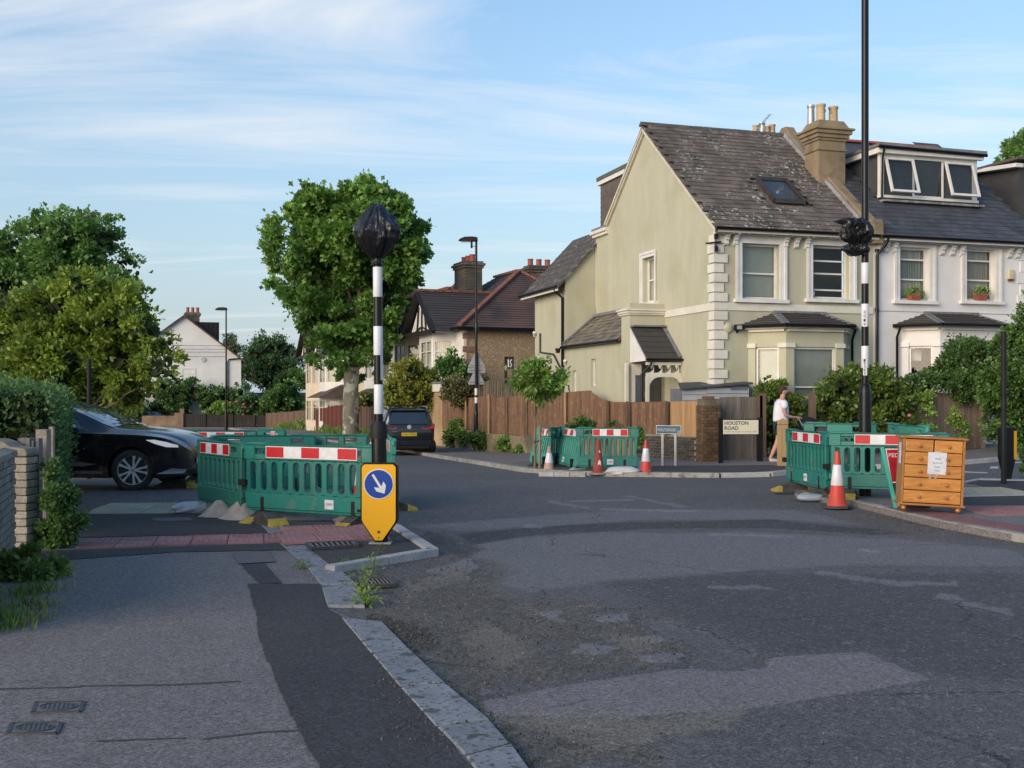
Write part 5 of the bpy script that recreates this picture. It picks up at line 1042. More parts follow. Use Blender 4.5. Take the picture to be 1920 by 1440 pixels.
# low far roofs
lf = thing('low_house', 'low dark roofed building between the conical shrub and half timbered house', 'house', (X(548, 106), 106, -1)); mb = MB(); mb.box(-5, 3.0, 0, 5, 0, 1.9); mb.obj('wall', RBR, lf); mb = MB(); mb.add([(-5.3,-.3,1.8),(3.3,-.3,1.8),(3.0,2.5,3.1),(-5,2.5,3.1)], [(0,1,2,3)]); mb.obj('roof', RTIL, lf)

# ---------------- garage
gC = Vector((-2.94, 47.5, gz(-2.94, 47.5))); GF = Fr(gC, SDEG)
ga = thing('garage', 'flat roofed brick garage with pale tan side wall behind the parked car', 'garage', gC, GF.a)
TANB = brick_mat('tan_brick', (.42,.28,.13), (.33,.21,.10), (.42,.35,.24), vary=.35)
gh_ = 2.75; mb = MB(); mb.box(0, 5.6, 0, 5.5, -.4, gh_); mb.obj('wall', TANB, ga)
mb = MB(); mb.box(-.12, 5.8, -.12, 5.6, gh_+.001, gh_+.08); mb.obj('flat_roof', mat('roof_edge', (.20,.21,.22), .6), ga); mb = MB(); mb.box(-.06, 5.7, -.06, 5.55, gh_-.32, gh_); mb.obj('fascia', BLACKM, ga); mb = MB(); mb.box(-.09, -.061, -.05, 5.3, gh_-.34, gh_-.02); mb.obj('fascia', WHITE, ga)
from mathutils import noise as mnoise
# ================================================================== BOUNDARIES
WOODR = mat('fence_wood', (.20,.108,.060), .9, (.115,.062,.038), 5, detail=6, stretch=(2.2,2.2,.35), vary=.22, bump=.4, bscale=30, speck=((.27,.17,.10), 7, .5))
WOODN = mat('new_wood', (.43,.26,.12), .85, (.33,.19,.085), 5, stretch=(3,3,.3), vary=.14, bump=.3, bscale=30); WOODG = mat('grey_wood', (.175,.15,.125), .9, (.11,.095,.08), 6, stretch=(3,3,.3), vary=.18, bump=.5, bscale=30)
WOODP = mat('pale_post', (.42,.29,.14), .85, (.33,.22,.10), 5, stretch=(3,3,.3)); WOODD = mat('dark_wood', (.035,.027,.024), .9, (.02,.017,.016), 4, stretch=(2,2,.4), vary=.2); WOODRB = mat('red_wood', (.135,.035,.022), .85, (.10,.028,.018), 4, stretch=(2,2,.4), vary=.12); WOODB = mat('weathered_brown_wood', (.15,.095,.065), .9, (.10,.065,.045), 4, stretch=(2,2,.4), vary=.2)
def board_mesh(w, h, m, t=.02, pointed=0):
    mb = MB(); mb.prism([(-w/2, 0), (w/2, 0), (w/2, h-pointed), (0, h), (-w/2, h-pointed)], 'y', -t/2, t/2); return mb.mesh('board', m)
def fence_run(root, a, b, n, topf, botf, m, w=None, z0=0, jit=.01, overlap=1.08, name='board'):
    a = Vector(a); b = Vector(b); d = b-a; L_ = d.length; ang = math.atan2(d.y, d.x); w = w or L_/n*overlap
    for k in range(n):
        q = (k+.5)/n; p = a.lerp(b, q); h0, h1 = botf(q), topf(q)+random.uniform(-jit, jit)*.6
        mb = MB(); mb.box(-w/2, w/2, -.01, .01, 0, h1-h0); o = mb.obj(name, m, root); o.location = (p.x, p.y, h0); o.rotation_euler = (random.uniform(-.006,.006), random.uniform(-.008, .008), ang+.10)
# brown closeboard fence on a low wall, along the side street
FD = Vector((-.40, 1, 0)).normalized(); F0 = Vector((4.75, 28.3, 0))
def fpt(px):
    k = (px-CX)/F; t = (k*F0.y-F0.x)/(FD.x-k*FD.y); return F0+FD*t
def fz(py, px): return CH-(py-HY)*fpt(px).y/F
TOP = [(1310,752),(1258,753),(1150,754),(1126,748),(1106,732),(1066,735),(1040,738),(990,739),(953,745),(930,745),(921,740),(900,744),(881,746),(860,744),(828,742)]
BOT = [(1310,819),(1258,816),(1200,812),(1066,806),(990,818),(953,814),(921,812),(880,805),(828,803)]
def interp(tab, px): t = sorted(tab); return float(np.interp(px, [a for a, _ in t], [b for _, b in t]))
fen = thing('garden_fence', 'long reddish brown closeboard fence on a low wall with curved top, side street', 'fence', (0,0,0))
def run_px(root, p0, p1, m, bw=.14, post=None):
    a, b = fpt(p0), fpt(p1); n = max(1, round((b-a).length/bw))
    def pxat(q): p = a.lerp(b, q); return CX+F*p.x/p.y
    fence_run(root, a, b, n, lambda q: fz(interp(TOP, pxat(q)), pxat(q)), lambda q: fz(interp(BOT, pxat(q)), pxat(q)), m)
for p0, p1 in ((1257,1150),(1150,1064),(1064,990),(990,953),(953,921),(921,881),(881,830)): run_px(fen, p0, p1, WOODR, .125)
for px in (1256, 1183, 1144, 1065, 990, 953, 921, 878):
    p = fpt(px)-Vector((FD.y, -FD.x, 0))*(.06); mb = MB(); mb.box(-.028, .028, -.04, .04, 0, fz(interp(TOP, px), px)-.25+.02); o = mb.obj('post', WOODP if px in (1065, 921, 878) else WOODB, fen); o.location = (p.x-.05, p.y-.06, .25)
nf = thing('new_fence', 'short run of new orange pine boards beside the brick pillar', 'fence', (0,0,0)); run_px(nf, 1313, 1258, WOODN, .12)
# low wall under it: bricks near the corner, rendered farther up
lwall = thing('low_wall', 'low garden wall of dark burnt bricks and render beneath the brown fence', 'wall', (0,0,0))
BRD = mat('burnt_brick', (.085,.07,.06), .9, (.05,.045,.042), 9, vary=.35, bump=.5, bscale=40); MORT = mat('pale_mortar', (.30,.265,.19), .95, (.20,.18,.13), 8, bump=.3); BRB = mat('brown_brick', (.135,.078,.038), .9, (.09,.055,.03), 6, vary=.3, bump=.4, bscale=40)
wa, wb = fpt(1314), fpt(1195); ang = math.atan2((wb-wa).y, (wb-wa).x); L_ = (wb-wa).length
outn = Vector((-math.cos(ang+PI/2), -math.sin(ang+PI/2), 0)); 
if outn.y > 0: outn = -outn
mb = MB(); mb.bar(wa+Vector((0,0,.3))+outn*.02, wb+Vector((0,0,.3))+outn*.02, .2, .70); core = mb.obj('mortar_core', MORT, lwall)
bmB = MB(); bmB.box(-.101, .101, -.012, .05, -.0305, .0305); bmesh_ = bmB.mesh('brick', BRD); ms = []
for j in range(9):
    for i in range(int(L_/.226)+1):
        s = (i+.5+(.5 if j % 2 else 0))*.226
        if s > L_-.1: continue
        p = wa+(wb-wa).normalized()*s+outn*.13; ms.append(Matrix.Translation((p.x+random.uniform(-.003,.003), p.y, .04+j*.076+gz(p.x, p.y))) @ Matrix.Rotation(ang+PI, 4, 'Z'))
pieces(lwall, 'brick', bmesh_, ms)
mb = MB(); c0, c1 = fpt(1195), fpt(835)
REND = mat('old_render', (.26,.20,.12), .95, (.17,.14,.09), 1.5, bump=.3, blotch=((.10,.09,.06), 1.2, .5, .15))
for k in range(12):
    a, b = c0.lerp(c1, k/12), c0.lerp(c1, (k+1)/12); za_, zb_ = gz(a.x, a.y), gz(b.x, b.y); n = outn
    ta, tb = fz(interp(BOT, CX+F*a.x/a.y), CX+F*a.x/a.y)-.01, fz(interp(BOT, CX+F*b.x/b.y), CX+F*b.x/b.y)-.01
    mb.add([a+n*.12+Vector((0,0,za_-.2)), b+n*.12+Vector((0,0,zb_-.2)), b+n*.12+Vector((0,0,tb)), a+n*.12+Vector((0,0,ta)), b-n*.1+Vector((0,0,tb)), a-n*.1+Vector((0,0,ta))], [(0,1,2,3),(3,2,4,5)])
mb.obj('rendered_section', REND, lwall)
# brick pillar
pD = 27.7; pc = GD(1331, pD); pw = 34*pD/F; pt_ = Z(748, pD)
pil = thing('brick_pillar', 'square brown brick gate pillar between pine boards and the grey gate', 'pillar', (pc.x, pc.y+pw/2, 0), math.radians(14))
mb = MB(); q = pw/2-.015; mb.box(-q, q, -q, q, -.1, pt_-.02); mb.obj('mortar_core', mat('dark_mortar', (.17,.14,.10), .95, (.10,.08,.055), 6), pil)
hb = MB(); hb.box(-.1025, .1025, -.012, .02, -.0315, .0315); hm = hb.mesh('brick', BRB); h2 = MB(); h2.box(-.047, .047, -.012, .02, -.0315, .0315); hm2 = h2.mesh('brick', BRB)
ms = []; ms2 = []; nr_ = int((pt_-.1)/.076)
for j in range(nr_):
    z = .05+j*.076
    for r in range(4):
        R_ = Matrix.Rotation(r*PI/2, 4, 'Z')
        xs_ = [(-pw/2+.107, 0), (pw/2-.107, 0)] if (j+r) % 2 == 0 else [(-pw/2+.05, 1), (0, 0), (pw/2-.05, 1)]
        for x, s in xs_: (ms2 if s else ms).append(R_ @ Matrix.Translation((x, -pw/2, z+random.uniform(-.002,.002))))
pieces(pil, 'brick', hm, ms, 300); pieces(pil, 'brick', hm2, ms2, 300)
mb = MB(); mb.box(-pw/2+.02, pw/2-.02, -pw/2+.02, pw/2-.02, pt_-.06, pt_+.0); mb.box(-.12, .12, -.12, .12, pt_+.001, pt_+.07); mb.obj('cap', BRB, pil, bevel=.01)
# grey board gate with posts
gt = thing('board_gate', 'tall weathered grey board gate behind the white street sign', 'gate', (0,0,0)); gd = 28.4
a, b = GD(1349, gd), GD(1418, gd); zt_, zb_ = Z(745, gd), Z(866, gd); fence_run(gt, a, b, 12, lambda q: zt_+.02*math.sin(q*3), lambda q: zb_, WOODG)
for px, w_, top, m in ((1424, .14, 742, WOODB), (1430, .16, 737, WOODB)):
    p = GD(px, gd-.05); mb = MB(); mb.box(-w_/2, w_/2, -.05, .05, 0, Z(top, gd)-p.z); o = mb.obj('post', m, gt); o.location = p+Vector((0,0,0))
for px, D, w_, top, lab in ((1523, 28.0, .155, 737, 'single weathered square timber gate post between the laurel bushes'),):
    p = GD(px, D); t = thing('gate_post', lab, 'post', p); mb = MB(); h_ = Z(top, D)-p.z; mb.prism([(-w_/2,0),(w_/2,0),(w_/2,h_-.04),(0,h_),(-w_/2,h_-.04)], 'y', -w_/2, w_/2); mb.obj('shaft', WOODB, t)
# right-hand fence, weathered grey-pink boards
rf_ = thing('side_fence', 'weathered grey board fence under overgrown shrubs beyond the chest', 'fence', (0,0,0))
a, b = GD(1680, 29.0), GD(1842, 29.6); WP = mat('pinkish_wood', (.25,.20,.155), .9, (.17,.135,.105), 5, stretch=(3,3,.3), vary=.12, bump=.4, bscale=30)
fence_run(rf_, a, b, 18, lambda q: Z(740, 29.3)+.06*math.sin(q*4), lambda q: gz(9+q*3, 29)+.05, WP)
p = b; mb = MB(); mb.box(-.06, .06, -.06, .06, 0, 1.35); o = mb.obj('post', WP, rf_); o.location = (p.x-.05, p.y-.1, p.z)
# distant fences across the way
def far_fence(px0, D0, px1, D1, z0, h0, h1, m, label, bw=.16):
    t = thing('far_fence', label, 'fence', (0,0,0)); a, b = GD(px0, D0), GD(px1, D1); n = int((b-a).length/bw)
    d = b-a; ang = math.atan2(d.y, d.x); mb = MB()
    for k in range(n):
        q = (k+.5)/n; p = a.lerp(b, q); w_ = bw*.47; r = Matrix.Translation((p.x, p.y, gz(p.x, p.y)+z0)) @ Matrix.Rotation(ang+.08, 4, 'Z'); h = h0+(h1-h0)*q+random.uniform(-.02,.02)
        v = [r @ Vector(c) for c in ((-w_,-.01,0),(w_,-.01,0),(w_,.01,0),(-w_,.01,0),(-w_,-.01,h),(w_,-.01,h),(w_,.01,h),(-w_,.01,h))]; mb.add(v, BOXF)
    o = mb.obj('boards', m, t); o['kind'] = 'stuff'
    for k in range(0, n, 11): p = a.lerp(b, k/n); m2 = MB(); m2.box(-.06, .06, -.08, .0, 0, h0+(h1-h0)*k/n+.05+z0); o = m2.obj('post', m, t); o.location = (p.x, p.y-.02, gz(p.x, p.y))
far_fence(345, 94, 436, 94, 0, 1.2, 1.2, WOODD, 'low black board fence under the round clipped bushes, left of the lamp column')
far_fence(436, 94, 500, 94, 0, 1.15, 1.1, WOODD, 'low black board fence running right from the distant lamp column')
far_fence(500, 94, 583, 82, .1, 1.15, 1.45, WOODB, 'brown weathered board fence before the conical shrub')
far_fence(583, 82, 642, 68, .1, 1.4, 1.75, WOODRB, 'red stained board fence left of the plane tree trunk')
far_fence(642, 68, 735, 53, .1, 1.75, 1.6, WOODB, 'brown board fence between plane tree trunk and the parked car')
bw_ = thing('brick_wall', 'low distant brick garden wall with broken top at left', 'wall', GD(266, 96), 0.0); mb = MB(); L_ = (345-266)*96/F; mb.box(0, L_, 0, .25, -.3, 1.05); mb.box(2.8, L_, -.01, .26, 1.051, 1.3); mb.box(L_-.35, L_, -.02, .27, 1.301, 1.65); mb.obj('wall', brick_mat('garden_brick', (.20,.11,.055), (.15,.08,.045), (.28,.22,.15)), bw_)
# reed screening above the fence
rs = thing('reed_screen', 'grey reed screening standing above the brown fence', 'screen', (0,0,0)); mb = MB(); a, b = fpt(868)-outn*.25, fpt(992)-outn*.25
n = 210
for k in range(n):
    p = a.lerp(b, k/n); px = CX+F*p.x/p.y; zt_ = CH-(interp([(868,722),(905,716),(925,712),(945,717),(992,735)], px)-HY)*p.y/F+random.uniform(-.04,.04); mb.tube([(p.x, p.y, .4), (p.x+random.uniform(-.02,.02), p.y, zt_)], .016, 4)
o = mb.obj('reeds', mat('reed', (.15,.12,.075), .9, (.08,.065,.045), 8, vary=.4), rs); o['kind'] = 'stuff'
# garden shed between the fence and the house
shd = 28.9; sp = GD(1260, shd+.9); sh = thing('garden_shed', 'low pale grey plastic shed with dark sloping roof behind the fence', 'shed', (X(1341, shd), shd, 0), math.radians(8))
wL = X(1260, shd+1.2)-X(1341, shd)+.30; wR = X(1416, shd+.6)-X(1341, shd); ztop = Z(726, shd+.5)
SHM = mat('shed_grey', (.36,.38,.42), .6, (.30,.32,.36), 3); mb = MB()
mb.box(wL, 0, .75, 1.9, 0, ztop-.03); mb.box(.0, wR, 0.75, 1.9, 0, ztop+.08); mb.obj('wall', mat('shed_dark', (.16,.17,.19), .7), sh)
for k in range(6): mb = MB(); z = ztop-.03-.16*(k+1); mb.box(wL-.01, .0, .72-.01*(k % 2), .749, z, z+.145); mb.box(.005, wR, .71, .749, z+.03, z+.175); mb.obj('board', SHM, sh)
mb = MB(); ta_, tb_ = ztop-.02, ztop+.13; mb.add([(wL-.10,.6,ta_),(wR+.08,.6,tb_),(wR+.08,2.0,tb_+.07),(wL+.25,2.0,ta_+.16),(wL-.10,.6,ta_-.05),(wR+.08,.6,tb_-.05),(wR+.08,2.0,tb_),(wL+.25,2.0,ta_+.1)], BOXF); mb.obj('roof', mat('felt_dark', (.06,.062,.068), .8), sh)
mb = MB(); mb.box(wR-.5, wR-.04, .70, .709, ztop-.08, ztop+.04); mb.obj('plate', mat('plate_blue', (.13,.18,.26), .5), sh)
# left foreground: block wall, stacked pillar, posts
BLK = mat('garden_block', (.255,.235,.205), .95, (.185,.175,.155), 7, vary=.16, bump=.6, bscale=50, blotch=((.12,.115,.10), 4, .56, .1)); BLM = mat('block_mortar', (.145,.14,.13), .95)
bdeg = math.atan2(1, -.33); W0 = Vector((X(28, 11.45), 11.45, 0)); wu = Vector((-.33, 1, 0)).normalized(); wn = Vector((wu.y, -wu.x, 0))
fwall = thing('block_wall', 'grey concrete brick garden wall at the left edge, nearest the camera', 'wall', (0,0,0))
mb = MB(); L_ = 4.2; WTZ = 1.06; s0_ = W0-wu*L_
mb.add([s0_+wn*-.01, W0+wn*-.01, W0-wn*.2, s0_-wn*.2]+[p+Vector((0,0,WTZ)) for p in (s0_-wn*.01, W0-wn*.01, W0-wn*.2, s0_-wn*.2)], BOXF); mb.obj('mortar_core', BLM, fwall)
bq = MB(); bq.box(-.102, .102, -.10, .012, -.0315, .0315); bme3 = bq.mesh('brick', BLK); ms = []
for j in range(14):
    for i in range(int(L_/.223)):
        s = i*.223+.11+(.11 if j % 2 else 0); 
        if s > L_-.05: s = L_-.06
        p = W0-wu*s; ms.append(Matrix.Translation((p.x+wn.x*random.uniform(-.001,.004), p.y, .045+j*.075)) @ Matrix.Rotation(math.atan2(-wu.y, -wu.x)+PI, 4, 'Z') @ Matrix.Rotation(PI, 4, 'Z'))
pieces(fwall, 'brick', bme3, ms, 300)
mb = MB(); mb.add([s0_+wn*.03, W0+wn*.03, W0-wn*.24, s0_-wn*.24], []); 
for k in range(5):
    a, b = W0-wu*(k*.84), W0-wu*(k*.84+.83); mb = MB(); mb.add([a+wn*.03+Vector((0,0,WTZ)), b+wn*.03+Vector((0,0,WTZ)), b-wn*.24+Vector((0,0,WTZ)), a-wn*.24+Vector((0,0,WTZ)), a+wn*.02+Vector((0,0,WTZ+.05)), b+wn*.02+Vector((0,0,WTZ+.05)), b-wn*.10+Vector((0,0,WTZ+.08)), a-wn*.10+Vector((0,0,WTZ+.08))], [(0,1,5,4),(4,5,6,7),(0,4,7,3),(1,2,6,5),(3,7,6,2)]); mb.obj('coping', mat('coping_stone', (.27,.24,.19), .95, (.17,.155,.125), 4, vary=.1, bump=.6, bscale=40), fwall)
spl = thing('stone_pillar', 'rough stacked block pillar with rounded mossy coping at left', 'pillar', (X(30, 12.0), 12.0, 0), math.radians(-6))
for k in range(12):
    mb = MB(); w_ = .125+random.uniform(-.006,.006); mb.box(-w_-.10, w_, -.01+random.uniform(-.006,.006), .22, .02+k*.083, .02+k*.083+.074); mb.obj('block', mat('pillar_block', (.33,.29,.235), .95, (.22,.20,.165), 8, vary=.14, bump=.7, bscale=40), spl, bevel=.01)
mb = MB(); mb.box(-.21, .10, .01, .20, 0, 1.02); mb.obj('mortar_core', BLM, spl)
mb = MB(); mb.prism([(-.6,1.02),(.135,1.02),(.14,1.06),(.11,1.10),(-.05,1.12),(-.12,1.17),(-.22,1.20),(-.6,1.20)], 'y', -.03, .25); mb.obj('coping', MC['coping_stone'], spl, bevel=.012)
def lpost(px0, px1, D, top, m, label, name='gate_post', lean=0, bot=None):
    p = GD((px0+px1)/2, D); w_ = (px1-px0)*D/F; t = thing(name, label, 'post', (p.x, p.y, 0)); mb = MB(); h = Z(top, D); mb.box(-w_/2, w_/2, -w_/2, w_/2, -.05, h); o = mb.obj('shaft', m, t, bevel=.008); o.rotation_euler = (0, lean, 0); return t
WGR = mat('silver_wood', (.20,.19,.185), .9, (.12,.115,.11), 6, stretch=(4,4,.3), bump=.6, bscale=30)
t = lpost(38, 61, 12.35, 821, WGR, 'silver grey timber gate post beside the stone pillar, left'); mb = MB(); mb.box(.07, .10, -.05, .09, 0, Z(826, 12.35)); mb.box(.11, .15, -.03, .07, 0, Z(822, 12.35)); mb.obj('side_board', WGR, t)
CPO = mat('concrete_post', (.30,.265,.21), .95, (.21,.19,.155), 8, bump=.6, bscale=45)
t = lpost(71, 92, 12.7, 805, CPO, 'pale concrete fence post with a slot, right of the timber gate post'); mb = MB(); mb.box(-.005, .02, -.075, -.062, .87, .97); mb.obj('slot', BLACKM, t)
lpost(93, 102, 13.1, 800, CPO, 'thin grey post half in the hedge behind the concrete post')

# ================================================================== WORKS BARRIERS, CONES, BAGS
def slot_ring(mb, cx, w, z0, z1, x0, x1, zb, zt, ya, yb, n=6):
    """one bay of the barrier: a rectangle x0..x1, zb..zt pierced by a round-ended slot"""
    r = w/2; pts = [(cx+r*math.cos(a), z1-r+r*math.sin(a)) for a in np.linspace(0, PI, n)]+[(cx+r*math.cos(a), z0+r+r*math.sin(a)) for a in np.linspace(PI, 2*PI, n)]
    o = []
    for x, z in pts:
        dx, dz_ = x-cx, z-(z0+z1)/2; hx = (x1-x0)/2; top = z > (z0+z1)/2
        k = len(o) % n; q = k/(n-1)
        if top: 
            path = [(x1, z1-r), (x1, zt), (x0, zt), (x0, z1-r)]
        else: path = [(x0, z0+r), (x0, zb), (x1, zb), (x1, z0+r)]
        seg = [math.dist(path[i], path[i+1]) for i in range(3)]; T = q*sum(seg)
        for i in range(3):
            if T <= seg[i]+1e-9: o.append((path[i][0]+(path[i+1][0]-path[i][0])*T/seg[i], path[i][1]+(path[i+1][1]-path[i][1])*T/seg[i])); break
            T -= seg[i]
    N_ = len(pts); iy = (ya+yb)/2
    V = [(x, ya, z) for x, z in o]+[(x, ya, z) for x, z in pts]+[(x, yb, z) for x, z in pts]+[(x, yb, z) for x, z in o]
    fs = []
    for i in range(N_):
        j = (i+1) % N_; fs += [(i, j, N_+j, N_+i), (N_+i, N_+j, 2*N_+j, 2*N_+i), (2*N_+i, 2*N_+j, 3*N_+j, 3*N_+i)]
    mb.add(V, fs)
def barrier_mesh(L_, nsl=11, green=None, back=False):
    """moulded plastic works barrier, centred, feet at z=0"""
    mb = MB(); T = .045; x0, x1 = -L_/2+.06, L_/2-.06; p = (x1-x0)/nsl
    for k in range(nsl): slot_ring(mb, x0+p*(k+.5), p*.52, .42, .80, x0+p*k, x0+p*(k+1), .39, .83, -T/2, T/2)
    # top beam with hand hole, bottom beam, chamfered ends
    th = 1.05; c = .05
    def beam(xa, xb, za, zb, th_): mb.box(xa, xb, -th_/2, th_/2, za, zb)
    hx0, hx1 = x0+.13, x0+.33
    top = [(x0-.05,.83),(x0-.05,th-c),(x0+.0,th),(x0+.28,th),(x0+.32,th-.02),(x1-.32,th-.02),(x1-.28,th),(x1,th),(x1+.05,th-c),(x1+.05,.83)]
    # pieces around two hand holes
    for xa, xb in ((x0-.05+.0001, hx0), (hx1, -hx1), (-hx0, x1+.05)): beam(xa, xb, .83, th-.03, T+.03)
    for xa, xb in ((hx0, hx1), (-hx1, -hx0)): beam(xa, xb, .83, .90, T+.03); beam(xa, xb, .975, th-.03, T+.03)
    mb.prism([(x0-.05,th-.031),(x0+.0,th+.002),(x0+.30,th+.002),(x0+.34,th-.018),(x1-.34,th-.018),(x1-.30,th+.002),(x1,th+.002),(x1+.05,th-.031)], 'y', -.045, .045)
    beam(x0-.02, x1+.02, .19, .39, T+.03); beam(x0-.05, x1+.05, .30, .39, T+.01)
    mb.prism([(x0-.02,.19),(x0+.05,.155),(x1-.05,.155),(x1+.02,.19)], 'y', -.03, .03)
    # end rails
    for s in (-1, 1): xa = s*(L_/2-.075); mb.box(xa-.035, xa+.035, -T/2-.008, T/2+.008, .38, .84)
    for s in (-1, 1): mb.lathe([(0,.955),(.028,.957),(.028,1.03),(0,1.035)], 10, (s*(L_/2-.02), 0, 0))
    return mb
BAR = {}
def barrier(p0, p1, label, plate=1, sticker=0, feet=(1, 1), H=1.0, green=None, tilt=0.0, back=False, clamp=(0, 0), z=None, footkind='rubber', nsl=11):
    p0 = Vector(p0); p1 = Vector(p1); d = p1-p0; L_ = math.hypot(d.x, d.y); c = (p0+p1)/2; ang = math.atan2(d.y, d.x)
    zz_ = gz(c.x, c.y) if z is None else z
    t = thing('works_barrier', label, 'barrier', (c.x, c.y, zz_), ang, group='green plastic works barriers')
    g = green or GREEN; key = (round(L_, 2), g.name, nsl)
    if key not in BAR: BAR[key] = barrier_mesh(L_, nsl).mesh('panel', g)
    o = bpy.data.objects.new('panel', BAR[key]); COL.objects.link(o); o.parent = t; o.scale = (1, 1, H); o.rotation_euler = (tilt, 0, 0)
    bv = o.modifiers.new('bevel', 'BEVEL'); bv.width = .008; bv.segments = 1; bv.limit_method = 'ANGLE'; bv.angle_limit = math.radians(50)
    s = -1
    if plate:
        x0 = -L_/2+.40 if plate == 1 else -L_/2+.18; x1 = L_/2-.26 if plate == 1 else L_/2-.42
        mb = MB(); w_ = (x1-x0)/5; y = -.048
        for k in range(5): mb.add([(x0+w_*k,y,.865*H),(x0+w_*(k+1),y,.865*H),(x0+w_*(k+1),y,1.0*H),(x0+w_*k,y,1.0*H)], [(0,1,2,3)], k % 2)
        mb.box(x0-.01, x1+.01, y+.001, -.037, .855*H, 1.01*H, 1); pl = mb.obj('reflective_plate', [RED, REFW], t); pl.rotation_euler = (tilt, 0, 0)
    if sticker: mb = MB(); xs_ = L_/2*sticker; mb.box(xs_-.07, xs_+.07, -.044, -.039, .225*H, .345*H); st = mb.obj('sticker', REFW, t); st.rotation_euler = (tilt, 0, 0); text('CONWAY', .11, .035, mat('ink_dark', (.03,.04,.06), .6), st, Matrix.Translation((xs_, -.0455, .27*H)) @ Matrix.Rotation(PI/2, 4, 'X'))
    for s, on in zip((-1, 1), feet):
        if not on: continue
        x = s*(L_/2-.32); mb = MB()
        prof = [(-.36,0),(.36,0),(.36,.03),(.10,.13),(.05,.15),(-.05,.15),(-.10,.13),(-.36,.03)]
        mb.prism(prof, 'x', x-.09, x+.09) ; f_ = mb.obj('foot', RUBBER, t, bevel=.01)
        for e in (-1, 1): mb = MB(); mb.prism([(e*.365,-.0),(e*.365,.035),(e*.22,.092),(e*.22,0)], 'x', x-.098, x+.098); mb.obj('yellow_end', YEL, f_)
        mb = MB(); mb.box(x-.03, x+.03, -.038, .038, .10, .34*H); mb.obj('spigot', BLACKM, f_)
    for s, on in zip((-1, 1), clamp):
        if on: mb = MB(); mb.box(s*L_/2-.06, s*L_/2+.06, -.07, .07, .48, .56); mb.obj('clamp', BLACKM, t)
    return t
def text(s, w, h, m, parent, M_, name='lettering', ext=.0008, xal='CENTER', bold=0.0):
    cu = bpy.data.curves.new(name, 'FONT'); cu.body = s; cu.align_x = xal; cu.align_y = 'BOTTOM_BASELINE'; cu.resolution_u = 2; cu.size = 1; cu.offset = bold
    o = bpy.data.objects.new(name, cu); COL.objects.link(o); bpy.context.view_layer.update(); dg = bpy.context.evaluated_depsgraph_get()
    me = bpy.data.meshes.new_from_object(o.evaluated_get(dg)); bpy.data.objects.remove(o); bpy.data.curves.remove(cu)
    v = np.array([q.co[:] for q in me.vertices]); lo, hi = v.min(0), v.max(0); v[:, 0] = (v[:, 0]-(lo[0]+hi[0])/2)*w/(hi[0]-lo[0]); v[:, 1] = (v[:, 1]-lo[1])*h/(hi[1]-lo[1])
    me.vertices.foreach_set('co', v.ravel()); me.materials.clear(); me.materials.append(m); me.update()
    o = bpy.data.objects.new(name, me); COL.objects.link(o); o.parent = parent; o.matrix_local = M_; return o
# left cluster
barrier(GD(460, 14.95), GD(704, 13.95), 'front green barrier, broad side facing the camera, next to yellow bollard', 1, .35, (1, 1), clamp=(1, 0), green=GREEN)
barrier(GD(373, 16.25), GD(458, 14.95), 'green barrier seen at a steep angle between the black car and front barrier', 2, 0, (0, 0), green=mat('barrier_green_dull', (.022,.17,.125), .5, (.03,.14,.11), 3), nsl=9)
barrier(GD(592, 18.2), GD(404, 18.1), 'long green barrier turned back to front behind the front barrier, round holes in rail', 0, 0, (1, 1))
barrier(GD(690, 18.3), GD(592, 18.4), 'short green barrier closing the back right of the left enclosure', 0, 0, (1, 0), nsl=6)
barrier(GD(336, 21.8), GD(482, 21.6), 'green barrier behind the nose of the black car with stripes on top', 1, 0, (1, 1))
barrier(GD(484, 23.0), GD(536, 22.6), 'farthest small green barrier of the left enclosure, seen over the others', 1, 0, (0, 0), nsl=9)
barrier(GD(722, 18.4), GD(738, 16.0), 'green barrier edge on, just right of the left striped pole', 2, 0, (0, 1), green=GREENL)
barrier(GD(405, 18.0), GD(374, 16.3), 'faded green barrier edge on at the left end of left enclosure', 0, 0, (0, 0), green=GREENL)
# middle cluster
barrier(GD(1079, 24.9), GD(1199, 24.6), 'green barrier facing the road behind two traffic cones, middle of the junction', 1, .1, (1, 1), clamp=(0, 1), H=1.0)
barrier(GD(1038, 26.9), GD(1080, 25.1), 'leaning green barrier joined to the left end of the middle one', 1, -.2, (1, 1), tilt=-.22, nsl=10, green=GREENL)
barrier(GD(1060, 27.6), GD(1030, 26.2), 'dark green barrier back side between two leaning ones by the young tree', 0, 0, (0, 0), nsl=8)
barrier(GD(990, 27.6), GD(1032, 26.6), 'leaning green barrier standing left of the young street tree', 1, 0, (1, 1), tilt=-.25, nsl=10, green=GREENL)
# right cluster
barrier(GD(1476, 19.4), GD(1553, 17.5), 'green barrier seen obliquely beside the wooden bollard, stripes at its top', 1, .05, (1, 1), H=1.01, clamp=(1, 1), z=.05)
barrier(GD(1553, 17.4), GD(1782, 16.8), 'green barrier behind the traffic cone, partly hidden by the chest of drawers', 1, 0, (1, 0), H=.98, z=.09)
barrier(GD(1645, 18.6), GD(1506, 19.0), 'green barrier at the back of right enclosure behind the tall striped pole', 0, 0, (0, 0), H=1.1, z=.08)
barrier(GD(1740, 16.9), GD(1668, 18.8), 'pale green barrier edge peeking out above the chest of drawers', 0, 0, (0, 0), H=1.08, green=GREENL, z=.09)

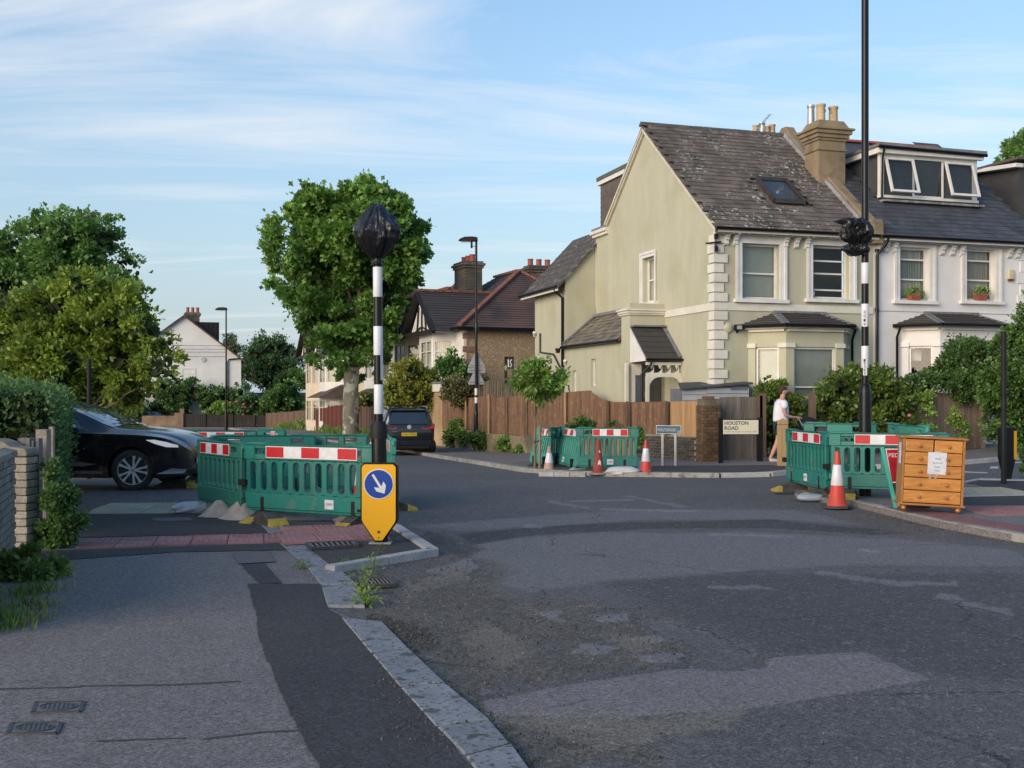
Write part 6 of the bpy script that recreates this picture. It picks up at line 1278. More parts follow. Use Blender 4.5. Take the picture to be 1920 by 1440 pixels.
ORANGE = mat('cone_orange', (.55,.055,.03), .5, (.45,.045,.03), 6); ODIRT = mat('cone_dirty', (.30,.05,.035), .8, (.20,.045,.035), 8)
def cone(p, label, H=.75, body=None, sleeve=REFW, base=RUBBER, tilt=(0, 0), patch=False):
    t = thing('traffic_cone', label, 'traffic cone', p); t.rotation_euler = (tilt[0], tilt[1], random.uniform(-.4, .4)); body = body or ORANGE
    rb, rt = .135, .03
    r = lambda z: rb+(rt-rb)*(z/H)
    mb = MB(); mb.lathe([(.155,.04),(.15,.055),(r(.07),.08),(r(H*.99),H*.99),(rt*.7,H),(rt*.5,H-.01),(0,H-.01)], 24); mb.obj('body', body, t, smooth=True)
    if sleeve: mb = MB(); mb.lathe([(r(H*.40)+.003,H*.40),(r(H*.40)+.005,H*.405),(r(H*.76)+.005,H*.755),(r(H*.76)+.003,H*.76)], 24); mb.obj('sleeve', sleeve, t, smooth=True)
    if patch:
        for a, z, w_, h in ((-1.7, H*.28, .05, .11), (-1.55, H*.62, .025, .06)):
            mb = MB(); n = 6
            mb.add([((r(z+h*y)+.006)*math.cos(a+x*w_/r(z)), (r(z+h*y)+.006)*math.sin(a+x*w_/r(z)), z+h*y) for x, y in ((-.6,.1),(-.2,0),(.3,.15),(.7,-.25),(.8,.5),(.4,1),(-.3,.8))], [(0,1,2,3,4,5,6)]); mb.obj('torn_patch', REFW, t)
    mb = MB(); pts = [(.215*math.cos(a)*(1 if k % 2 else .99), .215*math.sin(a)) for k, a in enumerate(np.arange(8)*PI/4+PI/8)]; mb.prism(pts, 'z', 0, .04); mb.obj('base', base, t, bevel=.008); return t
cone(GD(1570, 16.5, .02), 'orange and white traffic cone on black base before the right barrier', .84)
cone(GD(1211, 24.15), 'clean orange cone with white sleeve standing on a bright green base', .78, base=mat('green_base', (.10,.36,.06), .5))
cone(GD(1122, 24.2, .04), 'dirty dark red cone with torn white patches before the middle barrier', .76, body=ODIRT, sleeve=None, patch=True, base=mat('dusty_base', (.30,.28,.25), .9))
cone(GD(1029, 25.6), 'leaning white topped cone behind the young tree stake', .62, body=mat('cone_pale', (.5,.30,.25), .7), tilt=(.1, .06))
cone(GD(676, 17.2), 'orange cone glimpsed through the slots of the front left barrier', .75)
def bag(p, sx, sy, sz, m, label, name='sandbag', seed=1, rot=0, n1=28, n2=18, spikes=()):
    t = thing(name, label, 'bag', p, rot); r = random.Random(seed); V = []; ph = [(r.uniform(0, 6), r.uniform(2, 5), r.uniform(3, 8)) for _ in range(6)]
    for i in range(n2+1):
        v = PI*i/n2
        for j in range(n1):
            u = 2*PI*j/n1; k = 1+sum(.035*math.sin(a+b*u+c*v) for a, b, c in ph)
            sgn = lambda x, e: math.copysign(abs(x)**e, x)
            x, y, z = sx*sgn(math.cos(u), .8)*math.sin(v)**.75*k, sy*sgn(math.sin(u), .8)*math.sin(v)**.75*k, sz*(.5+.5*math.cos(v))*(.85+.2*k)
            for (au, ex) in spikes:
                dd = math.cos(u-au)
                if dd > .93: e = (dd-.93)/.07; x *= 1+ex*e*math.sin(v); y *= 1+ex*e*math.sin(v)
            V.append((x, y, max(0, z)+.003))
    fs = [(i*n1+j, (i+1)*n1+j, (i+1)*n1+(j+1) % n1, i*n1+(j+1) % n1) for i in range(n2) for j in range(n1)]
    mb = MB(); mb.add(V, fs); mb.obj('sack', m, t, smooth=80); return t
PBAG = mat('woven_bag', (.60,.61,.65), .7, (.48,.49,.53), 7, bump=.6, bscale=14); CBAG = mat('hardened_sack', (.42,.38,.33), .95, (.28,.25,.22), 6, bump=.7, bscale=18)
bag(GD(356, 15.9), .20, .13, .16, PBAG, 'white woven sandbag with twisted neck at the left barrier foot', seed=3, rot=.5, spikes=((.9, 1.1), (3.6, .5)))
for px, D, w_, h, s, lab in ((412, 15.35, .29, .24, 4, 'cone shaped hardened sack under the oblique left barrier'), (455, 15.05, .32, .27, 5, 'pointed pale sack beside the yellow ended barrier foot'), (395, 16.7, .26, .2, 6, 'low dusty sack at the back of the white sandbag')):
    t = thing('hardened_sack', lab, 'bag', GD(px, D)); mb = MB(); r = random.Random(s); n = 22; V = []
    for i, (q, z) in enumerate(((1.08,0),(.98,.05),(.72,.28),(.45,.62),(.24,.9),(.13,1.0),(0.001,1.02))):
        for j in range(n): a = 2*PI*j/n; k = 1+.10*math.sin(3*a+s)+.05*math.sin(7*a+s*2+i*.4)+.30*mnoise.noise(Vector((math.cos(a)*2, math.sin(a)*2, i*.5+s))); V.append((w_*q*k*math.cos(a), w_*.62*q*k*math.sin(a), h*z))
    mb.add(V, [(i*n+j, i*n+(j+1) % n, (i+1)*n+(j+1) % n, (i+1)*n+j) for i in range(6) for j in range(n)]); mb.obj('sack', CBAG, t, smooth=60)
bag(GD(1167, 24.1), .36, .24, .20, mat('white_bag', (.62,.61,.60), .7, (.5,.49,.48), 6, bump=.4, bscale=12), 'plump white sack lying between the two cones', seed=9)
bag(GD(1188, 24.9), .22, .16, .30, PBAG, 'upright pale sandbag behind the clean orange cone', seed=12)
bag(GD(1085, 25.4), .25, .18, .14, mat('blue_grey_bag', (.30,.36,.40), .7, (.22,.26,.3), 6), 'blue grey sandbag tucked under the leaning middle barrier', seed=14)
bag(GD(650, 14.2), .16, .12, .14, mat('brown_grey_bag', (.22,.19,.17), .9, (.13,.115,.10), 6), 'small brown sandbag on the concrete upstand behind the front barrier', seed=15)
bag(GD(1520, 17.7), .22, .16, .12, mat('blue_bag', (.33,.38,.44), .7, (.25,.3,.36), 6), 'flat pale blue sandbag between the feet of right barrier', seed=16)
def loose_foot(p, rot, label):
    t = thing('barrier_foot', label, 'barrier foot', p, rot); mb = MB(); mb.prism([(-.38,0),(.38,0),(.38,.03),(.12,.17),(-.12,.17),(-.38,.03)], 'x', -.11, .11); mb.obj('block', RUBBER, t, bevel=.01); mb = MB(); mb.prism([(-.39,0),(-.39,.04),(-.24,.12),(-.24,0)], 'x', -.118, .118); mb.obj('yellow_end', YEL, t)
loose_foot(GD(1530, 17.9), 1.0, 'black rubber foot with yellow end lying before the right oblique barrier')
loose_foot(GD(330, 20.5), 1.5, 'rubber foot with yellow end showing under the black car nose')
loose_foot(GD(505, 14.35), .6, 'black and yellow rubber foot at the end of the front barrier')
# stray kerb stone line beside the middle cones
mb = MB(); a, b = GD(1012, 24.35), GD(1100, 23.95); 
for k in range(3): m2 = MB(); p, q = a.lerp(b, k/3), a.lerp(b, (k+.96)/3); m2.bar(p+Vector((0,0,.05)), q+Vector((0,0,.05)), .12, .1); m2.obj('kerb_stone', CONCW, kerb)

# ================================================================== POLES, SIGNS, BOLLARDS
def bagged(p, R_, H_, label, seed, prof=None, crumple=.11, squash=(1, 1), lobes=()):
    """a thin plastic bag pulled over something and tied: pleats run from the tie, creases break the surface"""
    t = thing('bin_bag', label, 'bag', p); n1, n2 = 110, 80; V = []
    prof = prof or [(0.0,0),(.22,.05),(.45,.14),(.75,.32),(.95,.48),(1.0,.58),(.92,.72),(.72,.86),(.50,.96),(.28,1.05),(.15,1.10),(.20,1.16),(.27,1.21)]
    for i in range(n2+1):
        q = i/n2*(len(prof)-1); k = int(min(q, len(prof)-2)); f_ = q-k; rr = prof[k][0]*(1-f_)+prof[k+1][0]*f_; zz_ = prof[k][1]*(1-f_)+prof[k+1][1]*f_
        for j in range(n1):
            a = 2*PI*j/n1; ux, uy = math.cos(a), math.sin(a)
            v = Vector((ux*1.6, uy*1.6, zz_*1.4+seed)); r1_ = 1-2*abs(mnoise.noise(v*1.5)); r2_ = 1-2*abs(mnoise.noise(Vector((ux*4, uy*4, zz_*1.6+seed*3)))); r3_ = 1-2*abs(mnoise.noise(Vector((ux*9, uy*9, zz_*3+seed))))
            pleat = .03*math.sin(13*a+seed+1.5*math.sin(zz_*3))*sstep(.45, 1.05, zz_)
            x = rr*(1+crumple*1.3*(r1_-.4)+crumple*.7*(r2_-.4)+crumple*.35*(r3_-.4))+pleat*min(1, rr*2)
            for la, lz, lh, lw_ in lobes: x += lh*math.exp(-((math.cos(a-la)-1)/.12)**2-((zz_-lz)/lw_)**2)
            jv = mnoise.noise_vector(Vector((ux*2.2, uy*2.2, zz_*2.6+seed*2)))*(crumple*1.1*R_*min(1, rr*1.5))
            V.append((x*R_*ux*squash[0]+jv.x, x*R_*uy*squash[1]+jv.y, H_*(1-zz_)+.05*R_*(r1_-.5)*rr+jv.z))
    mb = MB(); mb.add(V, [(i*n1+j, (i+1)*n1+j, (i+1)*n1+(j+1) % n1, i*n1+(j+1) % n1) for i in range(n2) for j in range(n1)]); mb.obj('plastic', BINB, t, smooth=35); return t
BINB = mat('bin_bag_plastic', (.008,.008,.010), .33, (.011,.011,.013), 5, bump=1.0, bscale=14, spec=.55, stretch=(1,1,.35))
def striped_pole(p, R_, H_, bands, label, fat=None, lean=(0, 0), paper=()):
    t = thing('crossing_pole', label, 'pole', p); t.rotation_euler = (lean[0], lean[1], 0)
    mb = MB(); mb.tube([(0,0,0), (0,0,H_)], R_, 20); mb.obj('column', BLACK, t, smooth=True)
    for z0, z1 in bands: mb = MB(); mb.lathe([(R_+.002, z0), (R_+.003, z0+.002), (R_+.003, z1-.002), (R_+.002, z1)], 20); mb.obj('white_band', mat('band_white', (.68,.69,.72), .4, (.62,.63,.66), 4), t, smooth=True)
    if fat:
        fr_, fh = fat; mb = MB(); mb.lathe([(fr_,0),(fr_,fh-.15),(fr_*.97,fh-.11),(R_+.02,fh),(R_+.005,fh+.02)], 20); mb.obj('base_sleeve', BLACK, t, smooth=True)
    return t
D = 12.9; zb = lambda py: Z(py, D)
lp = striped_pole(GD(712, D, .04), .051, Z(472, D)-.04, [(zb(a)-.04, zb(b)-.04) for a, b in ((557,501),(666,612),(776,721))], 'black and white banded crossing pole on the left traffic island', fat=(.088, Z(805, D)-.02), lean=(0, -.008))
mb = MB(); mb.add([(.030+.0,-.048,zb(713)-.04),(.054,-.012,zb(713)-.04),(.054,-.012,zb(652)-.04),(.030,-.048,zb(652)-.04)], [(0,1,2,3)]); mb.obj('white_tape', MC['band_white'], lp)
mb = MB(); mb.lathe([(.10,zb(822)-.04),(.10,zb(800)-.04),(.075,zb(790)-.04)], 18); mb.obj('collar', BLACKM, lp, smooth=True)
bagged(Vector((X(707, D), D, Z(474, D)-.02)), .255, .60, 'black bin bag tied over the globe of the left crossing pole', 3)
D = 17.8; zb = lambda py: Z(py, D)-.08
rp_ = striped_pole(GD(1622, D, .08), .056, 9.2, [(zb(a), zb(b)) for a, b in ((532,493),(612,570),(690,649))], 'tall banded black lamp column running out of the top of the photo', fat=(.095, zb(722)), lean=(0, 0))
PAPER = mat('notice_paper', (.66,.67,.70), .6, (.60,.61,.65), 5)
INK = mat('black_ink', (.02,.02,.025), .6)
for y0, y1, s in ((613, 582, '2019'), (704, 674, '19383')):
    mb = MB(); pts = []
    for k in range(5): a = -PI/2-.85+k*.28; pts.append((a))
    v = [(.060*math.cos(a), .060*math.sin(a), z) for z in (zb(y0), zb(y1)) for a in pts]; mb.add(v, [(i, i+1, i+6, i+5) for i in range(4)]); o = mb.obj('number_strip', PAPER, rp_)
    n = len(s)
    for k, ch in enumerate(s): zc = zb(y1)+(zb(y0)-zb(y1))*((k+.78)/n); text(ch, .030, .045, INK, rp_, Matrix.Translation((.064*math.cos(-PI/2-.45), .064*math.sin(-PI/2-.45), zc)) @ Matrix.Rotation(-.45, 4, 'Z') @ Matrix.Rotation(PI/2, 4, 'X'), name='numeral')
for z in (zb(452), zb(464)): mb = MB(); mb.lathe([(.062,z-.012),(.064,z),(.062,z+.012)], 16); mb.obj('bracket_ring', MC['worn_iron'], rp_)
bagged(Vector((X(1606, D), D-.02, Z(458, D))), .205, .41, 'black bin bag hiding the beacon on the tall right column', 8, crumple=.27, squash=(1.0, .85), lobes=((PI, .12, .75, .10), (.2, .75, .25, .2)), prof=[(.0,.0),(.45,.03),(.8,.12),(1.0,.32),(1.05,.55),(.9,.78),(.62,.95),(.35,1.04),(.32,1.08)])
bagged(Vector((X(1606, D)-.02, D-.06, Z(480, D))), .15, .20, 'knotted lower end of the bin bag on the tall right column', 5, crumple=.25, prof=[(.3,.0),(.75,.15),(1.0,.4),(.95,.65),(.7,.85),(.4,1.0),(.0,1.02)], lobes=((PI, .5, .45, .2),))
mb = MB()
def street_lamp(p, H_, label, head_dx=-.55, fat=(.10, 1.5), r=(.06, .045)):
    t = thing('street_lamp', label, 'street lamp', p, 0, group='black street lamps'); mb = MB(); mb.tube([(0,0,0),(0,0,H_*.5),(0,0,H_)], [r[0], r[0]*.9, r[1]], 12); mb.obj('column', BLACK, t, smooth=True)
    mb = MB(); mb.lathe([(fat[0],0),(fat[0],fat[1]-.15),(fat[0]*.8,fat[1]-.02),(r[0],fat[1]+.04)], 14); mb.obj('base_sleeve', BLACK, t, smooth=True)
    mb = MB(); mb.prism([(.06,-.06),(.05,.10),(-.15,.13),(-.45,.12),(-.62,.05),(-.70,-.03),(-.5,-.05),(-.2,-.06)], 'y', -.12, .12); mb.xf(Matrix.Translation((0,0,H_))); hd = mb.obj('lantern', BLACKM, t, bevel=.03)
    mb = MB(); mb.box(-.6, -.2, -.09, .09, H_-.075, H_-.052); mb.obj('lens', mat('lantern_lens', (.35,.36,.36), .3), hd); return t
sl = street_lamp(GD(893, 43.5, .09), Z(450, 43.5)-GD(893, 43.5, .09).z, 'tall black street lamp with two triangular signs in front of the fence'); zl = lambda py: Z(py, 43.5)-sl.location.z
mb = MB(); mb.lathe([(.085,zl(627)),(.09,zl(615)),(.07,zl(605))], 12); mb.obj('collar', BLACK, sl); mb = MB(); mb.box(-.22, -.14, -.04, .04, zl(465), zl(452)); mb.bar((-.14,0,zl(462)),(0,0,zl(462)), .02,.02); mb.obj('cabinet', BLACKM, sl)
ALU = mat('sign_back', (.30,.31,.31), .5, (.25,.26,.26), 3, metal=.2)
for k, (y0, y1, w_) in enumerate(((689, 664, .66), (721, 694, .66))):
    ts = thing('triangular_sign', ('upper' if k == 0 else 'lower')+' triangular road sign seen from behind on the street lamp', 'road sign', sl.location+Vector((0,.075,zl(y0)))); h = zl(y1)-zl(y0)
    mb = MB(); mb.prism([(-w_/2,.03),(-w_/2+.03,0),(w_/2-.03,0),(w_/2,.03),(.04,h+.08),(-.04,h+.08)], 'y', -.01, .01); mb.obj('plate', ALU, ts)
    for q in (.12, .75): mb = MB(); wq = w_*.38 if q < .5 else .07; mb.box(-wq, wq, -.022, -.011, h*q, h*q+.03); mb.obj('fixing_rail', MC['worn_iron'], ts)
t = thing('plate_sign', 'rectangular sign plate seen from behind below the upper triangle', 'road sign', sl.location+Vector((0,.08,zl(699)))); mb = MB(); mb.box(-.34, .34, -.01, .01, 0, zl(690)-zl(699)); mb.obj('plate', ALU, t); mb = MB(); mb.box(-.25, .25, -.03, -.011, .08, .11); mb.obj('fixing_rail', MC['worn_iron'], t)
for y0, y1 in ((741, 728), (756, 745)): mb = MB(); mb.lathe([(.062,zl(y0)),(.064,zl(y0)+.01),(.064,zl(y1)-.01),(.062,zl(y1))], 12); mb.obj('white_band', MC['band_white'], sl, smooth=True)
street_lamp(GD(424, 70, .05), Z(580, 70)-GD(424, 70, .05).z, 'distant black street lamp before the white gabled house')
pp = GD(167, 23.5); t = thing('black_post', 'plain black post standing against the bright green tree', 'post', pp); mb = MB(); mb.tube([(0,0,0), (0,0,Z(668, 23.5))], .045, 12); mb.obj('shaft', BLACKM, t, smooth=True)
# keep-left style bollard with arrow
bp_ = GD(712, 12.25, .05); kb = thing('keep_right_bollard', 'yellow traffic bollard with blue disc and white arrow on the left island', 'bollard', bp_, math.radians(-3))
bz = lambda py: Z(py, 12.15)-bp_.z; w2_ = 70*12.2/F/2; zt0 = bz(868); zsh = bz(975); ztip = bz(1018)
def outline(k):
    w_ = w2_-k; return [(-w_, zt0-k-.03), (-w_+.03, zt0-k), (w_-.03, zt0-k), (w_, zt0-k-.03), (w_+0*k, zsh+.0), (w_*.93, zsh-.035), (.04, ztip+k*1.3), (-.04, ztip+k*1.3), (-w_*.93, zsh-.035), (-w_, zsh)]
mb = MB(); mb.prism(outline(0), 'y', -.06, .06); mb.obj('shell', BLACK, kb, bevel=.012)
mb = MB(); mb.prism(outline(.018), 'y', -.068, -.061); mb.obj('yellow_face', mat('bollard_yellow', (.80,.40,.005), .35, (.78,.385,.005), 4), kb)
mb = MB(); mb.prism(outline(.03), 'y', .061, .066); mb.obj('yellow_face', MC['bollard_yellow'], kb)
zc = bz(908); Rd = 28.5*12.2/F
mb = MB(); mb.lathe([(0,.0),(Rd,0),(Rd,.003),(0,.0031)], 40); mb.xf(Matrix.Translation((0, -.0685, zc)) @ Matrix.Rotation(PI/2, 4, 'X')); dk = mb.obj('disc_border', REFW, kb)
mb = MB(); mb.lathe([(0,.0),(Rd*.93,0),(Rd*.93,.0025),(0,.0026)], 40); mb.xf(Matrix.Translation((0, -.072, zc)) @ Matrix.Rotation(PI/2, 4, 'X')); mb.obj('blue_disc', mat('sign_blue', (.004,.055,.33), .35), kb)
mb = MB(); s_ = Rd*.93; ap = [(-.085,.80),(.085,.80),(.085,-.25),(.40,-.02),(.40,-.36),(0,-.80),(-.40,-.36),(-.40,-.02),(-.085,-.25)]; rt = math.radians(32); mb.prism([((x*math.cos(rt)-y*math.sin(rt))*s_, zc+(x*math.sin(rt)+y*math.cos(rt))*s_) for x, y in ap], 'y', -.0775, -.0752); mb.obj('arrow', REFW, kb)
mb = MB(); mb.lathe([(0,0),(.016,0),(.016,.004),(0,.005)], 14); mb.xf(Matrix.Translation((0, -.068, bz(998))) @ Matrix.Rotation(PI/2, 4, 'X')); mb.obj('fixing_screw', mat('dull_bolt', (.12,.07,.02), .5), kb); mb = MB(); mb.lathe([(0,0),(.008,0),(.008,.004),(0,.005)], 10); mb.xf(Matrix.Translation((0, -.068, bz(1009))) @ Matrix.Rotation(PI/2, 4, 'X')); mb.obj('fixing_screw', MC['dull_bolt'], kb)
mb = MB(); mb.tube([(.055,.0,0), (.055,0,ztip+.25)], .035, 12); mb.obj('stem', BLACKM, kb, smooth=True); mb = MB(); mb.box(-.11, .13, -.06, .06, 0, .02); mb.obj('base_plate', mat('galvanised', (.35,.38,.40), .5, (.25,.27,.29), 9, metal=.4), kb)
mb = MB(); mb.box(-w2_-.05, -w2_+.0, .01, .04, zsh+.07, zsh+.1); mb.obj('side_catch', BLACKM, kb)
# black and amber bollard on the right island, seen from behind
q_ = GD(1888, 20.6, .09); t = thing('amber_bollard', 'black traffic bollard with amber strip behind the slim black post, right edge', 'bollard', q_, math.radians(24)); h = Z(801, 20.6)-q_.z
mb = MB(); mb.prism([(-.165,.42),(-.165,h-.02),(-.15,h),(.15,h),(.165,h-.02),(.165,.42),(.055,.08),(.055,0),(-.055,0),(-.055,.08)], 'y', -.07, .07); mb.obj('shell', BLACK, t, bevel=.012); mb = MB(); mb.box(.10, .165, -.076, -.071, .38, h-.07); mb.obj('amber_strip', MC['bollard_yellow'], t); mb = MB(); mb.box(-.12, .15, -.09, .09, 0, .02); mb.obj('base_plate', MC['galvanised'], t)
q_ = GD(1882, 19.9, .09); t = thing('black_post', 'slim black post without sign on the right island', 'post', q_); mb = MB(); mb.tube([(0,0,0),(0,0,Z(622, 19.9)-q_.z)], .047, 14); mb.obj('shaft', BLACKM, t, smooth=True)
# wooden bollard
q_ = GD(1467.5, 25.2, .06); t = thing('wooden_bollard', 'honey coloured square wooden bollard in front of the walking man', 'bollard', q_, math.radians(8)); h = Z(785, 25.2)-q_.z; w_ = .095; mb = MB(); mb.box(-w_, w_, -w_, w_, -.1, h-.14); o = mb.obj('shaft', WOODP, t, bevel=.006); mb = MB(); mb.box(-w_*.96, w_*.96, -w_*.96, w_*.96, h-.14, h-.125); mb.obj('groove', mat('groove_brown', (.16,.10,.04), .9), t); mb = MB(); v = [(-w_,-w_,h-.125),(w_,-w_,h-.125),(w_,w_,h-.125),(-w_,w_,h-.125),(-w_,-w_,h-.05),(w_,-w_,h-.05),(w_,w_,h-.05),(-w_,w_,h-.05),(0,0,h)]; mb.add(v, [(0,1,5,4),(1,2,6,5),(2,3,7,6),(3,0,4,7),(4,5,8),(5,6,8),(6,7,8),(7,4,8)]); mb.obj('pointed_top', WOODP, t)
# street name signs
D = 27.0; a, b = GD(1352, D, .05), GD(1425, D, .05); c = (a+b)/2; t = thing('street_sign', 'white HOUSTON ROAD street name sign on two black posts before the gate', 'street sign', c, 0); sz_ = lambda py: Z(py, D)-c.z; sx_ = lambda px: X(px, D)-c.x
for x0, x1 in ((1348, 1356), (1420.5, 1431)): mb = MB(); mb.box(sx_(x0), sx_(x1), .02, .1, -.1, sz_(783)); mb.obj('post', BLACK, t)
mb = MB(); mb.box(sx_(1355), sx_(1422.5), -.005, .019, sz_(815.5), sz_(785.5)); mb.obj('backing', BLACK, t)
mb = MB(); mb.box(sx_(1355.8), sx_(1421.8), -.012, -.0055, sz_(814), sz_(787.5)); pl = mb.obj('plate', mat('sign_cream', (.62,.585,.45), .5, (.59,.55,.42), 3), t)
tr_ = lambda px0, px1, py: Matrix.Translation(((sx_(px0)+sx_(px1))/2, -.0135, sz_(py))) @ Matrix.Rotation(PI/2, 4, 'X')
pwid = lambda px0, px1: (px1-px0)*D/F
text('HOUSTON', pwid(1358.5, 1403), 7.2*D/F, INK, pl, tr_(1358.5, 1403, 796.8), bold=.022); text('ROAD', pwid(1358.5, 1384.5), 7.2*D/F, INK, pl, tr_(1358.5, 1384.5, 806.3), bold=.022); text('London Borough of Lewisham SE23', pwid(1358.5, 1419), 3.0*D/F, mat('sign_navy', (.05,.06,.20), .6), pl, tr_(1358.5, 1419, 811.2))
D = 26.4; p = GD(1254, D, .05); rz_ = math.radians(-28); t = thing('street_sign', 'blue WOOLSTONE ROAD street name sign on two grey posts by low wall', 'street sign', p, rz_); h0, h1 = Z(813.5, D)-p.z, Z(797.5, D)-p.z; wl = .62/2
for x in (-.16, .16): mb = MB(); mb.box(x-.03, x+.03, .0, .05, -.1, h0+.05); mb.obj('post', mat('alu_post', (.36,.36,.35), .5, (.3,.3,.29), 4, metal=.3), t)
mb = MB(); mb.box(-wl, wl, -.015, -.0, h0, h1); mb.obj('border', mat('sign_border', (.55,.6,.55), .5), t); mb = MB(); mb.box(-wl+.012, wl-.012, -.02, -.0155, h0+.012, h1-.012); pl = mb.obj('plate', mat('sign_teal_blue', (.008,.075,.135), .4), t)
text('WOOLSTONE ROAD', .455, .068, mat('sign_white', (.46,.50,.52), .5), pl, Matrix.Translation((-.05, -.0215, (h0+h1)/2-.04)) @ Matrix.Rotation(PI/2, 4, 'X')); text('SE23', .07, .04, REFW, pl, Matrix.Translation((.25, -.0215, h0+.035)) @ Matrix.Rotation(PI/2, 4, 'X'))

# ================================================================== CHEST OF DRAWERS, A-BOARD, PUSHCHAIR
PINE = mat('varnished_pine', (.56,.25,.055), .4, (.40,.155,.03), 3.2, detail=5, stretch=(1.2,1.2,9), coat=.3, vary=.06); PINED = mat('pine_edge', (.40,.165,.04), .42, (.30,.115,.026), 3, stretch=(1,1,6), coat=.3); PSIDE = mat('pine_side', (.36,.19,.065), .45, (.28,.14,.045), 3, stretch=(5,5,1))
ca = GD(1683, 15.08, .10); cb_ = GD(1809, 14.93, .10); cd = (cb_-ca); cw = math.hypot(cd.x, cd.y); cang = math.atan2(cd.y, cd.x); cc = (ca+cb_)/2; cc.z = .12
ch = thing('chest_of_drawers', 'orange pine chest of drawers with paper notice, abandoned on the kerb', 'chest of drawers', cc, cang); ch.rotation_euler = (0, math.radians(2.6), cang)
hw = cw/2-.03; dp = .42; z0, z1 = .10, .97
mb = MB(); mb.box(-hw, hw, .022, dp, z0, z1); mb.obj('carcass', PSIDE, ch)
mb = MB(); mb.box(-hw-.035, hw+.035, -.03, dp+.02, z1, z1+.028); mb.obj('top', PINED, ch, bevel=.008); mb = MB(); mb.box(-hw-.03, hw+.03, -.022, dp+.01, z0-.03, z0); mb.obj('plinth', PINED, ch, bevel=.008)
mb = MB(); mb.box(-hw, -hw+.03, -.004, .0215, z0, z1); mb.box(hw-.03, hw, -.004, .0215, z0, z1); mb.obj('frame', PINED, ch)
mb = MB(); mb.box(-hw+.03, hw-.03, .016, .0215, z0, z1); mb.obj('drawer_gap', mat('gap_dark', (.05,.02,.01), .9), ch)
rows = [(.015, .165), (.18, .335), (.35, .505), (.52, .675)]; rowsz = [z0+.012+k*.172 for k in range(5)]
for k in range(5):
    zl_ = z0+.012+k*.171; zh_ = zl_+.160
    for x0, x1 in ([(-hw+.035, hw-.035)] if k < 4 else [(-hw+.035, -.008), (.008, hw-.035)]):
        mb = MB(); mb.box(x0, x1, -.008, .0155, zl_, zh_); d_ = mb.obj('drawer', PINE, ch, bevel=.006)
        for kx in ((x0+.19, x1-.19) if k < 4 else ((x0+x1)/2,)):
            mb = MB(); mb.lathe([(.012,0),(.012,.012),(.021,.02),(.024,.03),(.02,.04),(0,.044)], 16); mb.xf(Matrix.Translation((kx, -.008, (zl_+zh_)/2)) @ Matrix.Rotation(PI/2, 4, 'X')); mb.obj('knob', PINED, d_, smooth=True)
        if k in (0, 1):
            r = random.Random(k+4)
            for _ in range(11 if k == 0 else 5):
                sx__ = r.uniform(x0+.05, x1-.05); sz__ = r.uniform(zl_+.03, zh_-.03); mb = MB(); rr = r.uniform(.005, .011); mb.prism([(sx__+rr*math.cos(a)*1.3, sz__+rr*math.sin(a)) for a in np.arange(6)*PI/3+r.random()], 'y', -.0095, -.0082); mb.obj('sticker', mat(r.choice(['sticker_pink', 'sticker_white', 'sticker_yellow']), {'sticker_pink': (.6,.25,.25)}.get('sticker_pink'), .5) if False else [mat('sticker_pink', (.62,.22,.22), .5), mat('sticker_white', (.62,.62,.62), .5), mat('sticker_yellow', (.6,.48,.14), .5)][r.randrange(3)], d_)
for x, y in ((-hw+.05, .04), (hw-.05, .04), (-hw+.05, dp-.05), (hw-.05, dp-.05)): mb = MB(); mb.lathe([(.018,0),(.034,.015),(.036,.035),(.028,.06),(.022,.071)], 16, (x, y, 0)); mb.obj('foot', PINED, ch, smooth=True)
nx0, nx1, nz0, nz1 = -.075, .165, .50, .795
def paper(x0, x1, za, zb_, y, label, side=False):
    mb = MB(); n = 8
    for i in range(n):
        for j in range(n):
            def pt(a, b): w_ = .004*math.sin(a*5+b*3)+.003*math.sin(b*9); return (x0+(x1-x0)*a, y-.003-abs(w_), za+(zb_-za)*b) if not side else (y-.003-abs(w_), x0+(x1-x0)*a, za+(zb_-za)*b)
            mb.quad(pt(i/n, j/n), pt((i+1)/n, j/n), pt((i+1)/n, (j+1)/n), pt(i/n, (j+1)/n))
    return mb.obj('notice_sheet', mat('notice_white', (.66,.66,.72), .6), t_, smooth=60)
t_ = thing('paper_notice', 'white handwritten paper notice taped to the drawer fronts', 'notice', cc, cang); t_.rotation_euler = ch.rotation_euler
pp_ = paper(nx0, nx1, nz0, nz1, -.014, ''); pen = mat('pen_ink', (.22,.23,.36), .6)
for s, w_, zz_ in (('FREE', .075, .70), ('PLEASE', .12, .645), ('TAKE', .07, .59), ('thanks', .07, .545)): text(s, w_, .020, pen, pp_, Matrix.Translation(((nx0+nx1)/2+.005, -.0265, zz_)) @ Matrix.Rotation(PI/2, 4, 'X'), ext=0)
mb = MB(); mb.quad((nx0+.02,-.016,nz0-.06),(nx0+.05,-.016,nz0-.06),(nx0+.055,-.018,nz0+.01),(nx0+.025,-.018,nz0+.01)); mb.quad((nx0+.09,-.016,nz0-.07),(nx0+.115,-.016,nz0-.065),(nx0+.15,-.018,nz0+.01),(nx0+.12,-.018,nz0+.01)); mb.quad((nx0+.08,-.018,nz1-.01),(nx0+.17,-.018,nz1-.01),(nx0+.17,-.014,nz1+.015),(nx0+.08,-.014,nz1+.015)); mb.obj('tape', mat('tape', (.5,.42,.32), .3), t_)
t_ = thing('paper_notice', 'narrow looking white notice taped to the left side of the chest', 'notice', cc, cang); t_.rotation_euler = ch.rotation_euler
paper(.06, .26, .62, .90, -hw, '', side=True)
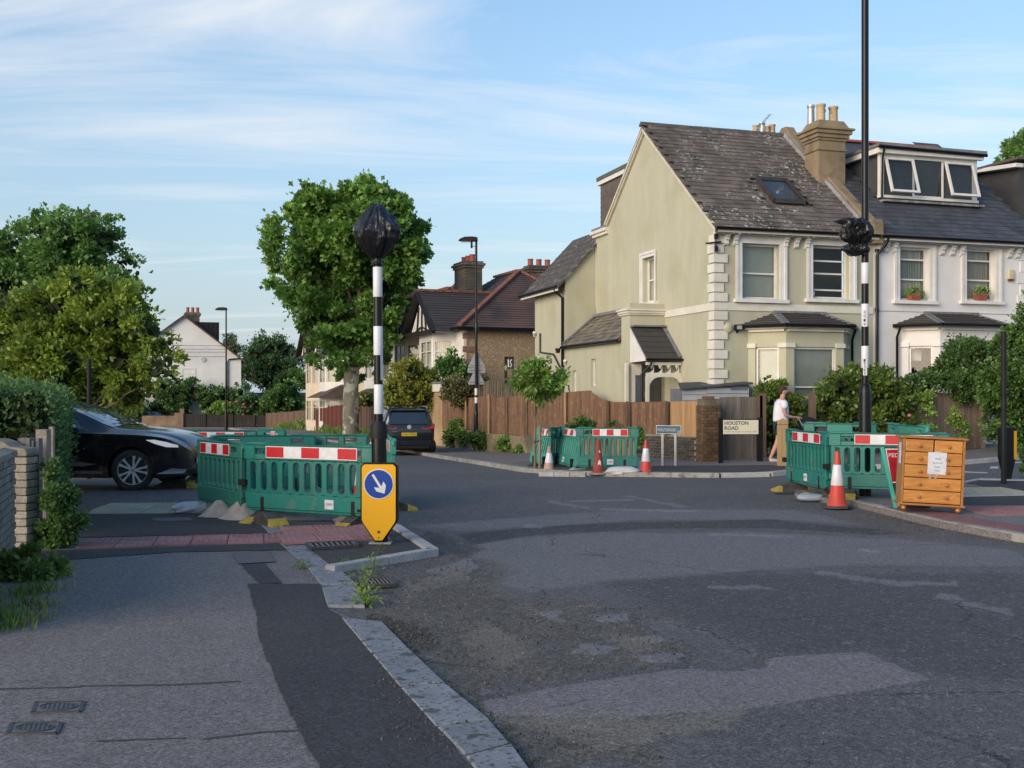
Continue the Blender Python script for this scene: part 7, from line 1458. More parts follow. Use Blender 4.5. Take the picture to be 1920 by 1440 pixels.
# red A-board sign
q_ = GD(1665, 15.75, .1); t = thing('roadworks_sign', 'red PEDESTRIANS sign board with teal frame leaning behind the chest', 'road sign', q_, math.radians(-4)); 
mb = MB(); mb.bar((-.085,0,.85), (.10,-.03,0), .035, .05, up=(1,0,0)); mb.bar((.55,0,.85), (.60,-.03,0), .035, .05, up=(1,0,0)); mb.obj('frame', mat('teal_frame', (.06,.42,.36), .5), t)
mb = MB(); mb.add([(-.07,0,.85),(.54,0,.85),(.58,-.02,.0),(.08,-.02,.0),(-.07,.02,.85),(.54,.02,.85),(.58,.0,.0),(.08,.0,.0)], [(0,3,2,1),(4,5,6,7),(0,1,5,4)]); mb.obj('backing', mat('sign_dark', (.03,.035,.04), .6), t)
mb = MB(); mb.add([(-.04,-.010,.83),(.53,-.010,.83),(.56,-.022,.35),(.04,-.022,.35)], [(0,3,2,1)]); mb.obj('white_border', REFW, t)
mb = MB(); mb.add([(-.025,-.014,.815),(.52,-.014,.815),(.55,-.026,.365),(.05,-.026,.365)], [(0,3,2,1)]); rb_ = mb.obj('red_face', mat('sign_red', (.36,.008,.022), .4), t)
text('PEDESTRIANS', .50, .055, REFW, rb_, Matrix.Translation((.255, -.0205, .71)) @ Matrix.Rotation(PI/2, 4, 'X')); 
# flower pots on the white house sills
for k, (px, vx) in enumerate(((1715, v1), (1839, v2))):
    lx = HF.t(px, -.05); pw_ = HF.C+HF.u*lx+HF.v*(-.03); t = thing('window_box', ('left' if k == 0 else 'right')+' terracotta window box of small flowers on the white house upper sill', 'flower pot', (pw_.x, pw_.y, vx[2]-.02), HF.a)
    mb = MB(); mb.add([(-.15,-.07,0),(.15,-.07,0),(.15,.07,0),(-.15,.07,0),(-.22,-.10,.19),(.22,-.10,.19),(.22,.10,.19),(-.22,.10,.19)], BOXF); mb.obj('trough', TERR, t, bevel=.01)
# ================================================================== CARS
def lerp_tab(tab, x, k): 
    xs_ = [r[0] for r in tab]; return float(np.interp(x, xs_, [r[k] for r in tab]))
class Car:
    def __init__(s, tab, root, paint, wx, wr, track, arch):
        s.tab = sorted(tab); s.root = root; s.paint = paint; s.x0, s.x1 = s.tab[0][0], s.tab[-1][0]; s.wx = wx; s.wr = wr; s.track = track; s.arch = arch
        g = np.linspace(s.x0, s.x1, 240); s.g = g; s.c = []
        for k in range(1, 7):
            y = np.interp(g, [r[0] for r in s.tab], [r[k] for r in s.tab]); kr = np.hanning(15); kr /= kr.sum(); yp = np.pad(y, 7, mode='reflect', reflect_type='odd'); s.c.append(np.convolve(yp, kr, 'valid'))
    def P(s, x): return [float(np.interp(x, s.g, c)) for c in s.c]     # zb, zs, zr, wb, ws, wr
    def hw(s, x, z):
        zb, zs, zr, wb, ws, wr = s.P(x)
        if z <= zs: t = max(0, min(1, (z-zb)/(zs-zb))); return wb+(ws-wb)*math.sin(t*PI/2)**.8+.018*math.sin(min(1, t*1.1)*PI)*(-1 if t > .45 else .5)*0
        ze = max(zs+.001, zr-.055)
        if z <= ze: t = (z-zs)/(ze-zs); return ws-.015+(wr-ws+.015)*t**1.15
        t = min(1, (z-ze)/(zr-ze+1e-6)); return wr*math.sqrt(max(0, 1-t*t))
    def body(s, n=110):
        xs_ = np.linspace(s.x0, s.x1, n); V = []; m = 0
        for x in xs_:
            zb, zs, zr, wb, ws, wr = s.P(x); ze = max(zs+.001, zr-.055); pts = [(0, zb), (wb*.6, zb)]
            for t in np.linspace(0, 1, 12): pts.append((s.hw(x, zb+(zs-zb)*t), zb+(zs-zb)*t))
            for t in np.linspace(.12, 1, 7): pts.append((s.hw(x, zs+(ze-zs)*t), zs+(ze-zs)*t))
            for a in np.linspace(.25, 1, 6)*PI/2: pts.append((wr*math.cos(a), ze+(zr-ze)*math.sin(a)))
            ring = [(x, -y, z) for y, z in pts]+[(x, y, z) for y, z in pts[-2:0:-1]]; m = len(ring); V += ring
        fs = [(i*m+j, i*m+(j+1) % m, (i+1)*m+(j+1) % m, (i+1)*m+j) for i in range(n-1) for j in range(m)]
        fs += [tuple(range(m-1, -1, -1)), tuple(range((n-1)*m, n*m))]
        mb = MB(); mb.add(V, fs); me = mb.mesh('body', s.paint); o = bpy.data.objects.new('body', me); COL.objects.link(o)
        bm = bmesh.new(); bm.from_mesh(me); bmesh.ops.remove_doubles(bm, verts=bm.verts[:], dist=.0005); bmesh.ops.recalc_face_normals(bm, faces=bm.faces[:]); bm.to_mesh(me); bm.free()
        cut = MB()
        for wx in s.wx: 
            for sd_ in (-1, 1):
                c = MB(); c.lathe([(s.arch,0),(s.arch,.42)], 36); c.xf(Matrix.Translation((wx, sd_*(s.track+.42) if sd_ < 0 else s.track, s.wr)) @ Matrix.Rotation(-PI/2, 4, 'X')) if False else c.xf(Matrix.Translation((wx, (s.track-.25)*sd_, s.wr)) @ Matrix.Rotation(-sd_*PI/2, 4, 'X')); cut.add(c.v, c.f)
        cm = cut.mesh('cut', BLACKM); co = bpy.data.objects.new('cut', cm); COL.objects.link(co)
        bm = bmesh.new(); bm.from_mesh(cm); bmesh.ops.recalc_face_normals(bm, faces=bm.faces[:]); bm.to_mesh(cm); bm.free()
        b = o.modifiers.new('b', 'BOOLEAN'); b.operation = 'DIFFERENCE'; b.object = co; b.solver = 'EXACT'
        bpy.context.view_layer.update(); dg = bpy.context.evaluated_depsgraph_get(); ev = bpy.data.meshes.new_from_object(o.evaluated_get(dg)); o.modifiers.clear(); o.data = ev; bpy.data.objects.remove(co)
        ev.name = 'body'; ev.materials.clear(); ev.materials.append(s.paint); ev.polygons.foreach_set('material_index', [0]*len(ev.polygons)); ev.shade_smooth(); autosmooth(o, 32); o.parent = s.root; s.b = o
        mb = MB(); mb.box(s.wx[1]-.45, s.wx[0]+.45, -s.track+.12, s.track-.12, s.wr-.12, s.wr+.42); mb.obj('underbody', BLACKM, s.root); return o
    def patch(s, poly, m, name, side=-1, off=.006, parent=None, step=.05):
        bm = bmesh.new(); bm.faces.new([bm.verts.new((x, 0, z)) for x, z in poly])
        for a in (0, 2):
            cs = [p[0 if a == 0 else 1] for p in poly]; k = math.ceil(min(cs)/step)*step
            while k < max(cs): n = Vector((1,0,0)) if a == 0 else Vector((0,0,1)); bmesh.ops.bisect_plane(bm, geom=bm.verts[:]+bm.edges[:]+bm.faces[:], plane_co=n*k, plane_no=n); k += step
        for v in bm.verts: v.co.y = side*(s.hw(v.co.x, v.co.z)+off)
        bmesh.ops.recalc_face_normals(bm, faces=bm.faces[:])
        me = bpy.data.meshes.new(name); bm.to_mesh(me); bm.free(); me.materials.append(m); me.shade_smooth(); o = bpy.data.objects.new(name, me); COL.objects.link(o); o.parent = parent or s.root; return o
    def line(s, pts, w, m, name='shut_line', side=-1, off=.004, parent=None):
        mb = MB(); P3 = [Vector((x, side*(s.hw(x, z)+off), z)) for x, z in pts]
        for a, b in zip(P3, P3[1:]): mb.bar(a, b, w, .006, up=(0,1,0))
        return mb.obj(name, m, parent or s.root)
    def wheel(s, x, side, rim_m, style=5, hub=None):
        w = bpy.data.objects.new('wheel', None); COL.objects.link(w); w.parent = s.root; w.location = (x, side*(s.track-.10), s.wr); w.rotation_euler = (PI/2 if side < 0 else -PI/2, 0, random.uniform(0, 1) if style != 5 else .31)
        R_ = s.wr; mb = MB(); mb.lathe([(R_*.70,-.11),(R_*.93,-.11),(R_,-.07),(R_,.07),(R_*.97,.10),(R_*.88,.115),(R_*.74,.112),(R_*.715,.10),(R_*.70,.06)], 48); mb.obj('tyre', RUBT, w, smooth=True)
        mb = MB(); mb.lathe([(0,-.05),(R_*.70,-.05),(R_*.71,.0),(R_*.70,.05)], 40); mb.obj('rim_well', BLACKM, w, smooth=True)
        mb = MB(); mb.lathe([(0,-.03),(R_*.42,-.03),(R_*.42,-.02),(0,-.02)], 30); mb.obj('brake_disc', mat('disc_steel', (.16,.15,.15), .4, metal=.8), w)
        mb = MB(); mb.lathe([(R_*.70,.05),(R_*.735,.085),(R_*.725,.098),(R_*.69,.085),(R_*.68,.05)], 48); mb.lathe([(0,.085),(R_*.10,.085),(R_*.14,.07),(R_*.15,.03)], 20)
        for k in range(5):
            for e in ((-.17, .17) if style == 5 else (-.05, .05)):
                a = 2*PI*k/5; a2 = a+e*(1.35 if style == 5 else 1); p = Vector((R_*.11*math.cos(a+e), R_*.11*math.sin(a+e), .065)); q = Vector((R_*.70*math.cos(a2), R_*.70*math.sin(a2), .078)); mb.bar(p, q, .034 if style == 5 else .04, .03)
            if style == 5: a = 2*PI*k/5; q1 = Vector((R_*.70*math.cos(a+.25), R_*.70*math.sin(a+.25), .076)); q2 = Vector((R_*.70*math.cos(a-.25), R_*.70*math.sin(a-.25), .076)); q3 = Vector((R_*.56*math.cos(a+.20), R_*.56*math.sin(a+.20), .076)); q4 = Vector((R_*.56*math.cos(a-.20), R_*.56*math.sin(a-.20), .076)); mb.bar(q3, q1*.995, .05, .022); mb.bar(q4, q2*.995, .05, .022)
        mb.obj('rim', rim_m, w, smooth=40); mb = MB(); mb.lathe([(0,.09),(.028,.09),(.03,.086)], 16); mb.obj('hub_cap', mat('hub_grey', (.35,.35,.36), .4), w)
RUBT = mat('tyre_rubber', (.016,.016,.017), .75, (.03,.028,.026), 8); CGLASS = mat('car_glass', (.050,.060,.064), .05, (.06,.07,.075), 3, spec=.9, coat=.6); RIMM = mat('rim_silver', (.62,.60,.57), .35, (.55,.53,.50), 6, metal=.15)
def carpaint(name, c): return mat(name, c, .22, tuple(v*1.15 for v in c), 3, coat=.7, spec=.5)
# --- black crossover driving in from the left
au_o = GD(258, 19.75); 
au = thing('parked_car', 'glossy black crossover car with headlights on, nose behind the left barriers', 'car', (au_o.x-1.41, au_o.y+.95+.12, 0), math.radians(-7))
#        x      zb   zs    zr    wb   ws   wr
T1 = [(-2.34,.45,.80,.86,.50,.55,.40),(-2.28,.36,.90,1.05,.72,.80,.55),(-2.1,.28,1.02,1.40,.82,.90,.60),(-1.7,.24,1.06,1.55,.86,.935,.66),(-.9,.22,1.04,1.64,.88,.945,.70),(-.45,.22,1.03,1.63,.88,.945,.71),(-.1,.22,1.02,1.555,.88,.945,.70),(.35,.22,1.015,1.40,.88,.945,.70),(.75,.22,1.01,1.225,.88,.945,.72),(1.0,.22,1.005,1.135,.88,.94,.76),(1.25,.22,1.0,1.112,.87,.935,.78),(1.6,.22,.985,1.085,.87,.925,.74),(1.95,.22,.95,1.03,.84,.90,.66),(2.15,.24,.89,.96,.76,.83,.58),(2.27,.28,.80,.87,.62,.70,.48),(2.33,.36,.70,.77,.45,.50,.38)]
BP = carpaint('black_car_paint', (.006,.0065,.009))
A_ = Car(T1, au, BP, (1.41, -1.41), .365, .90, .43); A_.body()
for sd_ in (-1, 1):
    A_.wheel(1.41, sd_, RIMM); A_.wheel(-1.41, sd_, RIMM)
    dr_ = A_.patch([(-1.35,1.09),(-.15,1.075),(.60,1.06),(.30,1.27),(-.08,1.45),(-.5,1.545),(-.9,1.565),(-1.5,1.48)], CGLASS, 'side_window', sd_)
    A_.line([(-.36,1.08),(-.38,1.55)], .05, BLACKM, 'window_pillar', sd_, .008)
    A_.line([(.88,.34),(.92,.6),(.90,1.0)], .008, BLACKM, 'shut_line', sd_); A_.line([(-.18,.34),(-.18,1.04)], .008, BLACKM, 'shut_line', sd_); A_.line([(.9,.32),(-1.0,.32)], .05, mat('sill_grey', (.12,.12,.13), .4), 'sill_trim', sd_, .012)
    A_.patch([(-.9,.43),(.55,.43),(.78,.47),(.45,.505),(-.9,.505)], mat('door_blade', (.17,.17,.18), .3), 'door_blade', sd_, .014)
    A_.line([(-.9,.80),(.85,.80),(1.1,.83)], .012, mat('crease_sheen', (.02,.022,.026), .2), 'crease_highlight', sd_, .004)  # paler line: the sheen along the door crease is put into its colour
    A_.patch([(1.70,.90),(1.85,.905),(2.05,.865),(2.215,.805),(2.225,.765),(2.05,.775),(1.85,.835)], mat('headlamp', (.38,.41,.46), .1, emis=((.85,.9,1.0), .12), spec=.9), 'headlight', sd_, .012)
    A_.patch([(1.98,.46),(2.16,.46),(2.22,.56),(2.06,.60)], BLACKM, 'bumper_intake', sd_, .008)
    A_.patch([(1.85,.30),(2.26,.30),(2.30,.37),(2.12,.40),(2.0,.345)], mat('bumper_silver', (.25,.26,.28), .3), 'bumper_blade', sd_, .012)
    ang_ = np.linspace(-.15, PI+.15, 20); pts = [(1.41+.445*math.cos(a), .365+.445*math.sin(a)) for a in ang_]; A_.line(pts, .045, BP, 'arch_lip', sd_, .012)
    mb = MB(); mb.prism([(.18,1.07),(.44,1.06),(.48,1.11),(.44,1.175),(.26,1.19),(.18,1.14)], 'y', sd_*.99, sd_*1.16); mb.bar((.36, sd_*.90, 1.04), (.36, sd_*1.02, 1.08), .1, .05); mb.obj('door_mirror', BP, au, bevel=.02)
mb = MB(); 
def ws(x, y): zb, zs, zr, wb, ws_, wr = A_.P(x); t = min(1, abs(y)/wr); return zr-.055*(1-math.sqrt(max(0, 1-t*t)))
for i in range(8):
    for j in range(8):
        g_ = lambda a, b: (.0+.98*a, (b-.5)*1.28*(1+.10*a), ws(.0+.98*a, (b-.5)*1.28*(1+.10*a))+.008); mb.quad(g_(i/8, j/8), g_((i+1)/8, j/8), g_((i+1)/8, (j+1)/8), g_(i/8, (j+1)/8))
mb.obj('windscreen', mat('windscreen_glass', (.10,.12,.14), .03, spec=.9, coat=.5), au, smooth=True)
mb = MB()
for j in range(-5, 6):
    for k in range(6):
        y = j*.085; z = .42+k*.065; x = 2.335-.10*(abs(y)/.45)**2-.04*(z > .68); mb.box(x-.01, x+.012, y-.03, y+.03, z-.02, z+.02)
mb.obj('grille', mat('grille_black', (.03,.03,.032), .35), au); mb = MB(); mb.box(2.35, 2.37, -.26, .26, .46, .56); mb.obj('number_plate', mat('plate_front', (.6,.6,.6), .5), au)
mb = MB(); mb.box(-1.5, -.6, -.66, -.62, 1.57, 1.65); mb.box(-1.5, -.6, .62, .66, 1.57, 1.65); mb.obj('roof_rail', MC['bumper_silver'], au)
# --- black people carrier parked facing away
vh = math.atan2(1, -.40); vo = GD(786, 40.0); 
vw = thing('parked_car', 'parked black people carrier with yellow number plate, seen from behind', 'car', (vo.x-.40*2.35*.93, vo.y+2.35*.93, gz(vo.x, vo.y+1)-.02), vh-.16)
T2 = [(-2.42,.42,.92,.98,.72,.80,.60),(-2.38,.30,1.0,1.16,.82,.90,.66),(-2.30,.26,1.04,1.42,.86,.93,.70),(-2.2,.25,1.06,1.66,.88,.945,.72),(-2.05,.25,1.06,1.71,.88,.95,.74),(-1,.24,1.05,1.74,.89,.95,.75),(.4,.24,1.03,1.72,.89,.95,.74),(1.0,.24,1.02,1.55,.89,.95,.74),(1.6,.24,.98,1.15,.88,.94,.76),(2.1,.26,.86,.98,.82,.88,.66),(2.38,.34,.66,.74,.5,.6,.45)]
B_ = Car(T2, vw, BP, (1.45, -1.45), .34, .90, .40); B_.body()
for sd_ in (-1, 1):
    B_.wheel(1.45, sd_, RIMM, 4); B_.wheel(-1.45, sd_, RIMM, 4)
    for x0, x1 in ((-2.0,-1.25),(-1.15,-.15),(-.05,1.0)): B_.patch([(x0,1.10),(x1,1.09),(x1-(.35 if x1 > .9 else .04),1.60),(x0+(.15 if x0 < -1.9 else .03),1.62)], mat('privacy_glass', (.05,.06,.065), .05, spec=.9, coat=.7), 'side_window', sd_, .008)
    mb = MB(); mb.box(.75, .95, sd_*.96-.1, sd_*.96+.1, 1.05, 1.2); mb.obj('door_mirror', BP, vw, bevel=.03)
    mb = MB(); mb.tube([(-2.0,sd_*.70,1.70),(-1.9,sd_*.70,1.78),(.2,sd_*.70,1.80),(.35,sd_*.70,1.70)], .022, 8); mb.obj('roof_rail', mat('rail_silver', (.45,.45,.45), .3, metal=.5), vw, smooth=True)
    mb = MB(); xw = lambda z: -2.40+.17*max(0, z-.98)/.6
    mb.add([(xw(.98)-.03,sd_*.45,.99),(xw(.98)-.0,sd_*.89,1.0),(xw(1.2)+.06,sd_*.93,1.17),(xw(1.2)-.02,sd_*.45,1.15)], [(0,1,2,3)]); mb.add([(xw(.98)-.0,sd_*.89,1.0),(-2.22,sd_*.955,1.02),(-2.20,sd_*.955,1.18),(xw(1.2)+.06,sd_*.93,1.17)], [(0,1,2,3)]); mb.obj('tail_light', mat('tail_red', (.42,.02,.025), .15, spec=.8), vw)
    B_.patch([(-2.36,.42),(-2.0,.40),(-2.0,.46),(-2.36,.48)], MC['tail_red'], 'reflector', sd_, .01)
mb = MB(); mb.add([(-2.415,-.70,1.17),(-2.415,.70,1.17),(-2.24,.58,1.60),(-2.24,-.58,1.60)], [(0,1,2,3)]); mb.obj('rear_window', mat('rear_glass', (.018,.022,.026), .06, spec=.9, coat=.8), vw)
mb = MB(); mb.box(-2.32, -2.1, -.62, .62, 1.63, 1.675); mb.obj('spoiler', BP, vw, bevel=.01)
mb = MB(); mb.box(-2.475, -2.43, -.80, .80, .40, .58); mb.obj('bumper', BP, vw, bevel=.02); mb = MB(); mb.box(-2.455, -2.41, -.72, .72, .30, .399); mb.obj('bumper_lower', BLACKM, vw)
mb = MB(); mb.box(-2.452, -2.425, -.70, .70, .955, .975); mb.obj('chrome_strip', mat('dark_chrome', (.12,.12,.12), .3), vw)
mb = MB(); mb.box(-2.458, -2.44, -.27, .27, .74, .86); np_ = mb.obj('number_plate', mat('plate_yellow', (.72,.50,.02), .5), vw)
RM_ = Matrix(((0,0,-1,0),(-1,0,0,0),(0,1,0,0),(0,0,0,1)))
text('LY60 TGN', .46, .075, INK, np_, Matrix.Translation((-2.460, 0, .762)) @ RM_)
mb = MB(); mb.lathe([(.066,0),(.075,.004),(.075,.012),(.066,.012)], 28); mb.xf(Matrix.Translation((-2.43, 0, 1.06)) @ Matrix.Rotation(-PI/2, 4, 'Y')); em = mb.obj('emblem', mat('emblem_chrome', (.6,.6,.62), .25, metal=.4), vw)
text('V', .055, .05, MC['emblem_chrome'], em, Matrix.Translation((-2.444, 0, 1.065)) @ RM_); text('W', .085, .055, MC['emblem_chrome'], em, Matrix.Translation((-2.444, 0, 1.005)) @ RM_)
text('SHARAN', .20, .022, MC['emblem_chrome'], vw, Matrix.Translation((-2.452, .52, .90)) @ RM_)
# roof box bars
mb = MB(); mb.box(-1.7, -1.62, -.74, .74, 1.80, 1.84); mb.box(-.3, -.22, -.74, .74, 1.80, 1.84); mb.obj('roof_bar', BLACKM, vw)
# --- far blue hatchback at the side turning
co_ = GD(262, 97); bc = thing('parked_car', 'small distant dark blue hatchback half hidden behind the brick wall', 'car', (co_.x+1.0, co_.y+1.5, gz(-32, 97)), .08)
T3 = [(-2.1,.4,.85,.92,.5,.6,.4),(-2.0,.28,.92,1.2,.74,.8,.55),(-1.7,.24,.95,1.40,.8,.86,.6),(-.6,.22,.94,1.46,.82,.88,.64),(.3,.22,.93,1.40,.82,.88,.62),(1.0,.22,.9,1.0,.8,.86,.66),(1.7,.24,.8,.88,.72,.8,.55),(2.05,.34,.6,.68,.45,.5,.4)]
C_ = Car(T3, bc, carpaint('blue_car_paint', (.035,.05,.09)), (1.3, -1.25), .31, .84, .37); C_.body(70)
for sd_ in (-1, 1):
    C_.wheel(1.3, sd_, RIMM, 4); C_.wheel(-1.25, sd_, RIMM, 4); C_.patch([(-1.6,.99),(-.3,.98),(-.35,1.38),(-1.2,1.38)], CGLASS, 'side_window', sd_); C_.patch([(-.2,.98),(.75,.96),(.3,1.33),(-.25,1.38)], CGLASS, 'side_window', sd_); C_.patch([(-2.03,.75),(-1.85,.78),(-1.8,.95),(-1.98,.93)], MC['tail_red'], 'tail_light', sd_, .012)
# --- a strip of the works plate and rail under the black car
# ================================================================== PERSON
def skin(name, verts, edges, radii, m, parent, sub=2, root=0):
    me = bpy.data.meshes.new(name); me.from_pydata(verts, edges, []); me.materials.append(m); o = bpy.data.objects.new(name, me); COL.objects.link(o)
    o.modifiers.new('skin', 'SKIN'); sl_ = me.skin_vertices[0].data
    for i, r in enumerate(radii): sl_[i].radius = (r, r) if not hasattr(r, '__len__') else r; sl_[i].use_root = (i == root)
    sb = o.modifiers.new('sub', 'SUBSURF'); sb.levels = sub; sb.render_levels = sub
    bpy.context.view_layer.update(); dg = bpy.context.evaluated_depsgraph_get(); ev = bpy.data.meshes.new_from_object(o.evaluated_get(dg)); o.modifiers.clear(); o.data = ev; ev.materials.clear(); ev.materials.append(m); ev.polygons.foreach_set('material_index', [0]*len(ev.polygons)); ev.shade_smooth(); o.parent = parent; return o
SKIN = mat('skin', (.50,.27,.20), .55, (.44,.22,.16), 12); HAIR = mat('brown_hair', (.035,.020,.013), .8, (.055,.03,.02), 40, bump=.6); SHIRT = mat('white_cotton', (.70,.70,.76), .85, (.62,.62,.68), 5, bump=.3, bscale=9); SHORTS = mat('dark_green_cloth', (.018,.042,.040), .9, (.012,.03,.03), 6, bump=.3, bscale=10); SHOE = mat('off_white_shoe', (.60,.58,.50), .6, (.5,.48,.42), 10)
mp_ = GD(1464, 26.8, .07); man = thing('person', 'bearded man in white t-shirt and dark green shorts walking right with a pushchair', 'person', mp_, math.radians(4)); man.scale = (1.04, 1.04, 1.0)
# joints: x forward, y left (away), z up
hy = .10
V = [(0,0,.98),(.0,0,1.12),(.01,0,1.28),(.02,0,1.43),(.035,0,1.52),(.055,0,1.60),(.07,0,1.68),(.075,0,1.76),   # 0-7 trunk, neck, head
     (.02,-.15,1.44),(.02,-.21,1.40),(.0,-.23,1.25),(.035,-.235,1.12),(.17,-.20,1.08),(.29,-.155,1.07),(.35,-.14,1.065),   # 8-14 near arm
     (.02,.15,1.44),(.02,.21,1.40),(.05,.23,1.25),(.12,.23,1.13),(.25,.19,1.08),(.34,.15,1.07),(.39,.135,1.065),   # 15-21 far arm
     (-.01,-hy,.93),(-.06,-hy,.72),(-.10,-hy,.52),(-.175,-hy,.32),(-.27,-hy,.11),(-.29,-hy,.06),(-.22,-hy,.035),(-.13,-hy,.03),   # 22-29 near leg, stepping back
     (.01,hy,.93),(.10,hy,.72),(.16,hy,.52),(.14,hy,.32),(.10,hy,.10),(.09,hy,.06),(.17,hy,.035),(.26,hy,.03)]
E = [(0,1),(1,2),(2,3),(3,4),(4,5),(5,6),(6,7),(3,8),(8,9),(9,10),(10,11),(11,12),(12,13),(13,14),(3,15),(15,16),(16,17),(17,18),(18,19),(19,20),(20,21),(0,22),(22,23),(23,24),(24,25),(25,26),(26,27),(27,28),(28,29),(0,30),(30,31),(31,32),(32,33),(33,34),(34,35),(35,36),(36,37)]
Rr = [(.105,.13),(.085,.115),(.09,.125),(.07,.10),.055,(.072,.066),(.092,.078),(.075,.062),.07,.058,.048,.040,.036,.026,.022,.07,.058,.048,.040,.036,.026,.022,.095,.080,.060,.056,.038,.038,.034,.026,.095,.080,.060,.056,.038,.038,.034,.026]
body = skin('body', V, E, Rr, SKIN, man)
def finger(parent, base, d, n=3, r=.0085, curl=.5, ln=.026):
    vs = [Vector(base)]; dd = Vector(d).normalized(); 
    for k in range(n): vs.append(vs[-1]+dd*ln*(1-.12*k)); dd = (dd+Vector((-.05,0,-curl))).normalized()
    return [tuple(v) for v in vs]
for hand, s in (((.355,-.14,1.065), -1), ((.395,.135,1.065), 1)):
    vs = [(hand[0]-.02, hand[1], hand[2]), (hand[0]+.03, hand[1], hand[2]-.002)]; es = [(0,1)]; rr = [.026, (.030,.018)]
    for f_ in range(4):
        c = finger(None, (hand[0]+.045, hand[1]+s*0+(f_-1.5)*.017, hand[2]), (1, 0, -.2), curl=.75, ln=.024 if f_ in (1, 2) else .020); o0_ = len(vs); vs += c; es += [(1, o0_)]+[(o0_+k, o0_+k+1) for k in range(3)]; rr += [.009, .0085, .008, .007]
    c = finger(None, (hand[0]+.01, hand[1]-s*.03, hand[2]+.005), (.8, -s*.3, -.3), n=2, curl=.5, ln=.026); o0_ = len(vs); vs += c; es += [(0, o0_)]+[(o0_+k, o0_+k+1) for k in range(2)]; rr += [.011, .010, .009]
    skin('hand', vs, es, rr, SKIN, man, sub=1)
# clothes: shirt with short sleeves, shorts
sv = [(-.005,0,.93),(0,0,1.02),(.0,0,1.14),(.01,0,1.28),(.02,0,1.41),(.03,0,1.49),(.02,-.14,1.435),(.02,-.215,1.39),(.005,-.232,1.25),(.02,.14,1.435),(.02,.215,1.39),(.045,.232,1.25)]
skin('t_shirt', sv, [(0,1),(1,2),(2,3),(3,4),(4,5),(4,6),(6,7),(7,8),(4,9),(9,10),(10,11)], [(.168,.20),(.165,.195),(.155,.19),(.155,.195),(.125,.155),.072,.092,.088,.080,.092,.088,.080], SHIRT, man)
shv = [(-.005,0,.96),(-.01,-hy,.88),(-.045,-hy*1.05,.74),(-.075,-hy*1.05,.60),(.01,hy,.88),(.09,hy,.74),(.14,hy,.60)]
skin('shorts', shv, [(0,1),(1,2),(2,3),(0,4),(4,5),(5,6)], [(.15,.17),.125,.118,.108,.125,.118,.108], SHORTS, man)
for pts in ([(-.30,-hy,.055),(-.20,-hy,.045),(-.10,-hy,.035)], [(.075,hy,.055),(.18,hy,.045),(.28,hy,.035)]): skin('shoe', pts, [(0,1),(1,2)], [.052,.048,.034], SHOE, man)
# head details
mb = MB(); HC = Vector((.06, 0, 1.695))
def blob(mb, c, rx, ry, rz, n=18, cut=None):
    V = []; c = Vector(c)
    for i in range(n//2+1):
        for j in range(n): a = 2*PI*j/n; b = PI*i/(n//2); V.append((c.x+rx*math.sin(b)*math.cos(a), c.y+ry*math.sin(b)*math.sin(a), c.z+rz*math.cos(b)))
    mb.add(V, [(i*n+j, (i+1)*n+j, (i+1)*n+(j+1) % n, i*n+(j+1) % n) for i in range(n//2) for j in range(n)])
blob(mb, (.045,0,1.745), .098, .083, .085); blob(mb, (.0,0,1.69), .058, .074, .085); mb.obj('hair', HAIR, man, smooth=True)
mb = MB(); blob(mb, (.118,0,1.612), .045, .052, .055); blob(mb, (.085,0,1.625), .05, .070, .035); mb.obj('beard', HAIR, man, smooth=True)
mb = MB(); blob(mb, (.165,0,1.672), .020, .012, .022, 12); blob(mb, (.04,-.086,1.67), .018, .012, .03, 12); blob(mb, (.04,.086,1.67), .018, .012, .03, 12); blob(mb, (.115,0,1.69), .05, .062, .05, 16); mb.obj('face', SKIN, man, smooth=True)
mb = MB(); blob(mb, (.150,-.030,1.695), .008, .010, .007, 10); blob(mb, (.150,.030,1.695), .008, .010, .007, 10); mb.obj('eyes', mat('eye', (.05,.04,.035), .2), man); mb = MB(); mb.box(.150, .162, -.022, .022, 1.625, 1.634); mb.obj('mouth', mat('lips', (.32,.12,.10), .6), man)
# pushchair
pch = thing('pushchair', 'black pushchair with rounded hood in front of the walking man', 'pushchair', mp_+Vector((.40, .02, 0)))
mb = MB(); blob(mb, (.26,0,.88), .24, .21, .20, 20); mb.obj('hood', BLACKM, pch, smooth=True); mb = MB(); mb.prism([(.1,.42),(.6,.40),(.66,.5),(.3,.56),(.22,.86),(.08,.84)], 'y', -.2, .2); mb.obj('seat', BLACKM, pch, bevel=.03)
mb = MB(); 
for s in (-1, 1): mb.tube([(-.03,s*.22,1.05),(.25,s*.24,.55),(.62,s*.22,.12)], .012, 8); mb.tube([(.30,s*.24,.5),(-.05,s*.25,.14)], .012, 8)
mb.tube([(-.03,-.22,1.05),(-.03,.22,1.05)], .014, 8); mb.obj('frame', mat('frame_alu', (.5,.5,.5), .3, metal=.6), pch, smooth=True)
for x, y in ((-.05,-.26),(-.05,.26),(.62,-.24),(.62,.24)): mb = MB(); mb.lathe([(.0,-.02),(.11,-.02),(.12,0),(.11,.02),(0,.02)], 20); mb.xf(Matrix.Translation((x, y, .12)) @ Matrix.Rotation(PI/2, 4, 'X')); mb.obj('wheel', RUBT, pch, smooth=True)

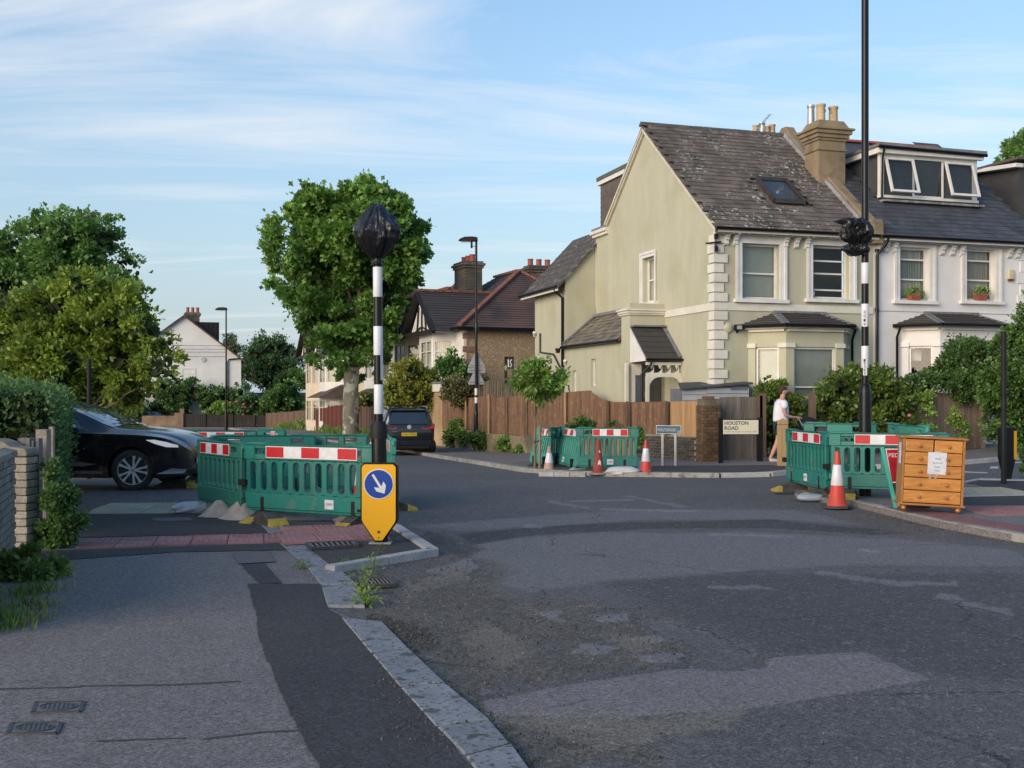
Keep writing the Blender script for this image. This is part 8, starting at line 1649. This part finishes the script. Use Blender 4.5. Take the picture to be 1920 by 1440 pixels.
# ================================================================== PLANTS
def leaf_cloud(name, spheres, n, size, m, parent=None, seed=1, aspect=.6, clump=.22, shell=.16, nclump=90, up=.35, squash=1.0, droop=0.0, jitter=1.0, fold=.25, keep=None, lobes=False, **tags):
    """leaves as small folded faces gathered in clumps around the crown's lobes"""
    r = np.random.default_rng(seed); S = np.array(spheres, float); w = S[:, 3]**2; w /= w.sum()
    kc = r.choice(len(S), nclump, p=w); d = r.normal(size=(nclump, 3)); d[:, 2] += up*.5; d /= np.linalg.norm(d, axis=1)[:, None]
    rad = S[kc, 3]*(1-shell*np.abs(r.normal(size=nclump))-.02); C_ = S[kc, :3]+d*rad[:, None]*np.array([1, 1, squash]); cr_ = clump*S[kc, 3]*r.uniform(.55, 1.35, nclump)
    sp_ = r.random(nclump) < .16; C_[sp_] += d[sp_]*(cr_[sp_]*.7)[:, None]; cr_[sp_] *= .45
    ci = r.choice(nclump, n, p=cr_**2/(cr_**2).sum()); e = r.normal(size=(n, 3)); e /= np.linalg.norm(e, axis=1)[:, None]; rr = r.random(n)**.45
    Pn = C_[ci]+e*(rr*cr_[ci])[:, None]*np.array([1, 1, .75])
    far = r.random(n) < .10; Pn[far] += r.normal(size=(far.sum(), 3))*cr_[ci][far][:, None]*.45
    if keep is not None: k = keep(Pn); Pn = Pn[k]; e = e[k]; ci = ci[k]
    n = len(Pn); o = e*.6+d[ci]*.7+r.normal(size=(n, 3))*.75*jitter; o[:, 2] += .15-droop; o /= np.linalg.norm(o, axis=1)[:, None]
    nn = r.normal(size=(n, 3))*.8+e*.6; nn[:, 2] += .8; sx_ = np.cross(o, nn); sx_ /= np.linalg.norm(sx_, axis=1)[:, None]+1e-9; nz_ = np.cross(sx_, o)
    L_ = size*r.uniform(.6, 1.3, n)[:, None]; Wd = L_*aspect*.5
    if lobes:   # five-point palmate leaf
        pts = [(0,0),(.45,-.55),(.62,-1.0),(.70,-.45),(1.05,0),(.70,.45),(.62,1.0),(.45,.55)]
    else: pts = [(0,0),(.35,-1),(.75,-.75),(1,0),(.75,.75),(.35,1)]
    k = len(pts); V = np.empty((n, k, 3))
    for i, (a, b) in enumerate(pts): V[:, i] = Pn+o*L_*a+sx_*Wd*b+nz_*(abs(b)*fold*Wd)
    V = V.reshape(-1, 3); me = bpy.data.meshes.new(name)
    me.vertices.add(n*k); me.vertices.foreach_set('co', V.ravel()); me.loops.add(n*k); me.loops.foreach_set('vertex_index', np.arange(n*k, dtype=np.int32)); me.polygons.add(n); me.polygons.foreach_set('loop_start', np.arange(0, n*k, k, dtype=np.int32)); me.polygons.foreach_set('loop_total', np.full(n, k, np.int32)); me.update(calc_edges=True)
    me.materials.append(m); ob = bpy.data.objects.new(name, me); COL.objects.link(ob)
    if parent is not None: ob.parent = parent
    for a, b in tags.items(): ob[a] = b
    return ob, C_
BARK = mat('bark', (.11,.085,.06), .95, (.06,.048,.036), 5, stretch=(2,2,.6), bump=.8); PBARK = mat('plane_bark', (.27,.25,.19), .9, (.16,.15,.11), 2.4, detail=5, bump=.5, blotch=((.50,.48,.40), 2.2, .53, .03), stretch=(1,1,.5))
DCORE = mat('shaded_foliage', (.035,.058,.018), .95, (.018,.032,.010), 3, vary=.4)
def core(spheres, k, parent, name='inner_foliage', seed=0):
    """larger shaded leaves filling the inside of a crown"""
    r = np.random.default_rng(seed+500); S = np.array(spheres, float); R3 = S[:, 3]**2; per = np.maximum(12, (150*R3/R3.max()).astype(int)); i = np.repeat(np.arange(len(S)), per); n = len(i)
    d = r.normal(size=(n, 3)); d /= np.linalg.norm(d, axis=1)[:, None]; P_ = S[i, :3]+d*(S[i, 3]*k*r.random(n)**.4)[:, None]
    o = r.normal(size=(n, 3)); o /= np.linalg.norm(o, axis=1)[:, None]; q = np.cross(o, r.normal(size=(n, 3))); q /= np.linalg.norm(q, axis=1)[:, None]; L_ = (S[i, 3]*r.uniform(.22, .42, n))[:, None]
    V = np.empty((n, 6, 3))
    for j, (a_, b_) in enumerate(((0,0),(.3,-.5),(.8,-.35),(1,0),(.75,.45),(.3,.4))): V[:, j] = P_+o*L_*(a_-.5)+q*L_*b_
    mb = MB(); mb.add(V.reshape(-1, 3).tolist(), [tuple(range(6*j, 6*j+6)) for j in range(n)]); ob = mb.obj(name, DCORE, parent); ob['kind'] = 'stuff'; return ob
def branches(parent, base, tips, r0, m, seed=1, name='branch', bend=.15):
    rd = random.Random(seed)
    for i, tp in enumerate(tips):
        b = Vector(base); t_ = Vector(tp); pts = []
        for k in range(7):
            q = k/6; p = b.lerp(t_, q); p += Vector((rd.uniform(-1,1), rd.uniform(-1,1), rd.uniform(-.5,1)))*bend*(t_-b).length*.12*math.sin(q*PI)*2; p.z += bend*(t_-b).length*.5*math.sin(q*PI)*.3; pts.append(p)
        mb = MB(); mb.tube(pts, [r0*(1-.85*k/6) for k in range(7)], 7); mb.obj(name, m, parent, smooth=True)
def trunk(parent, base, top, r0, r1, m, seed=1, n=14, sway=.05):
    rd = random.Random(seed); b = Vector(base); t_ = Vector(top); pts = []; rs = []
    for k in range(11): q = k/10; p = b.lerp(t_, q)+Vector((math.sin(q*4+seed), math.cos(q*3+seed), 0))*sway*q; pts.append(p); rs.append((r0*(1-q)+r1*q)*(1+.04*math.sin(k*2.3))*(1+.35*max(0, .12-q)/.12))
    mb = MB(); mb.tube(pts, rs, n); return mb.obj('trunk', m, parent, smooth=True)
def pxs(pts, D, dep=.6, seed=0):
    """crown lobes measured as (px, py, radius px) at about distance D"""
    r = random.Random(seed); out = []
    for px, py, rp in pts: R_ = rp*D/F; d = D+r.uniform(-dep, dep); out.append((X(px, d), d, Z(py, d), R_))
    return out
def plant(label, cat, name, D, px, spheres, n, size, m, seed=1, corek=.72, trunk_=None, ground=True, rootz=None, **kw):
    p = GD(px, D); t = thing(name, label, cat, p); sp = [(x-p.x, y-p.y, z-p.z, r) for x, y, z, r in spheres]
    ob, C_ = leaf_cloud('foliage', sp, n, size, m, t, seed, **kw)
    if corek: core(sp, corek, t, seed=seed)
    if trunk_: trunk(t, (0, 0, -.1), (trunk_[2] if len(trunk_) > 2 else 0, 0, trunk_[1]), trunk_[0], trunk_[0]*.7, BARK, seed)
    return t, sp
L_PLANE = leaf_mat('plane_leaves', (0.091,0.194,0.037), (0.254,0.406,0.091), (0.152,0.294,0.057)); L_MAG = leaf_mat('magnolia_leaves', (.12,.19,.028), (.34,.42,.070), (.21,.30,.045), trans=.4); L_DARK = leaf_mat('dark_leaves', (0.094,0.190,0.052), (0.239,0.381,0.101), (0.146,0.280,0.070)); L_FAR = leaf_mat('far_leaves', (0.065,0.140,0.056), (0.146,0.242,0.091)); L_HEDGE = leaf_mat('privet_leaves', (0.058,0.126,0.039), (0.172,0.280,0.080), (0.100,0.199,0.056)); L_LAUR = leaf_mat('laurel_leaves', (0.063,0.117,0.019), (0.227,0.292,0.073), (0.114,0.183,0.032), rough=.35, spec=.5); L_WEED = leaf_mat('weed_leaves', (0.101,0.184,0.040), (0.284,0.386,0.101), (0.184,0.284,0.060)); L_MID = leaf_mat('mid_leaves', (0.101,0.204,0.040), (0.284,0.406,0.091), (0.184,0.305,0.060)); L_IVY = leaf_mat('ivy_leaves', (0.048,0.114,0.028), (0.159,0.280,0.063)); L_DRY = leaf_mat('dry_grass', (0.326,0.284,0.143), (0.500,0.500,0.284)); L_OLIVE = leaf_mat('olive_leaves', (0.184,0.224,0.040), (0.406,0.406,0.082))
# plane tree
D = 57; base = GD(657, D, .08); pt = thing('plane_tree', 'big round headed plane tree with mottled pale trunk behind the banded pole', 'tree', base); rel = lambda s: [(x-base.x, y-base.y, z-base.z, r) for x, y, z, r in s]
PLS = pxs([(645,430,88),(560,440,62),(725,430,66),(600,395,50),(680,385,48),(745,455,52),(540,475,45),(590,520,62),(690,520,66),(750,500,40),(620,590,56),(690,600,52),(560,560,44),(640,650,42),(700,650,34),(735,560,36),(600,635,30),(650,695,30),(685,672,38),(610,668,28),(715,620,40),(565,600,34),(660,470,80),(530,520,34),(770,440,32),(575,395,36),(720,385,36)], D, 1.6, 4)
leaf_cloud('foliage', rel(PLS), 62000, .28, L_PLANE, pt, 21, aspect=.95, clump=.30, shell=.20, nclump=420, lobes=True, squash=.95, up=.2)
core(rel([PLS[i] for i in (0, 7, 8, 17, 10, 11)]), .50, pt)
tz = Z(700, D)-base.z; trunk(pt, (0,0,-.2), (.1,0,tz+.3), .43, .37, PBARK, 2, 18, .05)
branches(pt, (.1,0,tz), [(x*.7, y*.7, tz+(z-tz)*.75) for x, y, z, r in rel(PLS)[:12]], .20, BARK, 3)
# tall dark maple far left
D = 46; base = GD(110, D); mt_ = thing('maple_tree', 'large dark green round tree at far left behind the bright one', 'tree', base); rel = lambda s: [(x-base.x, y-base.y, z-base.z, r) for x, y, z, r in s]
MS = pxs([(120,460,68),(60,480,60),(180,460,55),(230,510,48),(-20,520,80),(110,540,90),(210,570,60),(30,580,90),(150,425,42),(90,430,40),(-60,470,80)], D, 1.3, 5)
leaf_cloud('foliage', rel(MS), 42000, .20, L_DARK, mt_, 22, aspect=.9, clump=.30, nclump=360, lobes=True, shell=.14); core(rel(MS), .62, mt_); trunk(mt_, (0,0,-.2), (0,0,5), .3, .22, BARK, 4)
# bright magnolia
D = 27; base = GD(150, D); mg = thing('magnolia_tree', 'bright yellow green broad leaved tree behind the black car', 'tree', base); rel = lambda s: [(x-base.x, y-base.y, z-base.z, r) for x, y, z, r in s]
MG = pxs([(130,600,78),(60,600,55),(210,600,66),(270,620,44),(300,690,42),(230,690,70),(100,690,85),(20,660,60),(150,540,42),(250,560,34),(310,650,26),(-30,620,60),(160,740,46),(60,740,50),(250,745,36),(325,715,20),(0,560,32),(190,530,24)], D, .9, 6)
leaf_cloud('foliage', rel(MG), 38000, .145, L_MAG, mg, 23, aspect=.46, clump=.27, shell=.22, nclump=460, up=.5, fold=.5); core(rel(MG), .55, mg); trunk(mg, (0,0,-.1), (0,0,1.6), .12, .1, BARK, 5); branches(mg, (0,0,1.0), [(x*.7, y*.7, z*.8) for x, y, z, r in rel(MG)[:8]], .07, BARK, 5)
# left clipped hedge, built as one long body with leaves
hg = thing('hedge', 'dark clipped privet hedge filling the left edge behind the posts', 'hedge', GD(60, 14)); b0 = hg.location
HS = []; rr_ = random.Random(3)
for k in range(18):
    d = 13.2+k*.40; pxr = 104+k*1.2; x = X(pxr, d)
    for z in (.30, .62, .94, 1.22, 1.50): HS.append((x-.30+rr_.uniform(-.04,.04)-b0.x, d-b0.y, z, .30))
    for xo in (.8, 1.25): HS.append((x-xo-b0.x, d-b0.y, 1.50+rr_.uniform(-.03,.03), .32))
    if k == 0:
        for xo in (.55, .85, 1.15, 1.45):
            for z in (.7, 1.1, 1.48): HS.append((x-xo-b0.x, d-b0.y+.05, z, .30))
leaf_cloud('foliage', HS, 52000, .055, L_HEDGE, hg, 24, aspect=.6, clump=.55, nclump=1500, shell=.1, up=.8); core(HS, .70, hg)
# rough shrub at the posts' foot and weeds along the wall
def bush(label, px, D, lobes, n, size, m, seed, cat='shrub', name='shrub', corek=.66, dep=.15, **kw): return plant(label, cat, name, D, px, pxs(lobes, D, dep, seed), n, size, m, seed, corek, **kw)
bush('dense low shrub spilling over the footway below the concrete post', 110, 12.3, [(112,935,28),(126,985,28),(98,1000,32),(70,1010,30),(96,885,20),(75,1060,32),(50,1040,26),(110,1040,26)], 15000, .050, L_HEDGE, 31, clump=.4, nclump=260)
bush('straggly green weeds at the foot of the left wall', 30, 10.2, [(60,1085,32),(25,1105,36),(5,1075,34),(85,1105,20),(40,1050,30),(100,1065,22),(30,1145,24),(60,1130,16),(5,1150,20)], 9000, .055, L_WEED, 32, 'weed', 'weeds', .55, clump=.4, nclump=90)
def grass(label, pts, n, h0, h1, m, seed, spread=.12, name='grass_tuft', lean=.5, cat='grass', w=.006):
    r = np.random.default_rng(seed); ps = np.array([tuple(p) for p in pts]); c = ps.mean(0); t = thing(name, label, cat, c)
    i = r.integers(0, len(ps), n); b = ps[i]-c; b[:, :2] += r.normal(size=(n, 2))*spread; h = r.uniform(h0, h1, n); a = r.uniform(0, 2*PI, n); ln = r.uniform(.1, lean, n)*h
    V = np.empty((n, 5, 3)); sx_, sy_ = -np.sin(a)*w, np.cos(a)*w; dx, dy = np.cos(a)*ln, np.sin(a)*ln
    V[:, 0] = b+np.stack([sx_, sy_, 0*h], 1); V[:, 1] = b-np.stack([sx_, sy_, 0*h], 1); V[:, 2] = b+np.stack([dx*.35-sx_*.8, dy*.35-sy_*.8, h*.6], 1); V[:, 3] = b+np.stack([dx, dy, h], 1); V[:, 4] = b+np.stack([dx*.35+sx_*.8, dy*.35+sy_*.8, h*.6], 1)
    me = bpy.data.meshes.new('blades'); me.from_pydata(V.reshape(-1, 3).tolist(), [], [(5*k, 5*k+1, 5*k+2, 5*k+3, 5*k+4) for k in range(n)]); me.materials.append(m); o = bpy.data.objects.new('blades', me); COL.objects.link(o); o.parent = t; o['kind'] = 'stuff'; return t
grass('dry tangled grass spilling on the footway at the far left', [G(x, y) for x, y in ((75,1140),(90,1110),(100,1085),(60,1165),(110,1070))], 700, .02, .10, L_DRY, 41, .07)
grass('fresh green grass tuft at left edge below the weeds', [G(x, y) for x, y in ((10,1180),(30,1165),(0,1160),(55,1140),(70,1110),(40,1120))], 500, .03, .12, L_WEED, 42, .09)
def stemmed(label, p, h, nst, leaf, m, seed, name='weed_plant', n=200, spread=.08):
    r = random.Random(seed); t = thing(name, label, 'weed', p); lp_ = []
    for k in range(nst):
        a = r.uniform(0, 2*PI); hh = h*r.uniform(.55, 1); e = Vector((math.cos(a)*spread*r.random()*2, math.sin(a)*spread*r.random()*2, hh)); mb = MB(); pts = [Vector((0,0,0)).lerp(e, q/4)+Vector((.01*math.sin(q*2+k), 0, 0)) for q in range(5)]; mb.tube(pts, [.004,.0035,.003,.002,.001], 5); mb.obj('stem', mat('green_stem', (.08,.13,.03), .7), t)
        for q in np.linspace(.15, 1, 7): c = Vector((0,0,0)).lerp(e, q); lp_.append((c.x, c.y, c.z, .045*(1.2-q*.6)))
    leaf_cloud('foliage', lp_, n, leaf, m, t, seed, aspect=.22, clump=.9, nclump=len(lp_)*2, droop=-.3); return t
stemmed('tall thin leaved weed growing from the gutter beside the yellow bollard', G(683, 1118), .32, 5, .045, L_WEED, 51, n=190); stemmed('tall single stemmed weed in front of the yellow bollard tip', G(697, 1072), .42, 2, .045, L_WEED, 52, n=70, spread=.05)
stemmed('low weed tuft in the gutter below the tall weed', G(687, 1136), .13, 6, .05, L_WEED, 53, n=150); stemmed('small weed between kerb stone and island kerb', G(642, 1066), .10, 5, .04, L_WEED, 54, n=130); stemmed('small flat weed clump on the left side of the kerb stones', G(575, 1068), .05, 5, .04, L_WEED, 55, n=120, spread=.12)
stemmed('leafy sprig sticking out of the low shrub over the footway', G(160, 985)+Vector((0,0,.1)), .14, 3, .05, L_MID, 56, n=60)
# growth along the fence and lamp column
for px, lo, n, lab, m in ((905, [(905,822,13),(888,826,12),(920,830,14),(900,838,12)], 3500, 'dark leafy growth round the base of the street lamp', L_IVY), (850, [(848,815,12),(842,826,11)], 1500, 'grassy weeds at the garage end of the wall', L_WEED), (870, [(866,818,13),(875,828,10)], 1500, 'leafy weeds left of the street lamp base', L_MID), (950, [(948,832,13),(940,840,9),(958,838,9)], 1500, 'green weeds between the street lamp and young tree', L_MID), (978, [(975,846,9),(966,850,7)], 900, 'pale grassy weeds left of the leaning barriers', L_WEED), (860, [(852,801,11),(857,793,8)], 900, 'small bush hanging before the brown fence', L_MID), (1150, [(1150,793,9),(1085,798,14),(1100,800,12),(1070,802,8)], 1500, 'creeper behind the top of the middle barriers', L_IVY), (1200, [(1197,814,9),(1200,826,7)], 700, 'small weed between the middle barrier and fence wall', L_MID)):
    dd_ = fpt(px).y-.45 if px < 1190 else 27.6
    bush(lab, px, dd_, lo, n, .085, m, px, 'weed', 'weeds', .55, clump=.45, nclump=60)
cr = bush('overhanging brown green creeper on the reed screen and fence', 870, fpt(870).y-.15, [(850,728,20),(875,735,24),(900,728,18),(860,750,14),(890,750,12),(840,740,12)], 6000, .10, leaf_mat('creeper_leaves', (0.101,0.112,0.040), (0.224,0.204,0.091)), 61, 'climber', 'creeper', .5, clump=.5, nclump=120, dep=.1)
# garden greenery behind the parked car and garage
bush('light green tree behind the parked car', 765, 48.6, [(765,720,36),(740,730,24),(795,715,24),(770,700,24),(745,700,18),(790,745,24),(750,755,24),(800,740,16)], 9000, .20, L_OLIVE, 62, 'tree', 'garden_tree', .6, trunk_=(.08, 1.2), clump=.35, nclump=150, dep=.5, aspect=.35)
bush('dark shrub showing above the garage roof', 850, 50.2, [(848,695,20),(830,690,12),(870,700,12),(846,672,9),(826,668,7),(848,658,6)], 3500, .17, L_DARK, 63, clump=.4, nclump=80, dep=.3)
bush('dark tree behind the red fence left of plane tree', 610, 86, [(615,745,26),(600,720,18),(640,750,22),(590,760,14),(625,770,20)], 5000, .22, L_FAR, 64, 'tree', 'garden_tree', .7, clump=.4, nclump=120, dep=.5)
ob_ = bush('rose bush with orange flowers right of the plane tree trunk', 690, 62, [(690,755,18),(700,770,16),(680,775,14)], 2600, .13, L_DARK, 65, clump=.45, nclump=60, dep=.3)[0]
fl_ = mat('orange_flower', (.62,.12,.05), .6); pk_ = mat('pink_flower', (.70,.20,.28), .6)
def flowers(parent, D, pts, r, m):
    for px, py in pts: p = P(px, py, D)-parent.location; mb = MB(); blob(mb, p, r, r, r*.8, 8); mb.obj('flower', m, parent, smooth=True)
flowers(ob_, 61.4, ((673,765),(684,757),(692,768),(697,769),(670,772),(686,741)), .09, fl_)
for px, D, lo, n, m, lab in ((310, 99, [(300,735,26),(330,745,26),(360,735,22),(390,745,22),(290,770,20),(340,770,20),(420,740,22),(450,745,22),(400,765,18)], 9000, L_HEDGE, 'long dark overgrown hedge under the white gabled house'), (415, 97, [(415,772,17),(428,772,13),(400,774,11)], 2500, L_MID, 'round clipped bright bush left of the far lamp column'), (545, 95, [(525,755,24),(540,735,24),(528,775,20),(505,770,18),(545,765,22)], 6500, L_IVY, 'large conical dark green shrub before the low roof'), (485, 96, [(470,760,20),(450,770,18),(490,775,16)], 3500, L_FAR, 'shrub with red flowers between clipped bush and conical shrub'), (555, 110, [(555,712,18),(530,718,14),(575,720,12)], 2500, L_MID, 'light green bush behind the low dark roof'),
   (510, 118, [(505,660,34),(480,670,32),(535,665,30),(500,700,40),(460,700,28),(545,700,30),(520,645,22),(490,640,18)], 12000, L_FAR, 'large dark tree between the white house and the tudor house'), (435, 140, [(432,640,16),(438,655,18),(430,670,18),(440,690,18)], 3500, leaf_mat('grey_green_leaves', (0.122,0.172,0.101), (0.244,0.305,0.172)), 'pale grey green poplar right of the white gabled house'), (250, 97, [(250,760,22),(230,765,20),(200,760,22)], 3000, L_FAR, 'shaded bush behind the distant blue hatchback')):
    t_, _ = bush(lab, px, D, lo, n, .26, m, px, 'tree' if 'tree' in lab or 'poplar' in lab else 'shrub', 'garden_tree' if 'tree' in lab or 'poplar' in lab else 'shrub', .7, clump=.36, nclump=140, dep=.8)
    if 'red flowers' in lab: flowers(t_, 94.5, ((432,755),(444,753),(457,758),(460,764),(456,778)), .12, fl_)
bush('bush of dark foliage below the far tudor porch', 600, 84, [(600,790,10),(575,790,12),(640,790,10),(670,795,10)], 1500, .2, L_MID, 73, clump=.4, nclump=40)
# young street tree with stake
D = 26.2; base = GD(1003, D, .08); yt = thing('young_tree', 'young staked street tree with thin trunk before the brown fence', 'tree', base); rel = lambda s: [(x-base.x, y-base.y, z-base.z, r) for x, y, z, r in s]
YS = pxs([(1005,715,30),(985,710,20),(1030,715,22),(1052,715,18),(965,705,14),(1000,690,17),(1012,680,12),(1055,702,12),(975,725,16),(1020,738,18),(945,680,7),(1040,730,14)], D, .25, 8)
leaf_cloud('foliage', rel(YS), 2900, .135, L_MID, yt, 71, aspect=.38, clump=.42, nclump=150, droop=.35, shell=.3)
trunk(yt, (0,0,-.05), (.02,0,1.45), .035, .022, mat('thin_bark', (.23,.16,.10), .9, (.16,.11,.07), 8), 3, 10, .02); branches(yt, (.02,0,1.15), [(x*.8, y*.8, z*.93) for x, y, z, r in rel(YS)[:8]], .014, MC['thin_bark'], 7)
sk_ = thing('tree_stake', 'round timber stake tied to the young street tree', 'stake', GD(1012, 26.1, .08)); mb = MB(); mb.tube([(0,0,-.1),(0,0,1.02)], .032, 10); mb.obj('shaft', mat('stake_wood', (.33,.22,.14), .9), sk_, smooth=True); mb = MB(); mb.bar((-.13,0,.62), (.03,-.02,.66), .02, .03); mb.obj('tie', BLACKM, sk_)
# right-hand gardens
bush('yellow flecked laurel bush behind the man and shed', 1455, 29.2, [(1440,745,20),(1462,730,16),(1480,760,22),(1430,735,14),(1470,790,24),(1445,790,20),(1490,790,18),(1440,825,20),(1440,720,10)], 5200, .125, L_LAUR, 81, clump=.42, nclump=150, aspect=.5, dep=.35)
bush('large rounded laurel hedge behind the tall column', 1610, 28.9, [(1570,740,40),(1620,745,48),(1660,755,44),(1600,715,30),(1640,720,34),(1560,780,36),(1680,790,34),(1610,790,44),(1545,770,26)], 12500, .125, L_LAUR, 82, clump=.34, nclump=300, aspect=.5, dep=.4)
IVS = [(1805,665,32),(1785,698,32),(1832,680,38),(1738,722,24),(1712,722,18),(1785,642,16),(1815,638,14),(1830,720,34),(1755,705,22),(1672,722,14),(1800,720,28),(1692,730,18)]
bush('overgrown climbing shrub spilling over the grey fence', 1780, 29.4, IVS, 21000, .080, L_HEDGE, 83, 'shrub', 'shrub', .75, clump=.35, nclump=420, dep=.35)
bush('tall ivy covered mass at the right edge behind slim post', 1890, 27.8, [(1880,660,30),(1915,640,36),(1880,720,38),(1925,720,45),(1870,780,34),(1910,790,40),(1860,740,24),(1865,815,22),(1925,610,25),(1905,820,24),(1945,560,24),(1930,580,18)], 20000, .085, L_IVY, 84, 'climber', 'ivy', .80, clump=.35, nclump=380, dep=.3)
cl = bush('climber trailing down the face of the grey fence with a pink rose', 1745, 28.7, [(1740,765,12),(1745,790,12),(1738,812,12),(1795,790,12),(1805,805,12),(1790,775,8),(1750,830,16),(1790,830,12),(1720,830,10),(1735,745,14)], 3000, .075, L_MID, 85, 'climber', 'climber', 0, clump=.5, nclump=80, dep=.1)[0]
flowers(cl, 28.4, ((1705,779),), .055, pk_)
plant('distant dark green tree showing above the right hand roof', 'tree', 'garden_tree', 60, 1905, pxs([(1905,285,20),(1885,300,14),(1925,270,26),(1900,305,16),(1930,310,30)], 60, 1, 9), 5500, .26, L_DARK, 86, .6, clump=.4, nclump=120, lobes=True)
bush('small bush tuft at right edge beside the island', 1922, 19.6, [(1921,850,9),(1923,880,9),(1922,865,8)], 600, .05, L_HEDGE, 87)
for k, px in enumerate((1715, 1839)):
    v = (v1, v2)[k]; wb_ = [o for o in bpy.data.objects if o.name.startswith('window_box')][k]
    leaf_cloud('foliage', [(-.18,0,.22,.10),(-.06,-.02,.26,.12),(.08,-.02,.26,.12),(.19,0,.22,.10)], 420, .055, L_MID, wb_, 90+k, clump=.6, nclump=30)
    r = random.Random(k); mb = MB()
    for _ in range(9): blob(mb, (r.uniform(-.24,.24), r.uniform(-.14,-.04), r.uniform(.22,.37)), .018, .018, .016, 6)
    mb.obj('blossom', pk_ if k == 0 else mat('white_flower', (.6,.5,.5), .7), wb_)
# leaf litter and crumbs along the kerb edges
grass('thin line of weeds along the kerb beyond the parked car', [GD(px, D_, .02) for px, D_ in ((835,38.5),(860,36.5),(880,35),(905,33.5),(930,31.5))], 420, .02, .07, L_WEED, 44, .2)
grass('low grass on the verge under the brown far fence', [GD(px, D_) for px, D_ in ((540,86),(555,84),(570,82),(620,72),(640,66),(670,60),(700,56))], 1400, .25, .7, L_WEED, 45, .5, w=.03)
